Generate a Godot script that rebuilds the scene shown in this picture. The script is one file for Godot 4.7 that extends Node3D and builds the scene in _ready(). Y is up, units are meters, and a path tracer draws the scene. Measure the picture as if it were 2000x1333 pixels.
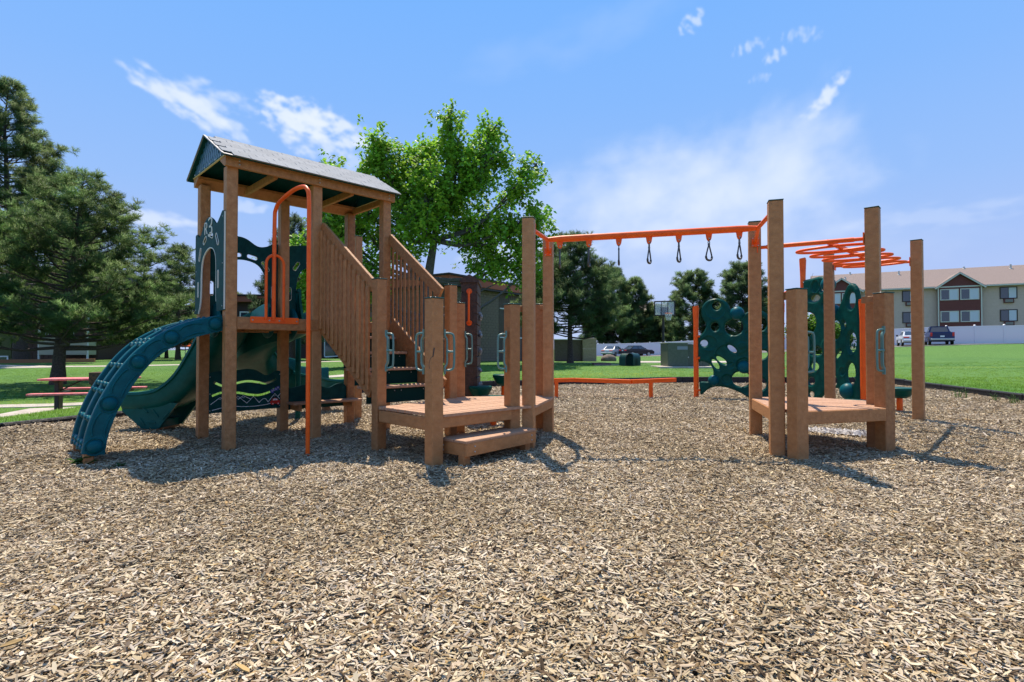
extends Node3D
# A playground on wood chips beside lawns, pines and apartment houses, under a high summer sun.

const YAW := 0.7817                       # the tower's front runs this way
const TOWER := Vector3(-3.437, 0.0, -6.6237)
var M := {}
var used := {}
var rng := RandomNumberGenerator.new()


# ---------------------------------------------------------------- mesh builder
class MB:
	var v := PackedVector3Array()
	var n := PackedVector3Array()
	var c := PackedColorArray()
	var colored := false
	var tint := Color.WHITE
	var xf := Transform3D.IDENTITY

	func tri3(a, b, d, na, nb, nd):
		a = xf * a; b = xf * b; d = xf * d
		na = xf.basis * na; nb = xf.basis * nb; nd = xf.basis * nd
		if (b - a).cross(d - a).dot(na + nb + nd) > 0.0:
			var t = b; b = d; d = t
			t = nb; nb = nd; nd = t
		v.append(a); v.append(b); v.append(d)
		n.append(na.normalized()); n.append(nb.normalized()); n.append(nd.normalized())
		if colored:
			c.append(tint); c.append(tint); c.append(tint)

	func tri(a, b, d, nn):
		tri3(a, b, d, nn, nn, nn)

	func quad(a, b, d, e, nn):
		tri3(a, b, d, nn, nn, nn); tri3(a, d, e, nn, nn, nn)

	func quad4(a, b, d, e, na, nb, nd, ne):
		tri3(a, b, d, na, nb, nd); tri3(a, d, e, na, nd, ne)

	# a box with chamfered edges
	func box(o: Vector3, size: Vector3, b := Basis.IDENTITY, bev := 0.005):
		var h = size * 0.5
		var e = minf(bev, minf(h.x, minf(h.y, h.z)) * 0.45)
		var ax = [b.x.normalized(), b.y.normalized(), b.z.normalized()]
		var hs = [h.x, h.y, h.z]
		for k in 3:
			var i = (k + 1) % 3
			var j = (k + 2) % 3
			for s in [-1.0, 1.0]:
				var p = o + ax[k] * hs[k] * s
				var a1 = ax[i] * (hs[i] - e)
				var a2 = ax[j] * (hs[j] - e)
				quad(p + a1 + a2, p - a1 + a2, p - a1 - a2, p + a1 - a2, ax[k] * s)
				if e > 0.0:
					for s2 in [-1.0, 1.0]:   # the edge between faces k and i
						var q1 = o + ax[k] * hs[k] * s + ax[i] * (hs[i] - e) * s2
						var q2 = o + ax[k] * (hs[k] - e) * s + ax[i] * hs[i] * s2
						quad(q1 + a2, q1 - a2, q2 - a2, q2 + a2, ax[k] * s + ax[i] * s2)
		if e > 0.0:
			for sx in [-1.0, 1.0]:
				for sy in [-1.0, 1.0]:
					for sz in [-1.0, 1.0]:
						var r = [sx, sy, sz]
						var q = []
						for k in 3:
							var p = o
							for m in 3:
								p += ax[m] * r[m] * (hs[m] - (0.0 if m == k else e))
							q.append(p)
						tri(q[0], q[1], q[2], ax[0] * sx + ax[1] * sy + ax[2] * sz)

	# a straight board from a to b: w across, h along up
	func beam(a: Vector3, b: Vector3, w: float, h: float, up := Vector3.UP, bev := 0.004):
		var z = (b - a).normalized()
		var x = up.cross(z).normalized()
		var y = z.cross(x)
		box((a + b) * 0.5, Vector3(w, h, a.distance_to(b)), Basis(x, y, z), bev)

	func tube(p: Array, r, seg := 10, caps := true):
		var m = p.size()
		var t0 = (p[1] - p[0]).normalized()
		var up = Vector3.UP if absf(t0.y) < 0.9 else Vector3.RIGHT
		var x = up.cross(t0).normalized()
		var rings = []
		var norms = []
		for i in m:
			var t = (p[mini(i + 1, m - 1)] - p[maxi(i - 1, 0)]).normalized()
			x = (x - t * x.dot(t)).normalized()
			var y = t.cross(x)
			var rr = r[i] if r is Array else r
			var ring = []
			var nm = []
			for k in seg:
				var a = TAU * k / seg
				var d = x * cos(a) + y * sin(a)
				nm.append(d); ring.append(p[i] + d * rr)
			rings.append(ring); norms.append(nm)
		for i in m - 1:
			for k in seg:
				var k2 = (k + 1) % seg
				quad4(rings[i][k], rings[i][k2], rings[i + 1][k2], rings[i + 1][k], norms[i][k], norms[i][k2], norms[i + 1][k2], norms[i + 1][k])
		if caps:
			for i in [0, m - 1]:
				var t = (p[1] - p[0]).normalized() * -1.0 if i == 0 else (p[m - 1] - p[m - 2]).normalized()
				for k in seg:
					tri(p[i], rings[i][k], rings[i][(k + 1) % seg], t)

	# profile: points (radius, height) turned about the y axis of t
	func lathe(profile: Array, t := Transform3D.IDENTITY, seg := 20, smooth := false):
		for i in profile.size() - 1:
			var p = profile[i]
			var q = profile[i + 1]
			var d = (q - p)
			if d.length() < 1e-6:
				continue
			var nn = Vector2(d.y, -d.x).normalized()
			var n0 = nn
			var n1 = nn
			if smooth:
				if i > 0:
					var e = (p - profile[i - 1])
					n0 = (nn + Vector2(e.y, -e.x).normalized()).normalized()
				if i < profile.size() - 2:
					var e = (profile[i + 2] - q)
					n1 = (nn + Vector2(e.y, -e.x).normalized()).normalized()
			for k in seg:
				var a = TAU * k / seg
				var b = TAU * (k + 1) / seg
				var ca = Vector3(cos(a), 0, sin(a))
				var cb = Vector3(cos(b), 0, sin(b))
				var f = func(w, pt): return t * (w * pt.x + Vector3(0, pt.y, 0))
				var g = func(w, pt): return t.basis * (w * pt.x + Vector3(0, pt.y, 0))
				var A = f.call(ca, p); var B = f.call(cb, p); var C = f.call(cb, q); var D = f.call(ca, q)
				if p.x > 1e-6:
					tri3(A, B, C, g.call(ca, n0), g.call(cb, n0), g.call(cb, n1))
				if q.x > 1e-6:
					tri3(A, C, D, g.call(ca, n0), g.call(cb, n1), g.call(ca, n1))

	func ball(o: Vector3, r: Vector3, seg := 18, rings := 10, b := Basis.IDENTITY):
		for i in rings:
			for k in seg:
				var q = []
				var m = []
				for ij in [[i, k], [i, k + 1], [i + 1, k + 1], [i + 1, k]]:
					var th = PI * ij[0] / rings
					var ph = TAU * ij[1] / seg
					var d = Vector3(sin(th) * cos(ph), cos(th), sin(th) * sin(ph))
					q.append(o + b * (d * r)); m.append(b * (d / r))
				if i > 0:
					tri3(q[0], q[1], q[2], m[0], m[1], m[2])
				if i < rings - 1:
					tri3(q[0], q[2], q[3], m[0], m[2], m[3])

	# a polygon in the x-y plane of t, pushed out along its z from z0 to z1
	func prism(poly: PackedVector2Array, z0: float, z1: float, t := Transform3D.IDENTITY, holes := []):
		var idx
		var pts = poly.duplicate()
		if holes.is_empty():
			idx = Geometry2D.triangulate_polygon(poly)
		else:
			for hl in holes:
				pts.append_array(hl)
			var d = Geometry2D.triangulate_delaunay(pts)
			idx = []
			for i in range(0, d.size(), 3):
				var g = (pts[d[i]] + pts[d[i + 1]] + pts[d[i + 2]]) / 3.0
				if not Geometry2D.is_point_in_polygon(g, poly):
					continue
				var out = false
				for hl in holes:
					if Geometry2D.is_point_in_polygon(g, hl):
						out = true
				if not out:
					idx.append_array([d[i], d[i + 1], d[i + 2]])
		for i in range(0, idx.size(), 3):
			for s in [0, 1]:
				var z = z1 if s else z0
				var q = []
				for k in 3:
					q.append(t * Vector3(pts[idx[i + k]].x, pts[idx[i + k]].y, z))
				tri(q[0], q[1], q[2], t.basis.z * (1.0 if s else -1.0) * signf(z1 - z0))
		for ring in [poly] + holes:
			var inner = ring != poly
			var cw = Geometry2D.is_polygon_clockwise(ring)
			for i in ring.size():
				var a = ring[i]
				var b = ring[(i + 1) % ring.size()]
				var e = b - a
				var nn = Vector2(e.y, -e.x) * (-1.0 if cw else 1.0) * (-1.0 if inner else 1.0)
				var n3 = t.basis * Vector3(nn.x, nn.y, 0)
				if e.length() > 1e-7:
					quad(t * Vector3(a.x, a.y, z0), t * Vector3(b.x, b.y, z0), t * Vector3(b.x, b.y, z1), t * Vector3(a.x, a.y, z1), n3.normalized())

	# a closed profile (x: along side[i], y: along up[i]) carried along a path
	func sweep(prof: PackedVector2Array, path: Array, side: Array, up: Array, caps := true, smooth := true):
		var m = prof.size()
		var cw = Geometry2D.is_polygon_clockwise(prof)
		var en = []
		for k in m:
			var e = prof[(k + 1) % m] - prof[k]
			en.append((Vector2(e.y, -e.x) * (-1.0 if cw else 1.0)).normalized())
		for i in path.size() - 1:
			for k in m:
				var k2 = (k + 1) % m
				var nk = en[k]
				var nk2 = en[k]
				if smooth:
					var a = en[(k + m - 1) % m]
					if a.dot(en[k]) > 0.6:
						nk = (a + en[k]).normalized()
					a = en[k2]
					if a.dot(en[k]) > 0.6:
						nk2 = (a + en[k]).normalized()
				var f = func(j, w): return path[j] + side[j] * prof[w].x + up[j] * prof[w].y
				var g = func(j, w): return side[j] * w.x + up[j] * w.y
				quad4(f.call(i, k), f.call(i, k2), f.call(i + 1, k2), f.call(i + 1, k), g.call(i, nk), g.call(i, nk2), g.call(i + 1, nk2), g.call(i + 1, nk))
		if caps:
			var idx = Geometry2D.triangulate_polygon(prof)
			for j in [0, path.size() - 1]:
				var nn = side[j].cross(up[j])
				var dir = (path[1] - path[0]) if j == 0 else (path[j - 1] - path[j])
				if nn.dot(dir) > 0.0:
					nn = -nn
				for i in range(0, idx.size(), 3):
					var q = []
					for k in 3:
						q.append(path[j] + side[j] * prof[idx[i + k]].x + up[j] * prof[idx[i + k]].y)
					tri(q[0], q[1], q[2], nn)

	func mesh() -> ArrayMesh:
		var a = []
		a.resize(Mesh.ARRAY_MAX)
		a[Mesh.ARRAY_VERTEX] = v
		a[Mesh.ARRAY_NORMAL] = n
		if colored:
			a[Mesh.ARRAY_COLOR] = c
		var m := ArrayMesh.new()
		m.add_surface_from_arrays(Mesh.PRIMITIVE_TRIANGLES, a)
		return m


# ---------------------------------------------------------------- naming
func numbered(called: String) -> String:
	var k = used.get(called, 0)
	used[called] = k + 1
	return called if k == 0 else "%s_%03d" % [called, k]


func child_name(parent: Node, called: String) -> String:
	var key = str(parent.get_instance_id()) + called
	var k = used.get(key, 0)
	used[key] = k + 1
	return called if k == 0 else "%s_%03d" % [called, k]


func tag(o: Node, label := "", category := "", group := "", kind := ""):
	for kv in [["label", label], ["category", category], ["group", group], ["kind", kind]]:
		if kv[1] != "":
			o.set_meta(kv[0], kv[1])
	return o


func thing(called: String, label: String, category: String, at := Vector3.ZERO, turn := 0.0, group := "") -> Node3D:
	var o := Node3D.new()
	o.name = numbered(called)
	add_child(o)
	o.position = at
	o.rotation.y = turn
	return tag(o, label, category, group)


func part(called: String, b: MB, m: Material, parent: Node, label := "") -> MeshInstance3D:
	var o := MeshInstance3D.new()
	o.name = child_name(parent, called) if parent != self else numbered(called)
	o.mesh = b.mesh()
	o.material_override = m
	parent.add_child(o)
	if label != "":
		o.set_meta("label", label)
	if called in ["bolts", "screws", "mountain_lines", "gear_cloud", "gear_lines"]:      # too small to pick apart
		o.set_meta("kind", "stuff")
	return o


func again(called: String, mesh: Mesh, m: Material, parent: Node, t: Transform3D) -> MeshInstance3D:
	var o := MeshInstance3D.new()
	o.name = child_name(parent, called) if parent != self else numbered(called)
	o.mesh = mesh
	o.material_override = m
	o.transform = t
	parent.add_child(o)
	return o


func many(called: String, mesh: Mesh, m: Material, parent: Node, ts: Array, cols: Array) -> MultiMeshInstance3D:
	var mm := MultiMesh.new()
	mm.transform_format = MultiMesh.TRANSFORM_3D
	mm.use_colors = true
	mm.mesh = mesh
	mm.instance_count = ts.size()
	var buf := PackedFloat32Array()
	buf.resize(ts.size() * 16)
	for i in ts.size():
		var t: Transform3D = ts[i]
		var k: Color = cols[i]
		var o := i * 16
		buf[o] = t.basis.x.x; buf[o + 1] = t.basis.y.x; buf[o + 2] = t.basis.z.x; buf[o + 3] = t.origin.x
		buf[o + 4] = t.basis.x.y; buf[o + 5] = t.basis.y.y; buf[o + 6] = t.basis.z.y; buf[o + 7] = t.origin.y
		buf[o + 8] = t.basis.x.z; buf[o + 9] = t.basis.y.z; buf[o + 10] = t.basis.z.z; buf[o + 11] = t.origin.z
		buf[o + 12] = k.r; buf[o + 13] = k.g; buf[o + 14] = k.b; buf[o + 15] = 1.0
	mm.buffer = buf
	var o := MultiMeshInstance3D.new()
	o.name = child_name(parent, called) if parent != self else numbered(called)
	o.multimesh = mm
	o.material_override = m
	parent.add_child(o)
	o.set_meta("kind", "stuff")
	return o


func mb(off := Vector3.ZERO) -> MB:
	var b := MB.new()
	b.xf = Transform3D(Basis.IDENTITY, -off)
	return b


# ---------------------------------------------------------------- small geometry helpers
func P(x: float, z: float, h := 0.0) -> Vector3:      # metres right of, ahead of, and above the spot below the camera
	return Vector3(x, h, -z)


func TL(s: float, t: float, h := 0.0) -> Vector3:     # in the tower's own axes: along its front, back from it, up
	return Vector3(s, h, -t)


func TW(s: float, t: float, h := 0.0) -> Vector3:     # the same, in the world
	return TOWER + Basis(Vector3.UP, YAW) * TL(s, t, h)


func spline(p: Array, per := 8) -> Array:
	var out = []
	for i in p.size() - 1:
		var a = p[maxi(i - 1, 0)]
		var b = p[i]
		var c = p[i + 1]
		var d = p[mini(i + 2, p.size() - 1)]
		for k in per:
			out.append(b.cubic_interpolate(c, a, d, float(k) / per))
	out.append(p[p.size() - 1])
	return out


func spline2(p: Array, per := 8) -> PackedVector2Array:
	return PackedVector2Array(spline(p, per))


func circle2(o: Vector2, r: float, seg := 24, ry := -1.0, rot := 0.0) -> PackedVector2Array:
	var out := PackedVector2Array()
	for k in seg:
		var a = TAU * k / seg
		out.append(o + Vector2(cos(a) * r, sin(a) * (r if ry < 0.0 else ry)).rotated(rot))
	return out


func slot2(a: Vector2, b: Vector2, r: float) -> PackedVector2Array:
	var out := PackedVector2Array()
	var d = (b - a).angle()
	for k in 9:
		out.append(b + Vector2.from_angle(d - PI / 2 + PI * k / 8.0) * r)
	var m = int(a.distance_to(b) / 0.03)
	for k in range(1, m):
		out.append(b.lerp(a, float(k) / m) + Vector2.from_angle(d + PI / 2) * r)
	for k in 9:
		out.append(a + Vector2.from_angle(d + PI / 2 + PI * k / 8.0) * r)
	for k in range(1, m):
		out.append(a.lerp(b, float(k) / m) + Vector2.from_angle(d - PI / 2) * r)
	return out


func ribbon2(p: Array, r: float) -> PackedVector2Array:      # a line of even width as a polygon
	var out := PackedVector2Array()
	var back := []
	for i in p.size():
		var t = (p[mini(i + 1, p.size() - 1)] - p[maxi(i - 1, 0)]).normalized()
		var nn = Vector2(-t.y, t.x) * r
		out.append(p[i] + nn); back.append(p[i] - nn)
	back.reverse()
	out.append_array(PackedVector2Array(back))
	return out


func fine2(p: PackedVector2Array, step := 0.03) -> PackedVector2Array:   # the same outline with points no farther apart than step
	var out := PackedVector2Array()
	for i in p.size():
		var a = p[i]
		var b = p[(i + 1) % p.size()]
		var m = maxi(1, int(ceil(a.distance_to(b) / step)))
		for k in m:
			out.append(a.lerp(b, float(k) / m))
	return out


# ---------------------------------------------------------------- textures and materials
func noise_image(size: int, freq: float, seed_: int, oct := 4, type := FastNoiseLite.TYPE_SIMPLEX_SMOOTH) -> Image:
	var f := FastNoiseLite.new()
	f.seed = seed_
	f.frequency = freq
	f.noise_type = type
	f.fractal_octaves = oct
	f.fractal_type = FastNoiseLite.FRACTAL_FBM
	return f.get_seamless_image(size, size)


# two noises through a ramp of sRGB colours
func ramp_texture(size: int, f1: float, f2: float, share: float, cols: Array, seed_: int) -> ImageTexture:
	var a := noise_image(size, f1, seed_)
	var b := noise_image(size, f2, seed_ + 7, 2)
	a.convert(Image.FORMAT_L8); b.convert(Image.FORMAT_L8)
	var da := a.get_data()
	var db := b.get_data()
	var out := PackedByteArray()
	out.resize(size * size * 3)
	var lut := []
	for k in 256:
		var x = k / 255.0 * (cols.size() - 1)
		var i = mini(int(x), cols.size() - 2)
		lut.append(cols[i].lerp(cols[i + 1], x - i))
	for i in size * size:
		var w = clampi(int((da[i] * (1.0 - share) + db[i] * share - 128.0) * 1.5 + 128.0), 0, 255)
		var k: Color = lut[w]
		out[i * 3] = k.r8; out[i * 3 + 1] = k.g8; out[i * 3 + 2] = k.b8
	return ImageTexture.create_from_image(Image.create_from_data(size, size, false, Image.FORMAT_RGB8, out))


func bump_texture(size: int, freq: float, seed_: int, strength := 4.0, oct := 4) -> ImageTexture:
	var a := noise_image(size, freq, seed_, oct)
	a.convert(Image.FORMAT_RGBA8)
	a.bump_map_to_normal_map(strength)
	return ImageTexture.create_from_image(a)


func lin(r: float, g: float, b: float) -> Color:      # a real-world base colour as the sRGB that materials take
	return Color(r, g, b).linear_to_srgb()


func plain(col: Color, rough := 0.6, spec := 0.5, metal := 0.0) -> StandardMaterial3D:
	var m := StandardMaterial3D.new()
	m.albedo_color = col
	m.roughness = rough
	m.metallic_specular = spec
	m.metallic = metal
	return m


func textured(tex: Texture2D, scale: float, rough := 0.7, nrm: Texture2D = null, depth := 0.5, world := false) -> StandardMaterial3D:
	var m := StandardMaterial3D.new()
	m.albedo_texture = tex
	m.roughness = rough
	m.uv1_triplanar = true
	m.uv1_world_triplanar = world
	m.uv1_scale = Vector3.ONE * scale
	if nrm:
		m.normal_enabled = true
		m.normal_texture = nrm
		m.normal_scale = depth
	return m


func materials():
	var grain := bump_texture(256, 0.05, 3, 5.0)
	var cedar := [lin(0.29, 0.118, 0.036), lin(0.385, 0.165, 0.054), lin(0.43, 0.192, 0.066), lin(0.52, 0.255, 0.1)]
	M.cedar = textured(ramp_texture(512, 0.012, 0.11, 0.45, cedar, 11), 1.6, 0.62, grain, 0.35)
	M.cedar2 = textured(ramp_texture(512, 0.015, 0.14, 0.4, [lin(0.25, 0.096, 0.029), lin(0.33, 0.136, 0.043), lin(0.375, 0.162, 0.054), lin(0.45, 0.21, 0.078)], 21), 1.6, 0.62, grain, 0.35)
	M.cedar3 = textured(ramp_texture(512, 0.011, 0.12, 0.5, [lin(0.31, 0.134, 0.045), lin(0.40, 0.182, 0.066), lin(0.44, 0.21, 0.08), lin(0.53, 0.275, 0.115)], 25), 1.5, 0.62, grain, 0.35)
	M.deckplank = textured(ramp_texture(512, 0.02, 0.16, 0.4, [lin(0.31, 0.16, 0.088), lin(0.39, 0.215, 0.125), lin(0.435, 0.25, 0.15), lin(0.5, 0.30, 0.19)], 31), 1.8, 0.7, grain, 0.4)
	M.chocolate = textured(ramp_texture(256, 0.02, 0.1, 0.4, [lin(0.035, 0.018, 0.012), lin(0.06, 0.031, 0.02), lin(0.085, 0.047, 0.032)], 41), 1.5, 0.7, grain, 0.3)
	var teal := [lin(0.0, 0.046, 0.036), lin(0.0, 0.064, 0.05), lin(0.003, 0.082, 0.064)]
	M.teal = textured(ramp_texture(256, 0.02, 0.12, 0.3, teal, 51), 1.2, 0.42, bump_texture(256, 0.12, 5, 2.0), 0.25)
	M.tealboard = textured(ramp_texture(256, 0.02, 0.12, 0.3, [lin(0.0, 0.036, 0.034), lin(0.001, 0.05, 0.048), lin(0.004, 0.066, 0.063)], 52), 1.2, 0.6, bump_texture(256, 0.15, 6, 2.0), 0.2)
	M.blueteal = textured(ramp_texture(256, 0.02, 0.12, 0.3, [lin(0.0, 0.062, 0.076), lin(0.0, 0.084, 0.102), lin(0.003, 0.105, 0.126)], 53), 1.2, 0.42, bump_texture(256, 0.12, 5, 2.0), 0.25)
	M.slide = textured(ramp_texture(256, 0.02, 0.12, 0.3, [lin(0.0, 0.062, 0.054), lin(0.002, 0.085, 0.074), lin(0.008, 0.105, 0.093)], 54), 1.2, 0.36, bump_texture(256, 0.1, 5, 2.0), 0.2)
	M.tealboard.metallic_specular = 0.28
	for k in ["teal", "blueteal", "slide"]:
		M[k].metallic_specular = 0.26
	M.gable = plain(lin(0.006, 0.075, 0.105), 0.35, 0.5)
	M.riser = plain(lin(0.001, 0.026, 0.021), 0.7, 0.25)
	M.cap = plain(lin(0.003, 0.075, 0.08), 0.5, 0.4)
	M.capedge = plain(lin(0.62, 0.62, 0.55), 0.6)
	M.cream = plain(lin(0.62, 0.52, 0.26), 0.6)
	M.orange = textured(ramp_texture(256, 0.015, 0.1, 0.3, [lin(0.78, 0.085, 0.004), lin(0.9, 0.115, 0.007), lin(0.94, 0.14, 0.012)], 61), 1.0, 0.4, bump_texture(256, 0.08, 5, 1.0), 0.15)
	M.orange.metallic_specular = 0.4
	M.red = plain(lin(0.6, 0.02, 0.01), 0.4)
	M.handle = plain(lin(0.10, 0.21, 0.19), 0.35, 0.5)
	M.steel = plain(lin(0.45, 0.45, 0.45), 0.35, 0.5, 0.9)
	M.bolt = plain(lin(0.42, 0.43, 0.42), 0.4, 0.5, 0.8)
	M.white = plain(lin(0.78, 0.79, 0.8), 0.5)
	M.black = plain(lin(0.012, 0.012, 0.014), 0.5)
	M.rubber = plain(lin(0.045, 0.047, 0.05), 0.4)
	M.chain = plain(lin(0.1, 0.105, 0.11), 0.35, 0.5, 0.7)
	M.border = textured(ramp_texture(256, 0.02, 0.12, 0.4, [lin(0.010, 0.010, 0.012), lin(0.018, 0.018, 0.021), lin(0.032, 0.032, 0.037)], 71), 1.5, 0.55, grain, 0.4)
	M.border.metallic_specular = 0.35
	M.glass = plain(lin(0.03, 0.045, 0.07), 0.06, 0.9)
	M.curtain = plain(lin(0.5, 0.54, 0.62), 0.35, 0.6)
	M.concrete = textured(ramp_texture(256, 0.02, 0.15, 0.4, [lin(0.33, 0.29, 0.25), lin(0.42, 0.37, 0.32), lin(0.5, 0.45, 0.39)], 81), 0.5, 0.9, grain, 0.4, true)
	M.asphalt = textured(ramp_texture(256, 0.03, 0.2, 0.5, [lin(0.09, 0.09, 0.095), lin(0.13, 0.13, 0.13), lin(0.17, 0.165, 0.16)], 82), 0.5, 0.9, grain, 0.4, true)
	M.bark = textured(ramp_texture(256, 0.03, 0.09, 0.5, [lin(0.03, 0.022, 0.018), lin(0.075, 0.055, 0.045), lin(0.15, 0.115, 0.095)], 83), 1.4, 0.95, bump_texture(256, 0.05, 8, 14.0), 1.0)
	M.greybark = textured(ramp_texture(256, 0.03, 0.09, 0.5, [lin(0.05, 0.045, 0.04), lin(0.11, 0.10, 0.09), lin(0.19, 0.175, 0.155)], 84), 1.2, 0.95, bump_texture(256, 0.05, 8, 12.0), 1.0)
	M.needle = plain(Color.WHITE, 0.65, 0.4)
	M.needle.vertex_color_use_as_albedo = true
	M.needle.backlight_enabled = true
	M.needle.backlight = Color(0.85, 0.85, 0.85)
	M.leaf = plain(Color.WHITE, 0.5, 0.45)
	M.leaf.vertex_color_use_as_albedo = true
	M.leaf.backlight_enabled = true
	M.leaf.backlight = Color(0.95, 0.95, 0.95)
	M.chip = plain(Color.WHITE, 0.85, 0.35)
	M.chip.vertex_color_use_as_albedo = true


# ---------------------------------------------------------------- sky, sun, camera
func sky_image() -> ImageTexture:
	var w := 3072
	var h := 1536
	var img := Image.create(w, h, false, Image.FORMAT_RGBF)
	var stops := [[-90.0, Color(0.20, 0.21, 0.19)], [-1.0, Color(0.38, 0.42, 0.46)], [0.0, Color(0.52, 0.62, 0.88)], [7.0, Color(0.42, 0.555, 0.90)], [15.0, Color(0.31, 0.515, 0.93)], [24.0, Color(0.235, 0.475, 0.95)], [33.0, Color(0.19, 0.45, 0.96)], [60.0, Color(0.18, 0.41, 0.88)], [90.0, Color(0.16, 0.36, 0.80)]]
	var rows := []
	for y in h:
		var el = 90.0 - (y + 0.5) / h * 180.0
		var k = 0
		while k < stops.size() - 2 and el > stops[k + 1][0]:
			k += 1
		var c: Color = stops[k][1].lerp(stops[k + 1][1], clampf((el - stops[k][0]) / (stops[k + 1][0] - stops[k][0]), 0, 1))
		rows.append(c)
		img.fill_rect(Rect2i(0, y, w, 1), c)
	var f := FastNoiseLite.new()
	f.seed = 5
	f.frequency = 0.22
	f.fractal_octaves = 5
	f.noise_type = FastNoiseLite.TYPE_SIMPLEX_SMOOTH
	# azimuth, height, half length, half width (degrees), turn, softness, most, stretch, noise
	var clouds := [
		[-31.0, 21.3, 5.2, 1.35, -24.0, 0.9, 0.8, 2.4, 1.0], [-29.0, 22.1, 3.6, 1.4, -8.0, 1.0, 0.5, 2.0, 1.1], [-27.4, 19.9, 2.2, 0.9, -28.0, 0.9, 0.5, 1.5, 1.1],
		[-21.4, 21.7, 4.4, 2.0, -8.0, 0.9, 0.9, 1.5, 1.05], [-17.9, 21.0, 4.4, 1.5, -12.0, 0.9, 0.8, 1.7, 1.1], [-20.4, 19.6, 3.8, 1.4, -18.0, 1.0, 0.6, 1.5, 1.1], [-16.4, 18.4, 2.8, 1.0, 0.0, 1.0, 0.4, 1.3, 1.2],
		[21.0, 14.8, 15.5, 8.2, 4.0, 1.25, 0.82, 1.3, 0.42], [11.0, 15.0, 13.0, 6.5, 6.0, 1.3, 0.55, 1.6, 0.5], [26.5, 17.5, 8.0, 6.0, 50.0, 1.25, 0.55, 1.4, 0.5], [20.0, 9.0, 22.0, 5.0, 0.0, 1.4, 0.4, 2.0, 0.5],
		[30.3, 22.2, 2.3, 0.75, 48.0, 1.15, 0.8, 0.9, 1.2], [29.0, 21.0, 1.6, 0.6, 40.0, 1.15, 0.4, 0.8, 1.3], [18.4, 29.9, 1.3, 0.8, 45.0, 1.15, 0.55, 0.5, 1.5], [23.8, 27.2, 1.6, 0.6, 8.0, 1.15, 0.45, 0.6, 1.5], [26.0, 26.1, 1.1, 0.6, 20.0, 1.15, 0.55, 0.5, 1.5], [28.2, 27.2, 1.6, 0.7, -10.0, 1.15, 0.35, 0.6, 1.5], [24.6, 24.6, 1.0, 0.5, 0.0, 1.15, 0.3, 0.6, 1.5],
		[-33.4, 11.4, 4.4, 0.9, -6.0, 0.7, 0.65, 3.0, 0.7], [-26.0, 13.4, 2.0, 0.7, 0.0, 0.7, 0.4, 1.5, 0.8], [2.0, 10.0, 9.0, 2.2, 0.0, 0.9, 0.35, 2.5, 0.9], [38.0, 11.0, 7.0, 1.2, 2.0, 0.9, 0.2, 3.0, 0.9], [8.0, 30.0, 14.0, 2.5, 12.0, 1.5, 0.12, 2.0, 0.8],
	]
	var r := RandomNumberGenerator.new()
	r.seed = 12
	for k in 16:   # the rest of the sky carries the same kinds of cloud
		var big = k % 3 == 0
		clouds.append([r.randf_range(60, 300), r.randf_range(8, 40), r.randf_range(10, 16) if big else r.randf_range(4, 8), r.randf_range(5, 8) if big else r.randf_range(1.5, 3), r.randf_range(-30, 30), 1.4 if big else 0.6, 0.6 if big else 0.9, r.randf_range(1.3, 3), 0.5 if big else 0.8])
	for cl in clouds:
		var reach = maxf(cl[2], cl[3]) * 1.25
		var ce = maxf(0.3, cos(deg_to_rad(cl[1])))
		var y0 = int((90.0 - cl[1] - reach) / 180.0 * h)
		var y1 = int((90.0 - cl[1] + reach) / 180.0 * h)
		var x0 = int((cl[0] - reach / ce) / 360.0 * w)
		var x1 = int((cl[0] + reach / ce) / 360.0 * w)
		var ct = cos(deg_to_rad(cl[4]))
		var sn = sin(deg_to_rad(cl[4]))
		var st = 1 if cl[5] < 1.2 else 2
		for y in range(maxi(y0, 0), mini(y1, h / 2), st):
			var el = 90.0 - (y + 0.5) / h * 180.0
			for x in range(x0, x1, st):
				var dx = ((x + 0.5) / w * 360.0 - cl[0]) * ce
				var dy = el - cl[1]
				var u = (dx * ct + dy * sn)
				var v = (-dx * sn + dy * ct)
				var q = 1.0 - (u * u / (cl[2] * cl[2]) + v * v / (cl[3] * cl[3]))
				if q <= -0.45:
					continue
				var fr = 4.0 if st == 1 else 1.1
				var nz = f.get_noise_3d(u / cl[7] * fr + cl[0], v * fr, cl[1] * 7.0)
				var a = smoothstep(0.0, cl[5], q * 0.75 + nz * cl[8]) * cl[6] * smoothstep(-0.45, 0.3, q)
				if a > 0.004:
					var px = posmod(x, w)
					for yy in st:
						for xx in st:
							var p2 = posmod(px + xx, w)
							var o := img.get_pixel(p2, y + yy)
							img.set_pixel(p2, y + yy, o.lerp(Color(0.80, 0.88, 1.04), a))
	return ImageTexture.create_from_image(img)


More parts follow.
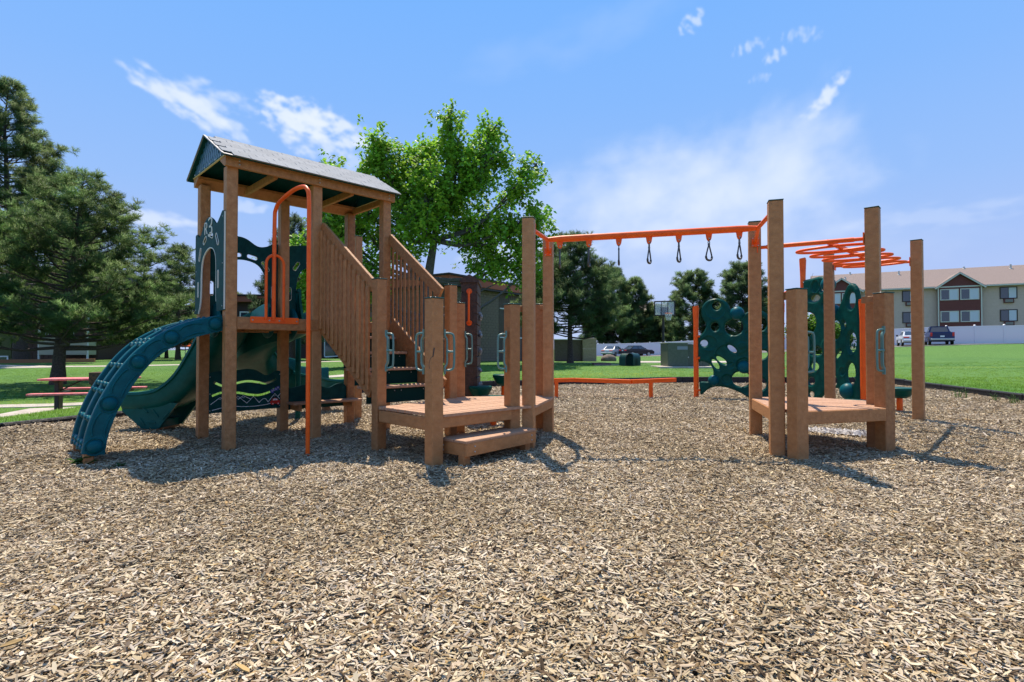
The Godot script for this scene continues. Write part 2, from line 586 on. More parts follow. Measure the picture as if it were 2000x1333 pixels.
func look():
	var cam := Camera3D.new()
	cam.name = "camera"
	cam.position = Vector3(0, 1.2, 0)
	cam.rotation = Vector3(0.0162, 0, 0)
	cam.fov = rad_to_deg(2.0 * atan(666.5 / 1064.0))
	cam.near = 0.05
	cam.far = 4000.0
	cam.current = true
	add_child(cam)
	var env := Environment.new()
	env.background_mode = Environment.BG_SKY
	var sky := Sky.new()
	var sm := PanoramaSkyMaterial.new()
	sm.panorama = sky_image()
	sky.sky_material = sm
	env.sky = sky
	env.background_energy_multiplier = 0.715
	env.tonemap_mode = Environment.TONE_MAPPER_LINEAR
	env.tonemap_exposure = 1.46
	env.sdfgi_enabled = true
	env.ssao_enabled = true
	env.ssil_enabled = true
	var we := WorldEnvironment.new()
	we.name = "world_environment"
	we.environment = env
	add_child(we)
	var sun := DirectionalLight3D.new()
	sun.name = "sun"
	sun.light_energy = 1.6
	sun.light_color = Color(1.0, 0.945, 0.86)
	sun.light_angular_distance = 0.5
	sun.shadow_enabled = true
	sun.sky_mode = DirectionalLight3D.SKY_MODE_LIGHT_AND_SKY
	add_child(sun)
	var el := deg_to_rad(64.8)
	var to_sun := Vector3(-0.21 * cos(el), sin(el), -0.978 * cos(el))
	sun.look_at_from_position(to_sun * 100.0, Vector3.ZERO, Vector3.UP)


# ---------------------------------------------------------------- ground
var PIT := PackedVector2Array([Vector2(-11.6, -3), Vector2(-7.13, 7.6), Vector2(-5.85, 10.8), Vector2(-4.4, 15.0), Vector2(-0.64, 17.9), Vector2(6.2, 19.9), Vector2(13.6, 19.6), Vector2(11.85, 12.6), Vector2(10.2, 5.0), Vector2(9.0, -3.0)])
var mulch_noise := FastNoiseLite.new()
var patch_noise := FastNoiseLite.new()


func ss(a: float, b: float, x: float) -> float:
	return smoothstep(a, b, x)


func land(x: float, z: float) -> float:
	return 0.15 - 0.52 * ss(-7.4, -11.5, x) * (1.0 - ss(15, 45, z)) + 0.25 * ss(16, 32, z) - 0.12 * ss(50, 80, z) + 1.42 * ss(14, 48, x) * ss(16, 50, z)


func mulch(x: float, z: float) -> float:
	return mulch_noise.get_noise_2d(x, z) * 0.035 + mulch_noise.get_noise_2d(x * 5.0 + 40.0, z * 5.0) * 0.012 + 0.1 * ss(-4.6, -7.0, x) - 0.005


func land_normal(x: float, z: float) -> Vector3:
	var e := 0.4
	return Vector3(-(land(x + e, z) - land(x - e, z)) / (2 * e), 1, (land(x, z + e) - land(x, z - e)) / (2 * e)).normalized()


func near_pit(p: Vector2) -> float:      # metres outside the pit's edge, negative inside
	var d := 1e9
	for i in PIT.size():
		d = minf(d, p.distance_to(Geometry2D.get_closest_point_to_segment(p, PIT[i], PIT[(i + 1) % PIT.size()])))
	return -d if Geometry2D.is_point_in_polygon(p, PIT) else d


func grass_tint(x: float, z: float) -> Color:
	var a = patch_noise.get_noise_2d(x, z)
	var b = patch_noise.get_noise_2d(x * 4.0 + 90.0, z * 4.0)
	var k = clampf(0.5 + 0.9 * a + 0.5 * b, 0, 1)
	var c = Color(0.68, 0.82, 0.75).lerp(Color(1.3, 1.14, 1.2), k)
	var dry = 0.0
	for d in [[3.2, 22.0, 3.0, 1.5], [6.0, 23.5, 2.0, 0.8], [30.0, 42.0, 9.0, 2.0], [-13.0, 16.0, 3.0, 0.7], [20.0, 31.0, 6.0, 1.2], [15.5, 24.0, 1.5, 0.6], [22.0, 26.0, 3.0, 0.7], [27.0, 36.0, 5.0, 0.9], [-16.0, 22.0, 4.0, 0.7], [9.5, 22.5, 2.5, 0.5]]:
		var q = pow((x - d[0]) / d[2], 2) + pow((z - d[1]) / d[3], 2)
		dry = maxf(dry, (1.0 - ss(0.2, 1.3, q + b * 0.9)) * 0.8)
	return c.lerp(Color(2.6, 1.55, 2.6), dry)


func axis(lo: Array, a: float, b: float, step: float, hi: Array) -> Array:
	var out := lo.duplicate()
	var x := a
	while x <= b + 1e-4:
		out.append(x); x += step
	out.append_array(hi)
	return out


func sheet(called: String, xs: Array, zs: Array, height: Callable, m: Material, tinted = null) -> MeshInstance3D:
	var b := mb()
	b.colored = tinted != null
	var v := PackedVector3Array()
	var n := PackedVector3Array()
	var c := PackedColorArray()
	var idx := PackedInt32Array()
	var w := xs.size()
	for z in zs:
		for x in xs:
			v.append(P(x, z, height.call(x, z)))
			if b.colored:
				c.append(tinted.call(x, z))
	for j in zs.size():
		for i in w:
			var a = v[j * w + mini(i + 1, w - 1)] - v[j * w + maxi(i - 1, 0)]
			var d = v[mini(j + 1, zs.size() - 1) * w + i] - v[maxi(j - 1, 0) * w + i]
			n.append(a.cross(d).normalized())
	for j in zs.size() - 1:
		for i in w - 1:
			var o = j * w + i
			idx.append_array([o, o + w, o + 1, o + 1, o + w, o + w + 1])
	var arr := []
	arr.resize(Mesh.ARRAY_MAX)
	arr[Mesh.ARRAY_VERTEX] = v
	arr[Mesh.ARRAY_NORMAL] = n
	if b.colored:
		arr[Mesh.ARRAY_COLOR] = c
	arr[Mesh.ARRAY_INDEX] = idx
	var mesh := ArrayMesh.new()
	mesh.add_surface_from_arrays(Mesh.PRIMITIVE_TRIANGLES, arr)
	var o := MeshInstance3D.new()
	o.name = numbered(called)
	o.mesh = mesh
	o.material_override = m
	add_child(o)
	o.set_meta("kind", "structure")
	return o


# a flat strip laid on the lawn along a line of points
func path_strip(called: String, pts: Array, width: float, lift: float, m: Material, label: String):
	var b := mb()
	var p := spline(pts, 8)
	for i in p.size() - 1:
		var q := []
		for j in [i, i + 1]:
			var t = (p[mini(j + 1, p.size() - 1)] - p[maxi(j - 1, 0)]).normalized()
			var s = Vector2(-t.y, t.x) * width * 0.5
			for k in [-1.0, 1.0]:
				var e = p[j] + s * k
				q.append(P(e.x, e.y, land(e.x, e.y) + lift))
		b.quad(q[0], q[1], q[3], q[2], Vector3.UP)
		for k in [0, 1]:
			b.quad(q[k], q[k + 2], q[k + 2] - Vector3(0, 0.1, 0), q[k] - Vector3(0, 0.1, 0), (q[k] - q[1 - k]).normalized())
	var o = part(called, b, m, self)
	o.set_meta("kind", "structure")
	o.set_meta("label", label)


func chip_color(r: RandomNumberGenerator) -> Color:
	var k = r.randf()
	var c: Color
	if k < 0.36:
		c = Color(0.42, 0.335, 0.225)
	elif k < 0.58:
		c = Color(0.58, 0.485, 0.345)
	elif k < 0.76:
		c = Color(0.25, 0.18, 0.105)
	elif k < 0.84:
		c = Color(0.38, 0.325, 0.25)
	elif k < 0.96:
		c = Color(0.11, 0.071, 0.038)
	else:
		c = Color(0.38, 0.255, 0.115)
	var s = r.randf_range(0.8, 1.18)
	return Color(c.r * s, c.g * s, c.b * s * r.randf_range(0.9, 1.08))


func mulch_texture() -> ImageTexture:      # flat chips drawn at random turns: what lies under and between the built ones
	var size := 1024
	var img := Image.create(size, size, false, Image.FORMAT_RGB8)
	img.fill(lin(0.11, 0.08, 0.05))
	var r := RandomNumberGenerator.new()
	r.seed = 77
	for k in 8500:
		var c := chip_color(r)
		var s = r.randf_range(0.55, 1.0)
		c = lin(c.r * s, c.g * s, c.b * s)
		var o = Vector2(r.randf() * size, r.randf() * size)
		var a = r.randf() * PI
		var d = Vector2(cos(a), sin(a))
		var hl = r.randf_range(6, 17)
		var hw = r.randf_range(1.6, 4.2)
		var e = Vector2(-d.y, d.x)
		for i in range(int(-hl), int(hl) + 1):
			var ww = hw * (1.0 - 0.5 * pow(absf(i) / hl, 3.0))
			for j in range(int(-ww), int(ww) + 1):
				var p = o + d * i + e * j
				img.set_pixel(posmod(int(p.x), size), posmod(int(p.y), size), c)
	return ImageTexture.create_from_image(img)


func chip_mesh(r: RandomNumberGenerator) -> ArrayMesh:      # a splinter of wood, 1 long: six-sided, uneven, thin
	var b := mb()
	var w = r.randf_range(0.13, 0.27)
	var th = r.randf_range(0.03, 0.075)
	var poly := PackedVector2Array()
	for q in [[-0.5, -0.4], [-0.18, -1.0], [0.3, -0.9], [0.5, -0.3], [0.42, 0.5], [0.1, 1.0], [-0.36, 0.8]]:
		poly.append(Vector2(q[0] + r.randf_range(-0.05, 0.05), (q[1] + r.randf_range(-0.25, 0.25)) * w * 0.5))
	var bend = r.randf_range(-0.08, 0.08)
	var m := poly.size()
	var top := []
	var bot := []
	for p in poly:
		var y = bend * (0.25 - p.x * p.x) * 2.0 + p.y * r.randf_range(-0.2, 0.2)
		top.append(Vector3(p.x, y + th * 0.5, p.y)); bot.append(Vector3(p.x * 0.96, y - th * 0.5, p.y * 0.9))
	for i in range(1, m - 1):
		var nn = (top[i] - top[0]).cross(top[i + 1] - top[0]).normalized()
		if nn.y < 0.0:
			nn = -nn
		b.tri(top[0], top[i], top[i + 1], nn)
	for i in m:
		var j = (i + 1) % m
		var e = poly[j] - poly[i]
		b.quad(top[i], top[j], bot[j], bot[i], Vector3(e.y, 0, -e.x).normalized())
	return b.mesh()


func chips():
	var root := thing("wood_chips", "loose pale tan wood chips covering the whole play area", "wood chips")
	root.set_meta("kind", "stuff")
	var r := RandomNumberGenerator.new()
	r.seed = 404
	# from, to (metres ahead), chips per square metre, length
	var bands := [[1.2, 3.2, 8800.0, 1.0], [3.2, 5.0, 6600.0, 1.0], [5.0, 7.5, 4000.0, 1.1], [7.5, 11.0, 2100.0, 1.3], [11.0, 20.0, 800.0, 1.6]]
	var kinds := 6
	var bufs := []
	var counts := []
	for k in kinds:
		bufs.append(PackedFloat32Array()); counts.append(0)
	for bd in bands:
		var zm = (bd[0] + bd[1]) * 0.5
		var x0 = maxf(-1.06 * bd[1] - 1.6, -12.0)
		var x1 = minf(1.06 * bd[1] + 1.6, 14.0)
		var num = int((x1 - x0) * (bd[1] - bd[0]) * bd[2])
		var per = num / kinds + 1
		for k in kinds:
			var buf := PackedFloat32Array()
			buf.resize(per * 16)
			var o := 0
			for i in per:
				var z = r.randf_range(bd[0], bd[1])
				var x = r.randf_range(x0, x1)
				if absf(x) > 1.02 * z + 1.6:
					continue
				if z > 7.0 and (x < -4.3 or x > 8.0 or z > 16.5) and not Geometry2D.is_point_in_polygon(Vector2(x, z), PIT):
					continue
				var a = r.randf() * TAU
				var tilt = r.randfn(0.0, 0.17)
				var roll = r.randfn(0.0, 0.2)
				if r.randf() < 0.07:
					tilt = r.randf_range(-0.9, 0.9)
				var s = r.randf_range(0.018, 0.052) * bd[3]
				var twig = r.randf() < 0.0005
				if twig:
					s = r.randf_range(0.07, 0.15)
				elif r.randf() < 0.03:
					s *= 1.6
				var ca = cos(a) * s
				var sa = sin(a) * s
				var y = mulch(x, z) + r.randf() * 0.026 + absf(tilt) * s * 0.3
				# x axis: along, tilted; z axis: across, rolled
				var ct = cos(tilt)
				var wz = 0.022 if twig else s * r.randf_range(0.7, 1.35)
				var cr = cos(roll)
				var ax = Vector3(ca * ct, sin(tilt) * s, sa * ct)
				var az = Vector3(-sin(a) * cr * wz, sin(roll) * wz, cos(a) * cr * wz)
				var ay = az.cross(ax)
				ay = ay * (s / ay.length())
				var c = chip_color(r)
				if twig:
					c = Color(0.09, 0.06, 0.038)
				var dmp = clampf(0.5 + 1.3 * patch_noise.get_noise_2d(x * 4.5, z * 4.5) + 0.7 * patch_noise.get_noise_2d(x * 17.0 + 9.0, z * 17.0), 0, 1)      # older, darker chips lie in patches
				c = Color(c.r * lerpf(0.85, 1.05, dmp), c.g * lerpf(0.82, 1.05, dmp), c.b * lerpf(0.76, 1.06, dmp))
				buf[o] = ax.x; buf[o + 1] = ay.x; buf[o + 2] = az.x; buf[o + 3] = x
				buf[o + 4] = ax.y; buf[o + 5] = ay.y; buf[o + 6] = az.y; buf[o + 7] = y
				buf[o + 8] = ax.z; buf[o + 9] = ay.z; buf[o + 10] = az.z; buf[o + 11] = -z
				buf[o + 12] = c.r; buf[o + 13] = c.g; buf[o + 14] = c.b; buf[o + 15] = 1.0
				o += 16
			buf.resize(o)
			bufs[k].append_array(buf)
			counts[k] += o / 16
	for k in kinds:
		var mm := MultiMesh.new()
		mm.transform_format = MultiMesh.TRANSFORM_3D
		mm.use_colors = true
		mm.mesh = chip_mesh(r)
		mm.instance_count = counts[k]
		mm.buffer = bufs[k]
		var o := MultiMeshInstance3D.new()
		o.name = child_name(root, "chips")
		o.multimesh = mm
		o.material_override = M.chip
		o.set_meta("kind", "stuff")
		root.add_child(o)


func ground():
	mulch_noise.seed = 9
	mulch_noise.frequency = 0.35
	mulch_noise.fractal_octaves = 2
	patch_noise.seed = 31
	patch_noise.frequency = 0.11
	var gt := ramp_texture(512, 0.06, 0.22, 0.55, [lin(0.04, 0.10, 0.010), lin(0.075, 0.19, 0.018), lin(0.10, 0.245, 0.024), lin(0.165, 0.32, 0.05)], 91)
	M.grass = textured(gt, 0.55, 0.9, bump_texture(512, 0.2, 14, 10.0), 0.9, true)
	M.grass.vertex_color_use_as_albedo = true
	M.mulch = textured(mulch_texture(), 0.62, 0.95, null, 0.0, true)
	var xs := axis([-900, -400, -200, -130, -90, -70, -55, -45, -38, -33, -29, -26], -24.0, 30.0, 0.6, [33, 37, 42, 48, 55, 65, 80, 110, 160, 250, 450, 900])
	var zs := axis([-300, -80, -30, -12], -6.0, 34.0, 0.6, [36, 39, 43, 47, 52, 58, 65, 75, 90, 120, 180, 300, 600, 1200])
	var low := func(x, z):
		var d = near_pit(Vector2(x, z)) if absf(x) < 32.0 and absf(z) < 40.0 else 9.0
		return land(x, z) - (0.6 if d < 0.45 else 0.02 if d < 3.0 else 0.0)
	sheet("ground", xs, zs, low, M.grass, grass_tint)
	# the lawn's rim, cut to the pit's edge
	var b := mb()
	b.colored = true
	var pts := []
	for i in PIT.size():
		var a = PIT[i]
		var c = PIT[(i + 1) % PIT.size()]
		var m = int(a.distance_to(c) / 0.6) + 1
		for k in m:
			pts.append(a.lerp(c, float(k) / m))
	var cen := Vector2(1, 8)
	for i in pts.size():
		var q := []
		for j in [i, (i + 1) % pts.size()]:
			var out = (pts[j] - cen).normalized()
			for e in [0.0, 1.9]:
				var p = pts[j] + out * e
				q.append(p)
		var vv := []
		for p in q:
			vv.append(P(p.x, p.y, land(p.x, p.y) - (0.03 if p == q[1] or p == q[3] else 0.0)))
		b.tint = grass_tint(q[0].x, q[0].y)
		b.quad(vv[0], vv[1], vv[3], vv[2], Vector3.UP)
	part("lawn_edge", b, M.grass, self).set_meta("kind", "structure")
	var mx := axis([], -13.0, 15.0, 0.25, [])
	var mz := axis([], -3.0, 21.0, 0.25, [])
	var floor_ := func(x, z):
		return mulch(x, z) - (0.0 if near_pit(Vector2(x, z)) < 0.15 else 0.5)
	sheet("play_area_ground", mx, mz, floor_, M.mulch)


func border_timbers():
	var first: Node3D = null
	var line := PackedVector2Array()
	for i in range(1, 9):
		line.append(PIT[i])
	line.insert(0, PIT[1].lerp(PIT[0], 0.5))
	var spots := []
	for i in line.size() - 1:
		var a = line[i]
		var c = line[i + 1]
		var m = maxi(1, int(round(a.distance_to(c) / 1.25)))
		for k in m:
			spots.append([a.lerp(c, float(k) / m), a.lerp(c, float(k + 1) / m)])
	var nth := ["first", "second", "third", "fourth", "fifth", "sixth", "seventh", "eighth", "ninth", "tenth", "eleventh", "twelfth", "thirteenth", "fourteenth", "fifteenth", "sixteenth"]
	var runs := [["left edge, counted away from the camera", 0], ["edge behind the play tower, counted from the left", 0], ["edge behind the balance beam, counted from the left", 0], ["right edge, counted from the back corner", 0]]
	for i in spots.size():
		var a = spots[i][0]
		var c = spots[i][1]
		var mid = (a + c) * 0.5
		var run = runs[3] if mid.x > 10.0 and mid.y < 19.5 else runs[2] if mid.y > 17.4 else runs[1] if mid.y > 10.8 else runs[0]
		var o := thing("border_timber", "%s black border timber of the %s" % [nth[mini(run[1], 15)], run[0]], "border", P(mid.x, mid.y, 0.0), (c - a).angle(), "black plastic timbers around the play area")
		run[1] += 1
		var h = land(mid.x, mid.y) + 0.03
		var l = a.distance_to(c)
		var b := mb()
		b.box(Vector3(0, h * 0.5 - 0.06, 0), Vector3(l - 0.012, h + 0.12, 0.085), Basis.IDENTITY, 0.012)
		part("board", b, M.border, o)
		b = mb()
		b.box(Vector3(0, h - 0.035, 0), Vector3(l - 0.04, 0.03, 0.103), Basis.IDENTITY, 0.008)
		b.box(Vector3(0, h * 0.5 - 0.07, 0), Vector3(l - 0.3, 0.022, 0.103), Basis.IDENTITY, 0.008)
		part("rib", b, M.border, o)
		b = mb()
		b.lathe([Vector2(0.001, h + 0.012), Vector2(0.022, h + 0.01), Vector2(0.026, h), Vector2(0.026, h - 0.02)], Transform3D(Basis.IDENTITY, Vector3(l * 0.5 - 0.09, 0, 0)), 10)
		part("stake_head", b, M.black, o)


func grass_blades():
	var b := mb()
	var r := RandomNumberGenerator.new()
	r.seed = 55
	for k in 12:
		var a = r.randf() * TAU
		var d = Vector3(cos(a), 0, sin(a))
		var o = Vector3(r.randf_range(-0.06, 0.06), 0, r.randf_range(-0.06, 0.06))
		var h = r.randf_range(0.025, 0.055)
		var s = Vector3(-d.z, 0, d.x) * 0.004
		var tip = o + Vector3(0, h, 0) + d * h * r.randf_range(0.1, 0.7)
		b.tri3(o - s, o + s, tip, Vector3.UP + d * 0.4, Vector3.UP + d * 0.4, Vector3.UP + d * 0.4)
	var mesh := b.mesh()
	var ts := []
	var cs := []
	for band in [[8.0, 13.0, 130.0], [13.0, 20.0, 75.0], [20.0, 30.0, 32.0]]:
		var x1 = band[1] * 1.06 + 1.0
		for k in int(2.0 * x1 * (band[1] - band[0]) * band[2]):
			var p = Vector2(r.randf_range(-x1, x1), r.randf_range(band[0], band[1]))
			if absf(p.x) > p.y * 1.02 + 1.0 or near_pit(p) < 0.05:
				continue
			var t := Basis(Vector3.UP, r.randf() * TAU).scaled(Vector3.ONE * r.randf_range(0.7, 1.25))
			ts.append(Transform3D(t, P(p.x, p.y, land(p.x, p.y) - 0.012)))
			var g = grass_tint(p.x, p.y)
			var s = r.randf_range(0.7, 1.3)
			cs.append(Color(0.115 * g.r * s, 0.255 * g.g * s, 0.025 * g.b * s))
	var o := many("grass", mesh, M.needle, self, ts, cs)
	tag(o, "short mown green grass of the lawns around the play area", "grass")


# ---------------------------------------------------------------- the play tower
func bolt(b: MB, o: Vector3, nn: Vector3, r := 0.009):
	var x = (Vector3.UP if absf(nn.y) < 0.9 else Vector3.RIGHT).cross(nn).normalized()
	var t := Transform3D(Basis(x, nn, x.cross(nn)), o)
	b.lathe([Vector2(0.0005, r * 0.7), Vector2(r * 0.6, r * 0.6), Vector2(r, r * 0.1), Vector2(r, -0.002)], t, 8, true)


func square_post(called: String, parent: Node, off: Vector3, o: Vector3, top: float, w: float, turn := 0.0, capped := true, m: Material = null):
	var b := mb(off)
	var bs := Basis(Vector3.UP, turn)
	b.box(Vector3(o.x, (top - 0.3) * 0.5, o.z), Vector3(w, top + 0.3, w), bs, 0.009)
	var p = part(called, b, m if m else [M.cedar, M.cedar3, M.cedar2][rng.randi() % 3], parent)
	if capped:
		b = mb(off)
		b.box(Vector3(o.x, top + 0.005, o.z), Vector3(w + 0.006, 0.01, w + 0.006), bs, 0.003)
		part("cap", b, M.cap, p)
		b = mb(off)
		for k in 3:
			bolt(b, Vector3(o.x, top + 0.011, o.z) + bs * Vector3((k - 1) * w * 0.3, 0, (k % 2) * w * 0.2), Vector3.UP, 0.008)
		part("screws", b, M.bolt, p)
	return p


func tower():
	var t := thing("play_tower", "tall brown play tower with shingled gable roof and dark teal panels", "play tower", TOWER, YAW)
	var w := 0.1293
	var bay := 1.0786
	var dp := 1.071
	for i in 3:
		for j in 2:
			square_post("post", t, Vector3.ZERO, TL(i * bay, j * dp), 3.432, w, 0.0, false)
	square_post("post", t, Vector3.ZERO, TL(2.60, 1.62), 3.2, w, 0.0, true)
	# eaves beams
	var sec := PackedVector2Array([Vector2(-0.118, 3.4125), Vector2(-0.068, 3.4125), Vector2(0.075, 3.50), Vector2(0.075, 3.534), Vector2(-0.118, 3.534)])
	for side in 2:
		var b := mb()
		var f := 1.0 if side == 0 else -1.0
		var t0 := 0.0 if side == 0 else dp
		var tr := Transform3D(Basis(Vector3(0, 0, -f), Vector3.UP, Vector3(f, 0, 0)), TL(0, t0, 0))
		b.prism(sec, -0.098 if f > 0 else -2.255, 2.255 if f > 0 else 0.098, tr)
		var p = part("roof_beam", b, M.cedar, t)
		b = mb()
		for i in 3:
			for k in 2:
				bolt(b, TL(i * bay + (0.06 if i == 0 else 0.0), t0 - f * 0.119, 3.45 + k * 0.045), Vector3(0, 0, f), 0.012)
		part("bolts", b, M.bolt, p)
	for s in [0.54, 1.62, 2.2]:
		var b := mb()
		b.beam(TL(s, 0.0, 3.455), TL(s, dp, 3.455), 0.05, 0.088)
		part("tie_beam", b, M.cedar, t)
	roof(t)
	# deck
	var dk := 1.606
	var fronts := [[TL(0.065, -0.052, dk - 0.078), TL(bay + 0.02, -0.052, dk - 0.078)], [TL(0, 0.065, dk - 0.078), TL(0, dp - 0.065, dk - 0.078)], [TL(0.065, dp + 0.03, dk - 0.078), TL(2 * bay - 0.065, dp + 0.03, dk - 0.078)], [TL(2 * bay, 0.065, dk - 0.078), TL(2 * bay, dp - 0.065, dk - 0.078)], [TL(bay + 0.066, 0.0, dk - 0.078), TL(2 * bay - 0.065, 0.0, dk - 0.078)]]
	for f in fronts:
		var b := mb()
		b.beam(f[0], f[1], 0.042, 0.156, Vector3.UP, 0.008)
		part("deck_beam", b, M.cedar2, t)
	for k in 8:
		var b := mb()
		var y := 0.0 + k * 0.1335
		b.box(TL(bay, y + 0.067, dk - 0.016), Vector3(2 * bay - 0.05, 0.03, 0.127))
		part("deck_plank", b, M.deckplank, t)
	for s in [0.55, 1.62]:
		var b := mb()
		b.beam(TL(s, 0.0, dk - 0.1), TL(s, dp, dk - 0.1), 0.04, 0.12)
		part("joist", b, M.cedar2, t)
	arch_panel(t)
	back_panels(t)
	car_panel(t)
	bench_panel(t)
	# a red hand loop at the far corner
	var b := mb()
	b.tube(spline([TL(2.19, 1.25, 2.1), TL(2.19, 1.25, 2.5), TL(2.21, 1.2, 2.6), TL(2.25, 1.12, 2.64), TL(2.28, 1.1, 2.5), TL(2.28, 1.1, 2.1)], 6), 0.028, 10)
	part("hand_loop", b, M.red, t, "red hand loop at the back corner post")


func roof(t: Node3D):
	var s0 := -0.154
	var s1 := 2.286
	var mid := 0.5355
	var te := 0.207
	var he := 3.517
	var hr := 3.935
	var grays := []
	for k in 4:
		var q := [lin(0.195, 0.215, 0.24), lin(0.215, 0.237, 0.263), lin(0.235, 0.255, 0.28), lin(0.205, 0.223, 0.247)][k] as Color
		var d := q.darkened(0.12)
		grays.append(textured(ramp_texture(128, 0.08, 0.3, 0.5, [d, q, q.lightened(0.12)], 130 + k), 2.5, 0.85))
	for side in 2:
		var f := 1.0 if side == 0 else -1.0
		var eave := TL(0, mid - f * (mid + te), he)
		var ridge := TL(0, mid, hr)
		var up = (ridge - eave)
		var l: float = up.length()
		up = up / l
		var nn: Vector3 = Vector3(1, 0, 0).cross(up)
		if nn.y < 0:
			nn = -nn
		var b := mb()
		b.box((eave + ridge) * 0.5 + Vector3((s0 + s1) * 0.5, 0, 0) - nn * 0.011, Vector3(s1 - s0, 0.02, l), Basis(Vector3.RIGHT, nn, Vector3.RIGHT.cross(nn)), 0.003)
		var p = part("roof_panel", b, M.tealboard, t)
		b = mb()
		b.box(eave + Vector3((s0 + s1) * 0.5, 0, 0) + nn * 0.003 + up * 0.004, Vector3(s1 - s0 + 0.012, 0.006, 0.05), Basis(Vector3.RIGHT, nn, Vector3.RIGHT.cross(nn)), 0.001)
		for s in [s0, s1]:
			b.box((eave + ridge) * 0.5 + Vector3(s, 0, 0) + nn * 0.001, Vector3(0.03, 0.014, l), Basis(Vector3.RIGHT, nn, Vector3.RIGHT.cross(nn)), 0.003)
		part("drip_edge", b, plain(lin(0.24, 0.25, 0.27), 0.6), p)
		var rows := 7
		var r := RandomNumberGenerator.new()
		r.seed = 8 + side
		var shapes := []
		for k in 3:
			var sb := mb()
			sb.box(Vector3.ZERO, Vector3(0.2 + 0.012 * k, 0.0065 + 0.0015 * k, 0.15), Basis.IDENTITY, 0.002)
			shapes.append(sb.mesh())
		var rise: float = l / rows
		for j in rows:
			var x = s0 + 0.11 - (j % 2) * 0.11
			var i := 0
			while x < s1 - 0.03:
				var k = (i + j * 2) % 3
				var wd: float = 0.2 + 0.012 * k
				var xa := maxf(x, s0 + 0.006)
				var xb := minf(x + wd, s1 - 0.006)
				var z = rise * (j + 0.5) - 0.022
				var bs := Basis(Vector3.RIGHT, nn, Vector3.RIGHT.cross(nn)).rotated(Vector3.RIGHT, 0.05 * f)
				bs.x *= maxf(0.03, (xb - xa) / wd)
				if xb - xa > 0.03:
					again("shingle", shapes[k], grays[r.randi() % 4], p, Transform3D(bs, eave + Vector3((xa + xb) * 0.5, 0, 0) + up * minf(z, l - 0.07) + nn * (0.0175 + r.randf() * 0.001)))
				x += wd + 0.004
				i += 1
	for s in [-0.1, 2.235]:
		var tri := PackedVector2Array([Vector2(-0.10, 3.535), Vector2(1.17, 3.535), Vector2(0.5355, 3.895)])
		var b := mb()
		var tr := Transform3D(Basis(Vector3(0, 0, -1), Vector3.UP, Vector3(1, 0, 0)), Vector3(s, 0, 0))
		b.prism(tri, -0.008, 0.008, tr)
		var g = part("gable_panel", b, M.gable, t)
		b = mb()
		var r := RandomNumberGenerator.new()
		r.seed = 3
		var out := -1.0 if s < 1.0 else 1.0
		for j in 6:
			var y := 3.545 + j * 0.052
			var half := (3.885 - y) / 0.36 * 0.635 - 0.045
			var nn := int(half * 2.0 / 0.075)
			for i in nn:
				var z := 0.5355 - half + (i + 0.5 + (0.25 if j % 2 else -0.0)) * half * 2.0 / nn
				b.box(Vector3(s + out * (0.011 + 0.002 * (j % 2)), y + 0.03, -z), Vector3(0.008, 0.056 + r.randf() * 0.01, 0.066), Basis(Vector3.FORWARD, r.randf_range(-0.05, 0.05)), 0.003)
		part("scales", b, M.gable, g).set_meta("kind", "stuff")
		b = mb()
		b.box(Vector3(s, 3.531, -0.5355), Vector3(0.022, 0.007, 1.3), Basis.IDENTITY, 0.0)
		part("bottom_edge", b, M.cream, g)
		b = mb()
		for i in 6:
			bolt(b, Vector3(s + out * 0.014, 3.55, -(0.0 + i * 0.214)), Vector3(out, 0, 0), 0.014)
		part("bolts", b, M.bolt, g)


func board_panel(called: String, parent: Node, tr: Transform3D, poly: PackedVector2Array, holes: Array, depth: float, m: Material, label := "") -> MeshInstance3D:
	var b := mb()
	var hs := []
	for h in holes:
		hs.append(fine2(h, 0.022))
	b.prism(fine2(poly, 0.03), 0.0, depth, tr, hs)
	return part(called, b, m, parent, label)


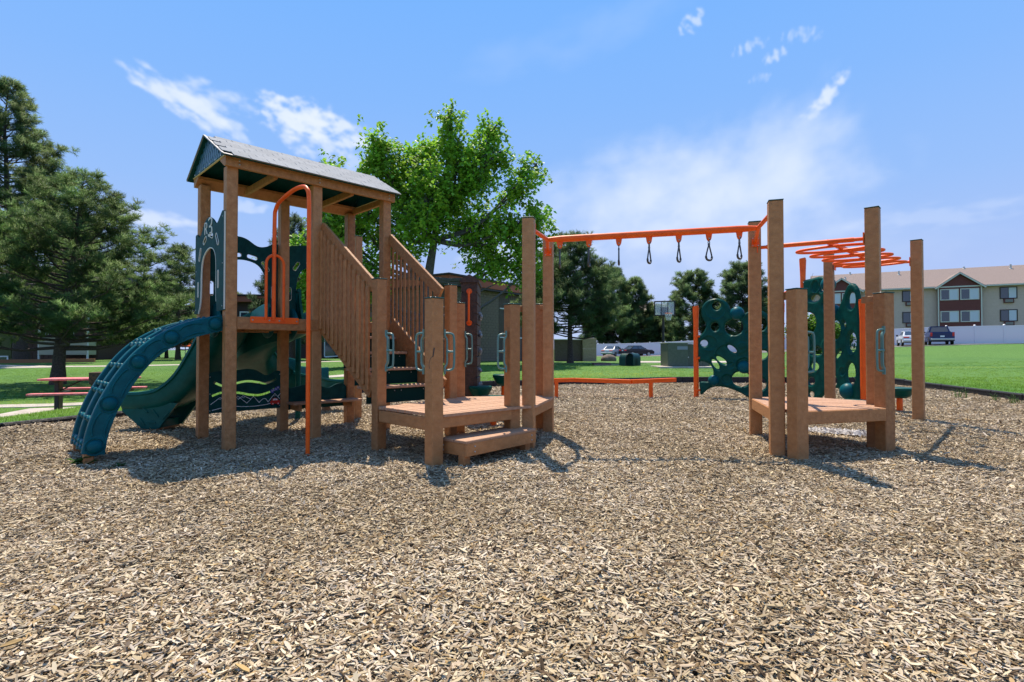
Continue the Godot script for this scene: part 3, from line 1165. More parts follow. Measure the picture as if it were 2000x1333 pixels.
func arch_panel(t: Node3D):      # the teal doorway panel with R3 on it, facing left
	# x runs toward the front of the tower as seen from the left: x = -(t) so that writing reads right
	var tr := Transform3D(Basis(Vector3(0, 0, 1), Vector3.UP, Vector3(-1, 0, 0)), Vector3(-0.068, 0, 0))
	var top := spline2([Vector2(-1.12, 2.735), Vector2(-1.06, 2.75), Vector2(-0.96, 2.70), Vector2(-0.86, 2.735), Vector2(-0.72, 2.86), Vector2(-0.56, 2.90), Vector2(-0.40, 2.855), Vector2(-0.25, 2.77), Vector2(-0.13, 2.82), Vector2(-0.02, 2.89), Vector2(0.035, 2.87)], 5)
	var poly := PackedVector2Array([Vector2(0.045, 2.70), Vector2(0.045, 1.68), Vector2(-0.20, 1.68), Vector2(-0.235, 1.80), Vector2(-0.25, 1.95)])
	poly.append_array(spline2([Vector2(-0.25, 2.2), Vector2(-0.27, 2.36), Vector2(-0.35, 2.46), Vector2(-0.50, 2.50), Vector2(-0.66, 2.47), Vector2(-0.80, 2.38), Vector2(-0.86, 2.22)], 5))
	poly.append_array(PackedVector2Array([Vector2(-0.87, 1.95), Vector2(-0.91, 1.78), Vector2(-0.98, 1.68), Vector2(-1.13, 1.68)]))
	poly.append_array(top)
	var holes := [slot2(Vector2(-0.17, 2.52), Vector2(-0.235, 2.62), 0.028), slot2(Vector2(-0.40, 2.64), Vector2(-0.48, 2.665), 0.03), slot2(Vector2(-0.66, 2.64), Vector2(-0.74, 2.60), 0.03), slot2(Vector2(-0.88, 2.52), Vector2(-0.93, 2.40), 0.025), slot2(Vector2(-0.155, 2.16), Vector2(-0.155, 1.98), 0.02), slot2(Vector2(-0.98, 2.08), Vector2(-0.98, 1.92), 0.02)]
	var p = board_panel("arch_panel", t, tr, poly, holes, 0.02, M.tealboard)
	# pale edges where the board is cut
	var b := mb()
	var edge := []
	for q in spline2([Vector2(-0.235, 1.80), Vector2(-0.25, 1.95), Vector2(-0.25, 2.2), Vector2(-0.27, 2.36), Vector2(-0.35, 2.46), Vector2(-0.50, 2.50), Vector2(-0.66, 2.47), Vector2(-0.80, 2.38), Vector2(-0.86, 2.22), Vector2(-0.87, 1.95), Vector2(-0.91, 1.78), Vector2(-0.98, 1.68)], 5):
		edge.append(tr * Vector3(q.x, q.y, 0.012))
	b.tube(edge, 0.0105, 6)
	b.box(tr * Vector3(0.047, 2.28, 0.01), Vector3(0.018, 1.18, 0.006), Basis.IDENTITY, 0.0)
	for h in holes:
		var ring := []
		for q in h:
			ring.append(tr * Vector3(q.x, q.y, 0.0205))
		ring.append(ring[0])
		b.tube(ring, 0.006, 5, false)
	part("pale_edge", b, M.capedge, p)
	for ch in [["R", 0.29, Vector2(-0.735, 2.64)], ["3", 0.44, Vector2(-0.575, 2.57)]]:
		var tm := TextMesh.new()
		tm.text = ch[0]
		tm.font = SystemFont.new()
		tm.font.font_names = PackedStringArray(["Droid Sans"])
		tm.font.font_weight = 400
		tm.font_size = 96
		tm.pixel_size = ch[1] / 96.0
		tm.depth = 0.006
		tm.horizontal_alignment = HORIZONTAL_ALIGNMENT_LEFT
		tm.vertical_alignment = VERTICAL_ALIGNMENT_BOTTOM
		var o := again("lettering", tm, M.capedge, p, Transform3D(tr.basis * Basis.from_scale(Vector3(0.85, 0.75, 1)), tr * Vector3(ch[2].x, ch[2].y, 0.022)))
	b = mb()
	for q in [Vector2(0.0, 2.82), Vector2(0.0, 2.25), Vector2(0.0, 1.73), Vector2(-1.08, 1.73), Vector2(-1.08, 2.25)]:
		bolt(b, tr * Vector3(q.x, q.y, 0.02), Vector3(-1, 0, 0), 0.008)
	part("bolts", b, M.bolt, p)


func back_panels(t: Node3D):      # two teal arch panels over the slide entrances, at the back of the deck
	for k in 2:
		var o := 1.0786 * k
		var tr := Transform3D(Basis(Vector3.RIGHT, Vector3.UP, Vector3(0, 0, 1)), TL(o, 1.075 + 0.062, 0))
		var poly := PackedVector2Array()
		poly.append_array(spline2([Vector2(0.02, 2.72), Vector2(0.12, 2.78), Vector2(0.25, 2.80), Vector2(0.42, 2.82), Vector2(0.56, 2.80), Vector2(0.72, 2.71), Vector2(0.84, 2.72), Vector2(0.94, 2.77), Vector2(1.06, 2.78)], 5))
		poly.append_array(PackedVector2Array([Vector2(1.06, 1.62), Vector2(0.90, 1.62), Vector2(0.855, 1.8)]))
		poly.append_array(spline2([Vector2(0.85, 2.1), Vector2(0.82, 2.3), Vector2(0.72, 2.44), Vector2(0.54, 2.49), Vector2(0.36, 2.46), Vector2(0.25, 2.34), Vector2(0.21, 2.1)], 5))
		poly.append_array(PackedVector2Array([Vector2(0.205, 1.8), Vector2(0.16, 1.62), Vector2(0.02, 1.62)]))
		var holes := [slot2(Vector2(0.40, 2.545), Vector2(0.47, 2.555), 0.028), slot2(Vector2(0.60, 2.55), Vector2(0.69, 2.53), 0.028), slot2(Vector2(0.80, 2.47), Vector2(0.86, 2.38), 0.028), slot2(Vector2(0.24, 2.52), Vector2(0.19, 2.44), 0.028), slot2(Vector2(0.95, 2.12), Vector2(0.95, 1.98), 0.03), slot2(Vector2(0.11, 2.12), Vector2(0.11, 1.98), 0.03)]
		var p = board_panel("wave_panel", t, tr, poly, holes, 0.02, M.tealboard)
		var b := mb()
		for h in holes:
			var ring := []
			for q in h:
				ring.append(tr * Vector3(q.x, q.y, 0.0205))
			ring.append(ring[0])
			b.tube(ring, 0.0028, 5, false)
		part("pale_edge", b, M.capedge, p)


func line_on(tr: Transform3D, pts: Array, z: float, r: float, b: MB):
	var p := []
	for q in pts:
		p.append(tr * Vector3(q.x, q.y, z))
	b.tube(p, r, 6)


func car_panel(t: Node3D):      # the low play panel: road, mountains, a sliding car and a gear cloud
	var tr := Transform3D(Basis(Vector3.RIGHT, Vector3.UP, Vector3(0, 0, 1)), TL(0, 1.03, 0))
	var poly := PackedVector2Array([Vector2(1.035, 0.345), Vector2(0.05, 0.335)])
	poly.append_array(spline2([Vector2(0.05, 0.87), Vector2(0.12, 0.90), Vector2(0.25, 0.905), Vector2(0.42, 0.915), Vector2(0.56, 0.93), Vector2(0.68, 0.905), Vector2(0.80, 0.835), Vector2(0.88, 0.85), Vector2(0.95, 0.895), Vector2(1.035, 0.88)], 5))
	var wave1 := spline([Vector2(0.12, 0.76), Vector2(0.25, 0.70), Vector2(0.40, 0.73), Vector2(0.55, 0.755), Vector2(0.70, 0.735), Vector2(0.82, 0.715), Vector2(0.96, 0.77)], 5)
	var wave2 := spline([Vector2(0.10, 0.57), Vector2(0.22, 0.61), Vector2(0.36, 0.605), Vector2(0.48, 0.59), Vector2(0.60, 0.56), Vector2(0.72, 0.55), Vector2(0.85, 0.58), Vector2(0.94, 0.63)], 5)
	var p = board_panel("car_panel", t, tr, poly, [ribbon2(wave1, 0.016), ribbon2(wave2, 0.016)], 0.02, M.tealboard, "low teal panel with wavy slots, white mountain lines and a red car")
	var b := mb()
	for l in [[Vector2(0.08, 0.455), Vector2(0.20, 0.545), Vector2(0.30, 0.50), Vector2(0.36, 0.47)], [Vector2(0.30, 0.445), Vector2(0.43, 0.55), Vector2(0.55, 0.445)], [Vector2(0.43, 0.50), Vector2(0.50, 0.555), Vector2(0.60, 0.50)], [Vector2(0.55, 0.445), Vector2(0.64, 0.535), Vector2(0.72, 0.44)], [Vector2(0.84, 0.44), Vector2(0.94, 0.56), Vector2(1.01, 0.48)], [Vector2(0.985, 0.515), Vector2(1.02, 0.555)]]:
		line_on(tr, l, 0.0205, 0.0045, b)
	line_on(tr, spline([Vector2(0.72, 0.445), Vector2(0.77, 0.49), Vector2(0.81, 0.49), Vector2(0.84, 0.445)], 5), 0.0205, 0.0045, b)
	line_on(tr, spline([Vector2(0.10, 0.375), Vector2(0.22, 0.40), Vector2(0.35, 0.415), Vector2(0.5, 0.40), Vector2(0.65, 0.395), Vector2(0.80, 0.405), Vector2(0.88, 0.42)], 5), 0.0205, 0.005, b)
	for q in [Vector2(0.44, 0.525), Vector2(0.505, 0.535), Vector2(0.935, 0.535), Vector2(0.20, 0.53)]:
		line_on(tr, [q + Vector2(-0.02, -0.004), q + Vector2(0.0, -0.012), q + Vector2(0.02, 0.004)], 0.0205, 0.0025, b)
	part("mountain_lines", b, M.white, p)
	# the red car
	var car := PackedVector2Array([Vector2(0.875, 0.412), Vector2(0.872, 0.445), Vector2(0.89, 0.46), Vector2(0.905, 0.488), Vector2(0.94, 0.497), Vector2(0.975, 0.484), Vector2(0.99, 0.46), Vector2(1.012, 0.452), Vector2(1.015, 0.415)])
	b = mb()
	b.prism(car, 0.02, 0.032, tr)
	for x in [0.905, 0.982]:
		b.prism(circle2(Vector2(x, 0.414), 0.02, 14), 0.032, 0.038, tr)
	part("toy_car", b, M.red, p)
	b = mb()
	b.prism(PackedVector2Array([Vector2(0.905, 0.461), Vector2(0.915, 0.483), Vector2(0.938, 0.488), Vector2(0.938, 0.461)]), 0.032, 0.034, tr)
	b.prism(PackedVector2Array([Vector2(0.943, 0.461), Vector2(0.943, 0.488), Vector2(0.968, 0.48), Vector2(0.98, 0.461)]), 0.032, 0.034, tr)
	for x in [0.905, 0.982]:
		b.prism(circle2(Vector2(x, 0.414), 0.008, 10), 0.038, 0.04, tr)
	part("toy_car_window", b, M.white, p)
	b = mb()
	var r := RandomNumberGenerator.new()
	r.seed = 4
	for q in [Vector2(0.885, 0.598), Vector2(0.91, 0.612), Vector2(0.935, 0.618), Vector2(0.96, 0.632), Vector2(0.985, 0.648), Vector2(0.90, 0.585), Vector2(0.97, 0.622)]:
		b.prism(circle2(q, 0.019, 12), 0.02, 0.03 + r.randf() * 0.004, tr)
	part("gear_cloud", b, plain(lin(0.06, 0.06, 0.32), 0.45), p)
	b = mb()
	for q in [Vector2(0.895, 0.6), Vector2(0.917, 0.612), Vector2(0.95, 0.625), Vector2(0.98, 0.644)]:
		var ring := []
		for c in circle2(q, 0.0085, 10):
			ring.append(c)
		ring.append(ring[0])
		line_on(tr, ring, 0.035, 0.002, b)
	part("gear_lines", b, M.white, p)
	b = mb()
	for q in [Vector2(0.075, 0.37), Vector2(0.075, 0.6), Vector2(0.075, 0.83), Vector2(1.01, 0.38), Vector2(1.01, 0.62), Vector2(1.01, 0.84)]:
		bolt(b, tr * Vector3(q.x, q.y, 0.02), Vector3(0, 0, 1), 0.009)
	part("bolts", b, M.bolt, p)


func bench_panel(t: Node3D):
	var o := 1.0786
	var tr := Transform3D(Basis(Vector3.RIGHT, Vector3.UP, Vector3(0, 0, 1)), TL(o, 1.06, 0))
	var poly := PackedVector2Array([Vector2(1.02, 0.3), Vector2(0.05, 0.3)])
	poly.append_array(spline2([Vector2(0.05, 0.62), Vector2(0.16, 0.63), Vector2(0.36, 0.67), Vector2(0.56, 0.64), Vector2(0.70, 0.60), Vector2(0.85, 0.66), Vector2(0.95, 0.66), Vector2(1.02, 0.6)], 5))
	board_panel("bench_back", t, tr, poly, [], 0.02, M.tealboard)
	for k in 2:
		var b := mb()
		b.box(TL(1.66, 0.80 + k * 0.145, 0.405), Vector3(1.1, 0.034, 0.138))
		part("bench_plank", b, M.deckplank, t)
	for s in [1.2, 2.05]:
		var b := mb()
		b.box(TL(s, 0.88, 0.345), Vector3(0.05, 0.085, 0.3))
		part("bench_bracket", b, M.cedar2, t)


# ---------------------------------------------------------------- fire pole, climber, slides, stairs
func fire_pole():
	var base := TW(0.52, -1.03)
	var t := thing("fire_pole", "bright orange fire pole looping out from the tower deck to the ground", "fire pole", base, YAW)
	var off := TL(0.52, -1.03)
	var z := -0.09
	var b := mb(off)
	b.tube(spline([TL(0.49, z, 1.58), TL(0.49, z, 1.9), TL(0.492, z, 2.4), TL(0.495, z, 2.88), TL(0.495, z - 0.03, 2.98), TL(0.5, z - 0.14, 3.06), TL(0.505, z - 0.5, 3.12), TL(0.51, z - 0.78, 3.115), TL(0.515, z - 0.90, 3.06), TL(0.52, z - 0.935, 2.95), TL(0.52, z - 0.94, 2.6), TL(0.52, z - 0.94, 1.5), TL(0.52, z - 0.94, -0.25)], 8), 0.0245, 14)
	part("pole", b, M.orange, t)
	b = mb(off)
	var p := [TL(0.395, z, 1.58), TL(0.395, z, 2.2)]
	for k in 13:
		var a = PI - PI * k / 12.0
		p.append(TL(0.505 + 0.11 * cos(a), z, 2.29 + 0.115 * sin(a)))
	p.append(TL(0.615, z, 2.2)); p.append(TL(0.615, z, 1.58))
	b.tube(p, 0.0175, 12)
	part("hand_loop", b, M.orange, t)
	b = mb(off)
	b.box(TL(0.514, -0.078, 1.575), Vector3(0.605, 0.078, 0.01), Basis.IDENTITY, 0.003)
	part("plate", b, M.orange, t)
	b = mb(off)
	for s in [0.24, 0.44, 0.565, 0.79]:
		bolt(b, TL(s, -0.083, 1.57), Vector3(0, 0, 1), 0.011)
	part("bolts", b, M.bolt, t)


func climber():
	var t := thing("arched_climber", "blue-green moulded arched climber curving down from the tower's left end", "climber", TW(-1.3, 0.5), YAW)
	var off := TL(-1.3, 0.5)
	var outer := spline([Vector2(-1.405, 0.115), Vector2(-1.36, 0.37), Vector2(-1.262, 0.66), Vector2(-1.107, 0.955), Vector2(-0.925, 1.205), Vector2(-0.705, 1.39), Vector2(-0.43, 1.53), Vector2(-0.075, 1.628)], 6)
	var m := outer.size()
	var path := {}
	var ups := []
	var sides := []
	for i in m:
		var d = (outer[mini(i + 1, m - 1)] - outer[maxi(i - 1, 0)]).normalized()
		ups.append(TL(-d.y, 0, d.x))
		sides.append(TL(0, 1))
	var rail := func(t0: float, t1: float, top: float, depth: float) -> MB:
		var b := mb(off)
		var pts := []
		for i in m:
			pts.append(TL(outer[i].x, 0, outer[i].y))
		var e := 0.022
		var prof := PackedVector2Array([Vector2(t0, top - depth), Vector2(t1, top - depth), Vector2(t1, top - e), Vector2(t1 - e * 0.3, top - e * 0.3), Vector2(t1 - e, top), Vector2(t0 + e, top), Vector2(t0 + e * 0.3, top - e * 0.3), Vector2(t0, top - e)])
		b.sweep(prof, pts, sides, ups)
		return b
	var near = part("side_rail", rail.call(0.05, 0.155, 0.0, 0.196), M.blueteal, t)
	part("side_rail", rail.call(0.89, 0.99, 0.0, 0.196), M.blueteal, t)
	part("middle_rail", rail.call(0.45, 0.58, -0.004, 0.11), M.blueteal, t)
	var at := func(k: float) -> Array:      # a place along the outer curve: point, along, outward
		var f = k * (m - 1)
		var i = mini(int(f), m - 2)
		var p = outer[i].lerp(outer[i + 1], f - i)
		var d = (outer[i + 1] - outer[i]).normalized()
		return [p, d, Vector2(-d.y, d.x)]
	# rungs: pairs of round bars between the rails
	for k in [0.035, 0.065, 0.19, 0.33, 0.365, 0.47, 0.62, 0.655, 0.77, 0.90, 0.93]:
		var q = at.call(k)
		var p = q[0] - q[2] * 0.03
		var b := mb(off)
		b.tube([TL(p.x, 0.1, p.y), TL(p.x, 0.94, p.y)], 0.03, 12)
		part("rung", b, M.blueteal, t)
		b = mb(off)
		for s in [0.205, 0.40, 0.63, 0.84]:
			b.ball(TL(q[0].x - q[2].x * 0.012, s, q[0].y - q[2].y * 0.012), Vector3(0.028, 0.028, 0.036), 10, 7)
		part("grip_bump", b, M.blueteal, t)
	# floor behind the rungs
	var b := mb(off)
	var fp := []
	for i in m:
		fp.append(TL(outer[i].x, 0, outer[i].y))
	b.sweep(PackedVector2Array([Vector2(0.14, -0.15), Vector2(0.9, -0.15), Vector2(0.9, -0.125), Vector2(0.14, -0.125)]), fp, sides, ups)
	part("bed", b, M.blueteal, t)
	# bubbles and ribs on the near side
	for k in [0.055, 0.285, 0.52, 0.745, 0.955]:
		var q = at.call(k)
		var p = q[0] - q[2] * 0.1
		b = mb(off)
		var bs := Basis(TL(q[1].x, 0, q[1].y), TL(-q[2].x, 0, -q[2].y), Vector3(0, 0, 1))
		b.ball(TL(p.x, 0.05, p.y), Vector3(0.072, 0.072, 0.05), 20, 14, bs)
		var ring := []
		for j in 25:
			var a = TAU * j / 24
			ring.append(TL(p.x + 0.09 * cos(a), 0.05, p.y + 0.09 * sin(a)))
		b.tube(ring, 0.009, 8, false)
		part("bubble", b, M.blueteal, near)
	for seg in [[0.11, 0.235], [0.335, 0.465], [0.575, 0.69], [0.795, 0.905]]:
		for inset in [0.035, 0.15]:
			var pts := []
			for j in 9:
				var q = at.call(lerpf(seg[0], seg[1], j / 8.0))
				var p = q[0] - q[2] * (inset + 0.025 * pow(absf(j - 4) / 4.0, 3.0) * (1.0 if inset < 0.1 else 0.6))
				pts.append(TL(p.x, 0.05, p.y))
			b = mb(off)
			b.tube(pts, 0.011, 8)
			part("rib", b, M.blueteal, near)
	for s in [0.1, 0.85]:
		b = mb(off)
		b.box(TL(-1.345, s, 0.02), Vector3(0.09, 0.36, 0.09), Basis.IDENTITY, 0.006)
		part("foot", b, M.cedar2, t)


func trough(wd: float, wall: float, th: float) -> PackedVector2Array:
	var h := wd * 0.5
	var out := PackedVector2Array()
	var inner := [Vector2(-h, wall), Vector2(-h + 0.005, wall * 0.4), Vector2(-h + 0.05, 0.05), Vector2(-h + 0.13, 0.008), Vector2(0, 0.0), Vector2(h - 0.13, 0.008), Vector2(h - 0.05, 0.05), Vector2(h - 0.005, wall * 0.4), Vector2(h, wall)]
	out.append_array(PackedVector2Array(inner))
	# rolled rim, then the outside
	out.append_array(PackedVector2Array([Vector2(h + 0.02, wall + 0.016), Vector2(h + 0.05, wall + 0.008), Vector2(h + 0.056, wall - 0.03), Vector2(h + 0.03, wall - 0.04)]))
	out.append_array(PackedVector2Array([Vector2(h + th, wall * 0.4), Vector2(h - 0.02, 0.0), Vector2(h - 0.1, -th - 0.012), Vector2(-h + 0.1, -th - 0.012), Vector2(-h + 0.02, 0.0), Vector2(-h - th, wall * 0.4)]))
	out.append_array(PackedVector2Array([Vector2(-h - 0.03, wall - 0.04), Vector2(-h - 0.056, wall - 0.03), Vector2(-h - 0.05, wall + 0.008), Vector2(-h - 0.02, wall + 0.016)]))
	return out


func frames(path: Array) -> Array:      # level sideways direction and its upward partner along a slide
	var sides := []
	var ups := []
	for i in path.size():
		var d = (path[mini(i + 1, path.size() - 1)] - path[maxi(i - 1, 0)]).normalized()
		var s = d.cross(Vector3.UP).normalized()
		sides.append(s); ups.append(s.cross(d))
	return [sides, ups]


func wave_slide():
	var base := TW(-0.30, 2.5)
	var t := thing("wave_slide", "dark green open slide bending left behind the arched climber", "slide", base, YAW)
	var off := TL(-0.30, 2.5)
	var path := spline([TL(0.54, 1.02, 1.60), TL(0.54, 1.25, 1.585), TL(0.50, 1.42, 1.45), TL(0.38, 1.68, 1.05), TL(0.22, 1.95, 0.66), TL(0.0, 2.24, 0.40), TL(-0.22, 2.50, 0.32), TL(-0.45, 2.76, 0.31)], 7)
	var fr := frames(path)
	var b := mb(off)
	b.sweep(trough(0.56, 0.26, 0.03), path, fr[0], fr[1])
	part("trough", b, M.slide, t)
	for s in [0.17, 0.91]:
		b = mb(off)
		b.ball(TL(s, 1.22, 1.62), Vector3(0.075, 0.25, 0.24), 16, 12)
		part("entrance_hood", b, M.blueteal, t)
	# the moulded skirt that carries the exit
	var e = path[path.size() - 1]
	var d = (path[path.size() - 1] - path[path.size() - 4])
	d = Vector3(d.x, 0, d.z).normalized()
	var s = d.cross(Vector3.UP).normalized()
	var c: Vector3 = e - d * 0.42
	for sd in [-1.0, 1.0]:
		b = mb(off)
		var poly := PackedVector2Array([Vector2(-0.42, 0.42), Vector2(0.40, 0.50), Vector2(0.42, 0.30), Vector2(0.12, 0.05), Vector2(-0.14, 0.05)])
		var tr := Transform3D(Basis(d, Vector3.UP, d.cross(Vector3.UP)), Vector3(c.x, 0.0, c.z) + s * sd * 0.25)
		b.prism(poly, -0.02, 0.02, tr)
		var sk = part("exit_skirt", b, M.slide, t)
		b = mb(off)
		for l in [[Vector2(-0.30, 0.30), Vector2(-0.2, 0.18)], [Vector2(-0.05, 0.33), Vector2(-0.14, 0.22)], [Vector2(0.1, 0.37), Vector2(0.02, 0.28)], [Vector2(0.16, 0.34), Vector2(0.27, 0.38)], [Vector2(-0.1, 0.14), Vector2(0.03, 0.15)], [Vector2(0.07, 0.10), Vector2(0.14, 0.2)]]:
			b.beam(tr * Vector3(l[0].x, l[0].y, sd * 0.021), tr * Vector3(l[1].x, l[1].y, sd * 0.021), 0.022, 0.02, d.cross(Vector3.UP), 0.006)
		part("moulded_rib", b, M.slide, sk)
	b = mb(off)
	b.beam(Vector3(c.x, 0.1, c.z) - s * 0.26 - d * 0.0, Vector3(c.x, 0.1, c.z) + s * 0.26, 0.2, 0.12)
	part("exit_floor", b, M.slide, t)
	b = mb(off)
	b.box(Vector3(c.x, 0.035, c.z), Vector3(0.5, 0.035, 0.2), Basis(s, Vector3.UP, s.cross(Vector3.UP)))
	b.box(Vector3(c.x, -0.1, c.z), Vector3(0.13, 0.26, 0.1), Basis(s, Vector3.UP, s.cross(Vector3.UP)))
	part("foot", b, M.cedar2, t)


func spiral_slide():
	var t := thing("spiral_slide", "green spiral slide winding down behind the tower to an exit on the right", "slide", TW(1.75, 2.0), YAW)
	var off := TL(1.75, 2.0)
	var ctrl := [TL(1.62, 1.02, 1.60), TL(1.62, 1.22, 1.585)]
	var cs := 1.72
	var ct := 2.02
	var rr := 0.72
	for k in 8:
		var a = deg_to_rad(-110.0 - k * 26.0)
		ctrl.append(TL(cs + rr * cos(a), ct + rr * sin(a), 1.46 - k * 0.145))
	ctrl.append(TL(2.35, 2.95, 0.36)); ctrl.append(TL(2.75, 3.1, 0.31)); ctrl.append(TL(3.05, 3.18, 0.31))
	var path := spline(ctrl, 6)
	var fr := frames(path)
	var b := mb(off)
	var prof := trough(0.56, 0.3, 0.03)
	for i in prof.size():      # the outer wall of the turn stands higher
		if prof[i].x < -0.2 and prof[i].y > 0.08:
			prof[i].y += 0.22
	b.sweep(prof, path, fr[0], fr[1])
	part("trough", b, M.slide, t)
	for s in [1.25, 2.0]:
		b = mb(off)
		b.ball(TL(s, 1.22, 1.60), Vector3(0.075, 0.25, 0.24), 16, 12)
		part("entrance_hood", b, M.blueteal, t)
	b = mb(off)
	b.tube([TL(cs, ct, -0.2), TL(cs, ct, 1.7)], 0.045, 12)
	part("centre_pole", b, M.slide, t)
	b = mb(off)
	b.box(TL(2.75, 3.1, 0.1), Vector3(0.12, 0.4, 0.12))
	part("foot", b, M.cedar2, t)


func staircase():
	var t := thing("staircase", "brown stairs with slatted railings from the low platform up to the tower deck", "stairs", TW(1.7, -0.6), YAW)
	var off := TL(1.7, -0.6)
	var t_lo := -1.27
	var t_hi := -0.06
	# steps
	for k in 4:
		var h := 0.53 + 0.215 * (k + 1)
		var tt := t_lo + 0.14 + 0.29 * k
		var b := mb(off)
		b.box(TL(1.70, tt + 0.12, h - 0.017), Vector3(0.95, 0.034, 0.28))
		part("tread", b, M.deckplank, t)
	for k in 5:
		var h := 0.53 + 0.215 * k
		var tt := t_lo + 0.145 + 0.29 * k if k < 4 else t_hi + 0.0
		if k == 4:
			tt = t_lo + 0.145 + 0.29 * 4 - 0.06
		var b := mb(off)
		b.box(TL(1.70, tt + 0.02, h + 0.09), Vector3(0.95, 0.178, 0.016), Basis.IDENTITY, 0.001)
		var p = part("riser", b, M.riser, t)
		b = mb(off)
		for s in [1.33, 1.62, 1.72, 2.07]:
			bolt(b, TL(s, tt + 0.011, h + 0.15), Vector3(0, 0, 1), 0.008)
		part("bolts", b, M.bolt, p)
	for side in 2:
		var s0: float = [1.145, 2.20][side]
		var s1: float = [1.22, 2.23][side]
		var out: float = [-1.0, 1.0][side]
		var rise_lo := 2.02
		var rise_hi := 2.93
		# sloping boards: hand rail and stringer
		var b := mb(off)
		var deep: float = [0.25, 0.42][side]
		b.beam(TL(s1, t_lo, 0.845 - deep * 0.5), TL(s0, t_hi, 1.705 - deep * 0.5), 0.045, deep, Vector3.UP, 0.005)
		part("stringer", b, M.cedar2, t)
		b = mb(off)
		b.beam(TL(s1, t_lo - 0.02, rise_lo - 0.06), TL(s0, t_hi, rise_hi - 0.06), 0.045, 0.14, Vector3.UP, 0.005)
		part("hand_rail", b, M.cedar2, t)
		var count := 12
		for k in count:
			var f := (k + 0.35) / count
			var tt := lerpf(t_hi, t_lo, f)
			var s := lerpf(s0, s1, f) + out * 0.036
			var hi := lerpf(rise_hi, rise_lo, f) - 0.095
			var lo := lerpf(1.50, 0.66, f) + 0.0
			b = mb(off)
			b.box(TL(s, tt, (lo + hi) * 0.5), Vector3([0.034, 0.022][side], hi - lo, [0.066, 0.05][side]), Basis.IDENTITY, 0.007)
			part("picket", b, M.cedar2 if (k * 7) % 3 else M.cedar, t)


# ---------------------------------------------------------------- low platforms
func grab_handle(parent: Node, off: Vector3, o: Vector3, out: Vector3, h0 := 0.95, h1 := 1.43):
	var b := mb(off)
	var m := (h0 + h1) * 0.5
	var side = out.cross(Vector3.UP).normalized()
	var pl := []
	for q in [[0.0, h0 - 0.005], [0.0, h0 + 0.06], [0.022, h0 + 0.11], [0.022, m], [0.022, h1 - 0.11], [0.0, h1 - 0.06], [0.0, h1 + 0.005]]:
		pl.append(o + out * (0.012 + q[0]) + Vector3(0, q[1], 0))
	var path := spline(pl, 5)
	var sides := []
	var ups := []
	for i in path.size():
		sides.append(side)
		var d = (path[mini(i + 1, path.size() - 1)] - path[maxi(i - 1, 0)]).normalized()
		ups.append(side.cross(d))
	b.sweep(PackedVector2Array([Vector2(-0.016, -0.009), Vector2(0.016, -0.009), Vector2(0.02, 0), Vector2(0.016, 0.009), Vector2(-0.016, 0.009), Vector2(-0.02, 0)]), path, sides, ups)
	var p := [o + out * 0.02 + Vector3(0, h1 - 0.035, 0), o + out * 0.075 + Vector3(0, h1 - 0.04, 0), o + out * 0.105 + Vector3(0, h1 - 0.075, 0), o + out * 0.11 + Vector3(0, m, 0), o + out * 0.105 + Vector3(0, h0 + 0.075, 0), o + out * 0.075 + Vector3(0, h0 + 0.04, 0), o + out * 0.02 + Vector3(0, h0 + 0.035, 0)]
	b.tube(spline(p, 6), 0.0125, 10)
	b.tube([o + out * 0.03 + Vector3(0, m, 0), o + out * 0.06 + Vector3(0, m, 0), o + out * 0.118 + Vector3(0, m, 0)], [0.03, 0.012, 0.01], 8)
	part("grab_handle", b, M.handle, parent)


func deck(t: Node3D, off: Vector3, poly: PackedVector2Array, dir: Vector2, top: float, edges: Array, wd := 0.137):
	var nrm := Vector2(-dir.y, dir.x)
	var lo := 1e9
	var hi := -1e9
	for p in poly:
		lo = minf(lo, p.dot(nrm)); hi = maxf(hi, p.dot(nrm))
	var count := int(ceil((hi - lo) / wd))
	for k in count:
		var a := lo + k * wd + 0.006
		var c := minf(lo + (k + 1) * wd - 0.006, hi)
		var strip := PackedVector2Array([dir * -9.0 + nrm * a, dir * 30.0 + nrm * a, dir * 30.0 + nrm * c, dir * -9.0 + nrm * c])
		for q in Geometry2D.intersect_polygons(poly, strip):
			var b := mb(off)
			b.prism(q, top - 0.03, top + 0.0006 * (k % 3), Transform3D(Basis(Vector3.RIGHT, Vector3.FORWARD, Vector3.UP), Vector3.ZERO))
			part("deck_plank", b, M.deckplank, t)
	for e in edges:
		var b := mb(off)
		var drop: float = e[2] if e.size() > 2 else 0.0
		b.beam(P(e[0].x, e[0].y, top - 0.075 - drop), P(e[1].x, e[1].y, top - 0.075 - drop), 0.042, 0.145 - drop * 0.2, Vector3.UP, 0.008)
		part("deck_beam", b, M.cedar, t)


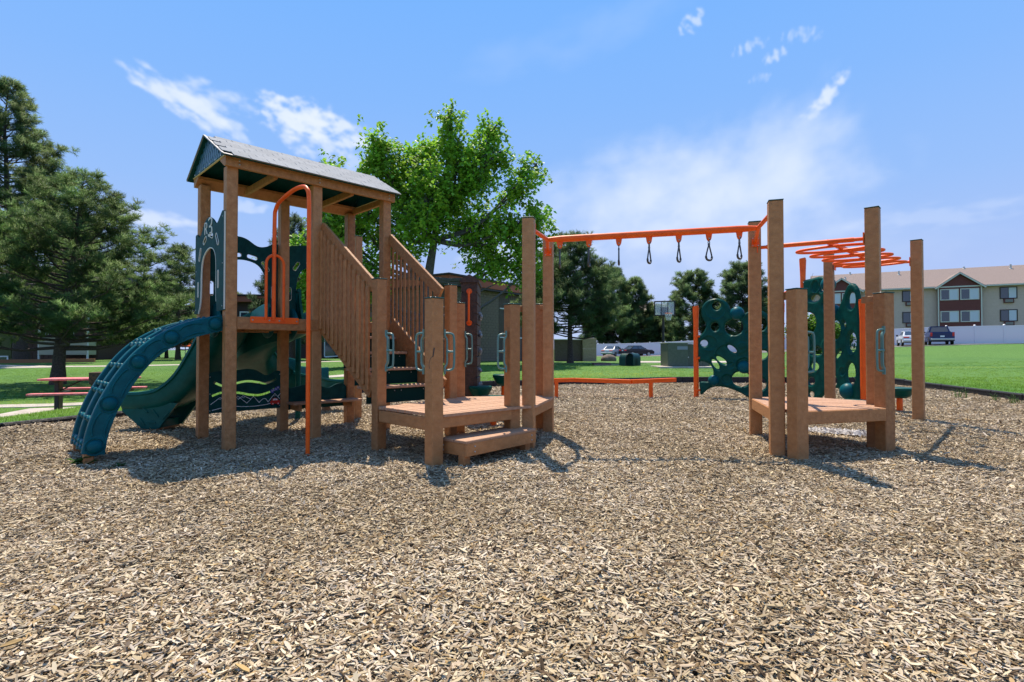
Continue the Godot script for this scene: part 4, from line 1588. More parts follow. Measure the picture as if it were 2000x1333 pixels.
func left_platform():
	var base := P(-0.4, 6.9)
	var t := thing("low_platform", "low brown deck with a box step, at the foot of the stairs", "play platform", base, 0.0, "")
	var w := 0.14
	var o := base
	var posts := {}
	for q in [["a", -1.60, 6.555, 2.05, YAW], ["b", -0.81, 5.665, 1.735, YAW], ["c", 0.0, 6.5, 1.74, 0.63], ["d", 0.205, 6.62, 2.80, -0.22], ["e", 0.524, 7.85, 2.80, -0.2], ["f", 0.41, 8.08, 1.87, -0.2], ["g", -0.755, 7.86, 1.87, 0.3], ["h", -0.855, 7.60, 2.10, YAW]]:
		posts[q[0]] = square_post("post", t, o, P(q[1], q[2]), q[3], 0.132 if q[0] in ["a", "h", "f", "g"] else 0.143, q[4])
	var poly := PackedVector2Array([Vector2(-1.57, 6.42), Vector2(-0.845, 5.70), Vector2(-0.70, 5.66), Vector2(0.06, 6.42), Vector2(0.29, 6.58), Vector2(0.60, 7.76), Vector2(0.42, 8.0), Vector2(-0.7, 7.80), Vector2(-0.87, 7.5)])
	deck(t, o, poly, Vector2.from_angle(0.80), 0.53, [[Vector2(-1.555, 6.44), Vector2(-0.885, 5.755), 0.035], [Vector2(-0.74, 5.67), Vector2(-0.015, 6.40)], [Vector2(0.255, 6.66), Vector2(0.575, 7.80)], [Vector2(-0.83, 7.5), Vector2(-1.5, 6.6)], [Vector2(-0.68, 7.78), Vector2(0.36, 7.98)]])
	# box step in front
	var c := [Vector2(-0.455, 5.53), Vector2(0.285, 6.42), Vector2(0.0, 6.70), Vector2(-0.735, 5.925)]
	var d: Vector2 = (c[1] - c[0]).normalized()
	var mid: Vector2 = (c[0] + c[1]) * 0.5
	var nb := Vector2(-d.y, d.x)
	for k in 2:
		var b := mb(o)
		var p = mid + nb * (0.10 + 0.197 * k)
		b.box(P(p.x, p.y, 0.258), Vector3(1.17, 0.03, 0.19), Basis(Vector3.UP, d.angle()))
		part("step_plank", b, M.deckplank, t)
	var b := mb(o)
	var fa: Vector2 = c[0] + nb * 0.022
	var fb: Vector2 = c[1] + nb * 0.022
	b.beam(P(fa.x, fa.y, 0.178), P(fb.x, fb.y, 0.178), 0.036, 0.13)
	part("step_board", b, M.cedar, t)
	for k in 2:
		b = mb(o)
		var q: Vector2 = c[k] + d * (0.02 if k == 0 else -0.02)
		b.beam(P(q.x, q.y, 0.178) + P(nb.x, nb.y) * 0.042, P(q.x, q.y, 0.178) + P(nb.x, nb.y) * 0.40, 0.036, 0.128)
		part("step_board", b, M.cedar, t)
	b = mb(o)
	b.beam(P(-0.88, 5.635, 0.178) + P(d.x, d.y) * 0.10, P(-0.60, 5.95, 0.178) + P(d.x, d.y) * 0.02, 0.036, 0.15)
	part("step_bracket", b, M.cedar, t)
	b = mb(o)
	for q in [c[0] + d * 0.12, c[1] - d * 0.08]:
		for h in [0.15, 0.205]:
			bolt(b, P(q.x, q.y, h) + P(nb.x, nb.y) * 0.003, P(-nb.x, -nb.y), 0.01)
	for h in [0.15, 0.2]:
		bolt(b, P(-0.74, 5.76, h) + P(nb.x, nb.y) * -0.02, P(-nb.x, -nb.y), 0.01)
	part("bolts", b, M.bolt, t)
	for q in [c[0] + nb * 0.09 + d * 0.05, c[1] + nb * 0.09 - d * 0.1]:
		b = mb(o)
		b.box(P(q.x, q.y, 0.03), Vector3(0.09, 0.3, 0.09), Basis(Vector3.UP, d.angle()), 0.006)
		part("step_foot", b, M.cedar2, t)
	grab_handle(t, o, P(-1.505, 6.475), P(0.9, -0.35).normalized(), 0.95, 1.43)
	grab_handle(t, o, P(-0.91, 5.68), P(-0.85, 0.4).normalized(), 0.95, 1.41)
	grab_handle(t, o, P(-0.715, 5.70), P(0.9, 0.2).normalized(), 0.95, 1.41)
	grab_handle(t, o, P(-0.68, 7.80), P(0.95, -0.15).normalized(), 0.96, 1.46)
	grab_handle(t, o, P(-0.06, 6.42), P(-0.9, -0.25).normalized(), 0.94, 1.42)
	# rails at the back between the short posts
	for e in [[Vector2(0.0, 6.58), Vector2(0.16, 6.62), 1.70], [Vector2(0.42, 8.0), Vector2(0.52, 7.9), 1.82]]:
		b = mb(o)
		b.beam(P(e[0].x, e[0].y, e[2]), P(e[1].x, e[1].y, e[2]), 0.04, 0.07)
		part("rail", b, M.cedar2, t)
	# a scuff on the front post
	b = mb(o)
	var sc := []
	for q in [[0.006, 1.22], [0.0, 1.18], [-0.008, 1.135], [-0.03, 1.115], [-0.045, 1.08], [-0.05, 1.04], [-0.045, 1.005]]:
		sc.append(P(-0.80 + q[0], 5.5615 + absf(q[0] - 0.0) * 0.98, q[1]))
	b.tube(spline(sc, 5), 0.0065, 6)
	part("scuff_mark", b, plain(lin(0.05, 0.04, 0.035), 0.8), posts["b"])


func right_platform():
	var base := P(3.9, 6.9)
	var o := base
	var t := thing("low_platform", "low brown deck on the right, between tall posts of both overhead climbers", "play platform", base)
	for q in [["e", 3.395, 7.6, 2.98, -0.31, 0.155], ["f", 2.985, 6.15, 2.88, -0.31, 0.15], ["g", 3.115, 5.95, 1.86, 0.31, 0.155], ["i", 4.36, 6.38, 1.862, 0.30, 0.15], ["j", 4.44, 6.68, 2.94, -0.74, 0.15]]:
		square_post("post", t, o, P(q[1], q[2]), q[3], q[5], q[4])
	var poly := PackedVector2Array([Vector2(3.37, 7.72), Vector2(2.98, 6.25), Vector2(3.19, 5.98), Vector2(4.34, 6.30), Vector2(4.55, 6.62), Vector2(4.75, 7.05), Vector2(4.2, 7.75)])
	deck(t, o, poly, Vector2.from_angle(0.27), 0.53, [[Vector2(3.35, 7.60), Vector2(3.0, 6.30)], [Vector2(3.22, 5.975), Vector2(4.30, 6.285)], [Vector2(4.52, 6.7), Vector2(4.72, 7.05)], [Vector2(4.72, 7.05), Vector2(4.2, 7.7)], [Vector2(4.2, 7.7), Vector2(3.5, 7.68)]])
	grab_handle(t, o, P(3.205, 5.965), P(0.95, 0.05).normalized(), 0.92, 1.43)
	grab_handle(t, o, P(4.31, 6.30), P(-0.9, -0.25).normalized(), 0.92, 1.47)
	var b := mb(o)
	b.beam(P(4.30, 6.45, 1.80), P(4.24, 6.58, 1.80), 0.05, 0.08)
	part("rail", b, M.cedar2, t)
	b = mb(o)
	b.beam(P(3.05, 6.14, 1.80), P(3.08, 5.98, 1.80), 0.05, 0.08)
	part("rail", b, M.cedar2, t)
	# a strip of pale cloth showing through the chips below the deck
	b = mb(P(4.1, 7.4))
	var cn := FastNoiseLite.new()
	cn.seed = 3
	cn.frequency = 3.2
	var at := func(u: float, v: float) -> Vector3:
		var wide := 0.11 + 0.07 * cn.get_noise_2d(u * 1.5, 7.0)
		var x := lerpf(4.10, 5.0, u)
		var z := lerpf(8.05, 7.50, u) + (v - 0.5) * 2.0 * wide + 0.05 * cn.get_noise_2d(u * 2.0, 3.0)
		return P(x, z, 0.02 + 0.075 * sin(PI * v) * (0.6 + 0.9 * absf(cn.get_noise_2d(u * 5.0, v * 1.2))) + 0.03 * cn.get_noise_2d(u * 9.0, v * 4.0))
	for i in 44:
		for j in 10:
			var q := [at.call(i / 44.0, j / 10.0), at.call((i + 1) / 44.0, j / 10.0), at.call((i + 1) / 44.0, (j + 1) / 10.0), at.call(i / 44.0, (j + 1) / 10.0)]
			var nq: Vector3 = (q[1] - q[0]).cross(q[3] - q[0]).normalized()
			b.quad(q[0], q[1], q[2], q[3], nq if nq.y > 0.0 else -nq)
	var cl := thing("cloth_scrap", "crumpled white cloth lying in the chips under the right platform", "cloth", P(4.1, 7.4))
	part("cloth", b, plain(lin(0.42, 0.40, 0.385), 0.95), cl)


# ---------------------------------------------------------------- overhead climbers
func ring_beam():
	var a := P(0.47, 7.22, 2.665)
	var c := P(3.12, 6.88, 2.745)
	var t := thing("ring_beam", "long orange overhead beam between the two low platforms, forked at each end", "climbing beam", P(1.8, 7.05))
	var off := P(1.8, 7.05)
	var b := mb(off)
	var d := (c - a).normalized()
	b.tube([a, a + d * 0.03, a + d * 0.16, a + d * 0.24, c - d * 0.24, c - d * 0.16, c - d * 0.03, c], [0.028, 0.031, 0.042, 0.044, 0.044, 0.042, 0.031, 0.028], 16)
	part("beam", b, M.orange, t)
	for e in [[a, P(0.515, 7.77, 2.61), P(0.245, 6.70, 2.69), P(0.02, -1.0)], [c, P(3.37, 7.51, 2.69), P(2.99, 6.24, 2.78), P(0.0, -1.0)]]:
		for k in [1, 2]:
			b = mb(off)
			b.tube([e[0] - (d * 0.0), e[k]], 0.026, 12)
			part("arm", b, M.orange, t)
			b = mb(off)
			var back = Vector3(0, 0, 1.0) if k == 1 else Vector3(0, 0, -1.0)
			b.box(e[k] + back * 0.0, Vector3(0.1, 0.13, 0.012), Basis(Vector3.UP, -0.24), 0.003)
			var pl = part("plate", b, M.orange, t)
			b = mb(off)
			for q in [Vector2(-0.035, -0.05), Vector2(0.035, -0.05), Vector2(-0.035, 0.05), Vector2(0.035, 0.05)]:
				bolt(b, e[k] + Basis(Vector3.UP, -0.24) * Vector3(q.x, q.y, 0.007 * back.z), back, 0.009)
			part("bolts", b, M.bolt, pl)
	var names := ["leftmost", "second from the left", "third from the left", "middle", "third from the right", "second from the right", "rightmost"]
	var turn := [1.45, 1.25, 1.35, 0.95, 0.9, 0.55, 0.75]
	var px := [1091.0, 1146.0, 1202.0, 1260.0, 1318.0, 1380.0, 1444.0]
	for k in 7:
		var f: float = [0.062, 0.205, 0.35, 0.495, 0.635, 0.775, 0.915][k]
		var o := a.lerp(c, f)
		b = mb(off)
		var tr := Transform3D(Basis(Vector3.UP, 0.13), o)
		b.prism(PackedVector2Array([Vector2(-0.042, -0.03), Vector2(0.042, -0.03), Vector2(0.03, -0.10), Vector2(0.018, -0.125), Vector2(0, -0.132), Vector2(-0.018, -0.125), Vector2(-0.03, -0.10)]), -0.011, 0.011, tr)
		var tb = part("ring_tab", b, M.orange, t)
		b = mb(off)
		for s in [-1.0, 1.0]:
			bolt(b, tr * Vector3(0, -0.1, 0.011 * s), tr.basis.z * s, 0.011)
		part("bolts", b, M.bolt, tb)
		var h := thing("hand_ring", "%s of the seven dark hand rings hanging from the orange beam" % names[k], "hand ring", o - Vector3(0, 0.36, 0), turn[k], "dark hand rings hanging from the orange beam")
		b = mb()
		for j in 2:      # two chain links and a hook
			var ring := []
			for i in 13:
				var an := TAU * i / 12
				ring.append(Vector3(0.016 * cos(an), 0.245 - 0.036 * j + 0.021 * sin(an), 0) if j == 1 else Vector3(0, 0.248 + 0.021 * sin(an), 0.016 * cos(an)))
			b.tube(ring, 0.0062, 6, false)
		b.box(Vector3(0, 0.183, 0), Vector3(0.03, 0.03, 0.022), Basis.IDENTITY, 0.005)
		part("chain", b, M.chain, h)
		b = mb()
		var drop := [Vector3(0, 0.18, 0)]
		drop.append_array([Vector3(0.02, 0.135, 0), Vector3(0.05, 0.05, 0), Vector3(0.055, 0.015, 0), Vector3(0.038, -0.012, 0), Vector3(0, -0.02, 0), Vector3(-0.038, -0.012, 0), Vector3(-0.055, 0.015, 0), Vector3(-0.05, 0.05, 0), Vector3(-0.02, 0.135, 0), Vector3(0, 0.18, 0)])
		var pp := spline(drop, 6)
		var rad := []
		for q in pp:
			rad.append(0.009 if q.y > 0.03 else 0.0135)
		b.tube(pp, rad, 10)
		part("grip", b, M.rubber, h)


func loop_ladder():
	var t := thing("loop_ladder", "orange overhead loop ladder from the right platform to two far posts", "overhead ladder", P(5.6, 8.4))
	var off := P(5.6, 8.4)
	square_post("post", t, off, P(6.86, 9.2), 3.05, 0.16, -0.8, true)
	square_post("post", t, off, P(6.01, 10.3), 3.06, 0.155, -0.75, true)
	var a0 := P(3.43, 7.55, 2.62)
	var a1 := P(4.36, 6.72, 2.575)
	var b0 := P(6.08, 10.22, 2.77)
	var b1 := P(6.78, 9.25, 2.70)
	for e in [[a0, a1], [b0, b1]]:
		var b := mb(off)
		var d: Vector3 = (e[1] - e[0]).normalized()
		b.tube([e[0], e[0] + d * 0.10, e[0] + d * 0.11, e[1] - d * 0.11, e[1] - d * 0.10, e[1]], [0.024, 0.024, 0.03, 0.03, 0.024, 0.024], 12)
		part("end_bar", b, M.orange, t)
		for k in 2:
			b = mb(off)
			b.box(e[k], Vector3(0.012, 0.15, 0.1), Basis(Vector3.UP, -0.75), 0.003)
			part("plate", b, M.orange, t)
	var am := a0.lerp(a1, 0.68)
	var bm := b0.lerp(b1, 0.62)
	var bb := mb(off)
	bb.tube([am, bm], 0.032, 14)
	part("centre_beam", bb, M.orange, t)
	var d := (bm - am).normalized()
	var sd := Vector3(a1.x - a0.x, 0, a1.z - a0.z).normalized()
	for k in 5:
		bb = mb(off)
		var o = am + d * (0.34 + 0.68 * k) - Vector3(0, 0.055, 0)
		var ring := []
		for i in 41:
			var an := TAU * i / 40
			ring.append(o + sd * 0.45 * cos(an) + d * 0.27 * sin(an))
		bb.tube(ring, 0.0185, 10, false)
		part("loop", bb, M.orange, t)


# ---------------------------------------------------------------- free-standing pieces
# a moulded climbing panel from an outline, holes and round reliefs: marched over a grid so that its edge is smooth
func moulded(b: MB, tr: Transform3D, outline: PackedVector2Array, discs: Array, holes: Array, reliefs: Array, cell: float, depth: float):
	var lo := Vector2(1e9, 1e9)
	var hi := Vector2(-1e9, -1e9)
	for p in outline:
		lo = lo.min(p); hi = hi.max(p)
	for d in discs:
		lo = lo.min(d[0] - Vector2.ONE * d[1]); hi = hi.max(d[0] + Vector2.ONE * d[1])
	lo -= Vector2.ONE * cell * 2; hi += Vector2.ONE * cell * 2
	var nx := int((hi.x - lo.x) / cell) + 1
	var ny := int((hi.y - lo.y) / cell) + 1
	var val := PackedFloat32Array()
	var z := PackedFloat32Array()
	val.resize(nx * ny)
	z.resize(nx * ny)
	for j in ny:
		for i in nx:
			var p := lo + Vector2(i, j) * cell
			var d := 1e9
			for k in outline.size():
				var a := outline[k]
				var c := outline[(k + 1) % outline.size()]
				var e := c - a
				var q := p - a - e * clampf((p - a).dot(e) / e.length_squared(), 0, 1)
				d = minf(d, q.length_squared())
			d = sqrt(d)
			if Geometry2D.is_point_in_polygon(p, outline):
				d = -d
			for q in discs:
				d = minf(d, p.distance_to(q[0]) - q[1])
			for q in holes:      # centre, half length, half width, turn
				var r := (p - q[0] as Vector2).rotated(-q[3])
				var m := Vector2(r.x / q[1], r.y / q[2]).length()
				d = maxf(d, (1.0 - m) * minf(q[1], q[2]))
			val[j * nx + i] = d
			var h := depth * (1.0 - 0.7 * ss(-0.035, -0.002, d))
			for q in reliefs:      # centre, radius, rise (negative: recessed), rim
				var r := p.distance_to(q[0])
				h += q[2] * (1.0 - ss(q[1] - 0.022, q[1] + 0.002, r)) + q[3] * exp(-pow((r - q[1] - 0.008) / 0.012, 2.0))
			z[j * nx + i] = h
	var grad := func(i: int, j: int) -> Vector3:
		var gx := (z[j * nx + mini(i + 1, nx - 1)] - z[j * nx + maxi(i - 1, 0)]) / (2 * cell)
		var gy := (z[mini(j + 1, ny - 1) * nx + i] - z[maxi(j - 1, 0) * nx + i]) / (2 * cell)
		return tr.basis * Vector3(-gx, -gy, 1.0)
	for j in ny - 1:
		for i in nx - 1:
			var cs := [[i, j], [i + 1, j], [i + 1, j + 1], [i, j + 1]]
			var poly := []
			for k in 4:
				var a = cs[k]
				var c = cs[(k + 1) % 4]
				var va := val[a[1] * nx + a[0]]
				var vc := val[c[1] * nx + c[0]]
				var pa := lo + Vector2(a[0], a[1]) * cell
				var pc := lo + Vector2(c[0], c[1]) * cell
				var na = grad.call(a[0], a[1])
				if va <= 0.0:
					poly.append([pa, z[a[1] * nx + a[0]], na, false])
				if (va <= 0.0) != (vc <= 0.0):
					var f := va / (va - vc)
					poly.append([pa.lerp(pc, f), lerpf(z[a[1] * nx + a[0]], z[c[1] * nx + c[0]], f), na, true])
			if poly.size() < 3:
				continue
			for k in range(1, poly.size() - 1):
				var q := [poly[0], poly[k], poly[k + 1]]
				var v := []
				for m in q:
					v.append(tr * Vector3(m[0].x, m[0].y, m[1]))
				b.tri3(v[0], v[1], v[2], q[0][2], q[1][2], q[2][2])
				v = []
				for m in q:
					v.append(tr * Vector3(m[0].x, m[0].y, -depth * 0.3))
				b.tri(v[0], v[1], v[2], -tr.basis.z)
			for k in poly.size():
				var a = poly[k]
				var c = poly[(k + 1) % poly.size()]
				if a[3] and c[3]:
					var e: Vector2 = c[0] - a[0]
					if e.length() > 1e-6:
						b.quad(tr * Vector3(a[0].x, a[0].y, a[1]), tr * Vector3(c[0].x, c[0].y, c[1]), tr * Vector3(c[0].x, c[0].y, -depth * 0.3), tr * Vector3(a[0].x, a[0].y, -depth * 0.3), (tr.basis * Vector3(e.y, -e.x, 0)).normalized())


func bubble_wall():
	var t := thing("bubble_climbing_wall", "dark green climbing wall of bubbles and holes between orange posts", "climbing wall", P(6.0, 12.8))
	var off := P(6.0, 12.8)
	var k := 0.002206
	var g := func(x: float, y: float) -> Vector2: return Vector2((x - 125.0) * k, (1250.0 - y) * k)
	# orange posts: flared, with slanted tops
	var posts := [[P(4.70, 13.9), 2.32, 0.062], [P(6.42, 12.95), 2.35, 0.055], [P(6.72, 12.55), 3.32, 0.058], [P(6.88, 10.65), 2.2, 0.062]]
	for q in posts:
		var b := mb(off)
		var o: Vector3 = q[0]
		var h: float = q[1]
		b.tube([o - Vector3(0, 0.2, 0), o + Vector3(0, h - 0.45, 0), o + Vector3(0, h - 0.25, 0), o + Vector3(0, h - 0.05, 0)], [q[2], q[2], q[2] * 1.12, q[2] * 1.28], 16, true)
		b.tube([o + Vector3(0, h - 0.05, 0), o + Vector3(-0.01, h, 0)], [q[2] * 1.28, q[2] * 1.1], 16, true)
		part("post", b, M.orange, t)
	var b := mb(off)
	b.tube(spline([P(6.42, 12.95, 2.3), P(6.45, 12.9, 2.52), P(6.55, 12.8, 2.58), P(6.72, 12.55, 2.58)], 6), 0.03, 10)
	part("top_bar", b, M.orange, t)
	for y in [0.4, 0.75, 1.1, 1.45, 1.8, 2.1]:
		b = mb(off)
		b.lathe([Vector2(0.055, 0), Vector2(0.068, 0.005), Vector2(0.068, 0.035), Vector2(0.055, 0.04)], Transform3D(Basis.IDENTITY, P(6.42, 12.95, y)), 14)
		part("collar", b, M.orange, t)
	# panel one, facing the platforms
	var a := P(4.70, 13.9)
	var c := P(6.42, 12.95)
	var x := (c - a).normalized()
	var tr := Transform3D(Basis(x, Vector3.UP, x.cross(Vector3.UP)), a)
	var out := PackedVector2Array()
	for q in [[145, 560], [200, 512], [236, 445], [228, 390], [196, 330], [184, 270], [200, 200], [255, 140], [340, 118], [425, 140], [478, 195], [505, 262], [545, 318], [600, 335], [650, 300], [710, 270], [790, 265], [860, 300], [905, 370], [930, 520], [930, 900], [925, 1180], [850, 1262], [760, 1262], [690, 1238], [600, 1185], [500, 1143], [400, 1122], [310, 1130], [240, 1170], [180, 1222], [166, 1160], [168, 1072], [262, 1068], [305, 1015], [314, 950], [292, 890], [240, 850], [185, 835], [148, 832]]:
		out.append(g.call(q[0], q[1]))
	out = spline2(Array(out) + [out[0]], 3)
	out.remove_at(out.size() - 1)
	var holes := []
	for q in [[350, 203, 48, 48, 0.0], [333, 442, 46, 50, 0.0], [535, 453, 98, 90, 0.0], [214, 630, 42, 38, 0.0], [400, 822, 66, 26, -0.62], [338, 868, 64, 28, -1.0], [515, 695, 60, 28, -0.7], [606, 1030, 96, 84, 0.0], [800, 420, 70, 80, 0.0], [820, 760, 60, 46, 0.4], [800, 1080, 60, 70, 0.0]]:
		holes.append([g.call(q[0], q[1]), q[2] * k, q[3] * k, q[4]])
	var rel := []
	for q in [[342, 250, 108, -0.02, 0.008], [270, 628, 84, -0.018, 0.008], [585, 633, 118, 0.02, 0.006], [620, 655, 42, 0.02, 0.0], [455, 765, 116, -0.018, 0.008], [640, 875, 84, -0.02, 0.01], [460, 1040, 60, -0.02, 0.008], [500, 882, 40, -0.018, 0.006], [390, 508, 30, 0.016, 0.0], [675, 1145, 60, -0.02, 0.006], [690, 370, 50, -0.018, 0.006], [690, 540, 45, -0.018, 0.006], [820, 600, 90, -0.02, 0.008]]:
		rel.append([g.call(q[0], q[1]), q[2] * k, q[3], q[4]])
	b = mb(off)
	moulded(b, tr, out, [], holes, rel, 0.0165, 0.05)
	var p1 = part("bubble_panel", b, M.teal, t)
	for q in [[570, 298, 76, 0.9], [318, 1055, 62, 0.8], [640, 900, 70, 0.75]]:
		b = mb(off)
		var o: Vector2 = g.call(q[0], q[1])
		b.ball(tr * Vector3(o.x, o.y, 0.03), Vector3(q[2] * k, q[2] * k, q[2] * k * q[3]), 22, 14, tr.basis)
		part("ball", b, M.blueteal, p1)
	for y in [0.18, 0.995, 1.545]:
		b = mb(off)
		b.tube([tr * Vector3(0.0, y, 0.05), tr * Vector3(0.1, y, 0.06)], 0.03, 10)
		part("clamp", b, M.orange, t)
	# panel two, seen at a slant: tall at its far post, falling toward the near one
	a = P(6.72, 12.55)
	c = P(6.88, 10.65)
	x = (c - a).normalized()
	tr = Transform3D(Basis(x, Vector3.UP, x.cross(Vector3.UP)), a)
	out = spline2([Vector2(0.06, 2.80), Vector2(0.35, 2.80), Vector2(0.72, 2.80), Vector2(0.95, 2.62), Vector2(0.93, 2.40), Vector2(0.75, 2.22), Vector2(0.80, 2.05), Vector2(0.95, 1.96), Vector2(1.15, 1.98), Vector2(1.32, 2.2), Vector2(1.5, 2.5), Vector2(1.68, 2.52), Vector2(1.82, 2.3), Vector2(1.84, 1.7), Vector2(1.84, 1.0), Vector2(1.84, 0.35), Vector2(1.8, 0.08), Vector2(1.6, 0.22), Vector2(1.4, 0.34), Vector2(1.1, 0.4), Vector2(0.85, 0.32), Vector2(0.6, 0.14), Vector2(0.4, 0.06), Vector2(0.06, 0.06), Vector2(0.06, 0.6), Vector2(0.06, 1.35), Vector2(0.25, 1.5), Vector2(0.5, 1.72), Vector2(0.45, 1.95), Vector2(0.25, 2.05), Vector2(0.06, 2.08), Vector2(0.06, 2.4), Vector2(0.06, 2.80)], 3)
	out.remove_at(out.size() - 1)
	holes = [[Vector2(0.45, 2.35), 0.18, 0.075, 0.0], [Vector2(0.72, 2.56), 0.08, 0.09, 0.0], [Vector2(1.12, 1.62), 0.17, 0.2, 0.0], [Vector2(0.5, 1.17), 0.2, 0.09, 0.0], [Vector2(0.42, 0.83), 0.15, 0.09, 0.0], [Vector2(0.3, 0.5), 0.13, 0.085, 0.0], [Vector2(0.3, 0.2), 0.1, 0.07, 0.0], [Vector2(1.2, 1.1), 0.12, 0.05, 0.7], [Vector2(1.0, 0.55), 0.16, 0.13, 0.0], [Vector2(1.62, 2.2), 0.11, 0.17, 0.0], [Vector2(1.62, 1.35), 0.12, 0.2, 0.0], [Vector2(1.58, 0.72), 0.13, 0.22, 0.0], [Vector2(1.4, 1.72), 0.05, 0.06, 0.0]]
	rel = [[Vector2(0.5, 2.6), 0.14, -0.02, 0.008], [Vector2(0.9, 1.25), 0.2, 0.02, 0.006], [Vector2(0.9, 1.2), 0.07, 0.02, 0.0], [Vector2(0.9, 0.8), 0.14, -0.02, 0.008], [Vector2(0.3, 1.35), 0.1, -0.018, 0.006], [Vector2(1.35, 0.75), 0.09, -0.02, 0.006]]
	b = mb(off)
	moulded(b, tr, out, [], holes, rel, 0.0185, 0.05)
	var p2 = part("bubble_panel", b, M.teal, t)
	for q in [[1.05, 2.0, 0.17], [1.5, 0.36, 0.17], [0.92, 2.6, 0.16]]:
		b = mb(off)
		b.ball(tr * Vector3(q[0], q[1], 0.03), Vector3(q[2], q[2], q[2] * 0.9), 22, 14, tr.basis)
		part("ball", b, M.blueteal, p2)
	for y in [0.15, 2.1, 2.74]:
		b = mb(off)
		bolt(b, tr * Vector3(0.1, y, 0.05), tr.basis.z, 0.014)
		part("bolts", b, M.bolt, p2)


func balance_beam():
	var t := thing("balance_beam", "low orange zigzag balance beam on short legs near the back border", "balance beam", P(2.4, 13.8))
	var off := P(2.4, 13.8)
	var pts := [P(1.02, 13.85, 0.425), P(1.62, 14.05, 0.425), P(2.9, 13.25, 0.425), P(4.22, 14.1, 0.425)]
	for k in 3:
		var b := mb(off)
		b.beam(pts[k], pts[k + 1], 0.1, 0.1, Vector3.UP, 0.006)
		part("beam", b, M.orange, t)
	for q in [P(1.13, 13.88), P(3.47, 13.62)]:
		var b := mb(off)
		b.box(q + Vector3(0, 0.12, 0), Vector3(0.075, 0.55, 0.075), Basis(Vector3.UP, 0.3), 0.004)
		part("leg", b, M.orange, t)


func stepping_pods():
	var labels := ["dark green cup-shaped stepping pod, highest of those behind the left platform", "dark green stepping pod beside the brown climbing pillar", "flat teal stepping pod low behind the left platform deck", "green cup-shaped stepping pod right of the right platform on an orange post", "flat green stepping pod showing above the right platform deck", "green stepping pod half hidden behind the right platform's short right post"]
	var q := [[P(-0.14, 9.6), 0.77, 0.2, false], [P(-0.54, 9.3), 0.585, 0.2, false], [P(-0.30, 8.75), 0.46, 0.21, true], [P(7.5, 10.55), 0.47, 0.25, false], [P(5.98, 9.5), 0.33, 0.2, true], [P(7.55, 11.6), 0.63, 0.22, false]]
	for k in 6:
		var t := thing("stepping_pod", labels[k], "stepping pod", q[k][0], 0.0, "green stepping pods on orange posts")
		var h: float = q[k][1]
		var r: float = q[k][2]
		var b := mb()
		if q[k][3]:
			b.lathe([Vector2(0.001, h), Vector2(r * 0.9, h), Vector2(r, h - 0.012), Vector2(r, h - 0.035), Vector2(r * 0.85, h - 0.05), Vector2(0.05, h - 0.07)], Transform3D.IDENTITY, 28)
		else:
			b.lathe([Vector2(0.001, h), Vector2(r * 0.92, h), Vector2(r, h - 0.012), Vector2(r, h - 0.045), Vector2(r * 0.96, h - 0.06), Vector2(r * 0.7, h - 0.16), Vector2(r * 0.45, h - 0.2), Vector2(0.05, h - 0.205)], Transform3D.IDENTITY, 28)
		part("step", b, M.teal, t)
		b = mb()
		b.tube([Vector3(0, -0.2, 0), Vector3(0, h - 0.04, 0)], 0.052, 14)
		part("post", b, M.orange, t)


func rock_pillar():
	var base := P(-0.73, 9.75)
	var t := thing("climbing_pillar", "dark brown brick-patterned climbing pillar with grey holds and an orange handle", "climbing wall", base)
	var w := 0.25
	var l := 0.95
	var h := 2.36
	var b := mb()
	b.box(Vector3(0, h * 0.5 - 0.1, 0), Vector3(w - 0.03, h + 0.2, l - 0.02), Basis.IDENTITY, 0.004)
	part("core", b, M.chocolate, t)
	var r := RandomNumberGenerator.new()
	r.seed = 6
	for sd in [-1.0, 1.0]:      # courses of bricks on the two long sides, lapping the corners
		var rows := 13
		for j in rows:
			var y := h / rows * (j + 0.5)
			var n := 3 if j % 2 else 2
			for i in n:
				var z := -l * 0.5 + l * (i + 0.5) / n
				b = mb()
				b.box(Vector3(sd * (w * 0.5 - 0.02), y, z), Vector3(0.066 + r.randf() * 0.006, h / rows - 0.012, l / n - 0.01), Basis.IDENTITY, 0.008)
				part("brick", b, M.chocolate, t)
	b = mb()
	b.prism(PackedVector2Array([Vector2(-0.165, h - 0.01), Vector2(0.165, h - 0.01), Vector2(0.165, h + 0.03), Vector2(0.0, h + 0.13), Vector2(-0.165, h + 0.03)]), -l * 0.5 - 0.02, l * 0.5 + 0.02)
	part("gable_cap", b, M.chocolate, t)
	b = mb()
	var p := [Vector3(0, 1.66, l * 0.5), Vector3(0, 1.66, l * 0.5 + 0.05), Vector3(0, 1.72, l * 0.5 + 0.075), Vector3(0, 2.14, l * 0.5 + 0.075), Vector3(0, 2.2, l * 0.5 + 0.05), Vector3(0, 2.2, l * 0.5)]
	b.tube(spline(p, 5), 0.018, 10)
	for y in [1.66, 2.2]:
		b.lathe([Vector2(0.001, 0.02), Vector2(0.045, 0.018), Vector2(0.05, 0.0)], Transform3D(Basis(Vector3.RIGHT, PI / 2), Vector3(0, y, l * 0.5 - 0.012)), 16)
	part("handle", b, M.orange, t)
	for sd in [-1.0, 1.0]:
		for j in 6:
			var o := Vector3(sd * (w * 0.5 + 0.03), 0.24 + 0.31 * j, r.randf_range(0.1, 0.38))
			b = mb()
			for q in 3:
				b.ball(o + Vector3(sd * 0.012 * q, r.randf_range(-0.05, 0.05), r.randf_range(-0.04, 0.04)), Vector3(r.randf_range(0.025, 0.045), r.randf_range(0.03, 0.055), r.randf_range(0.025, 0.05)), 10, 7)
			part("rock_hold", b, plain(lin(0.2, 0.21, 0.22), 0.6), t)


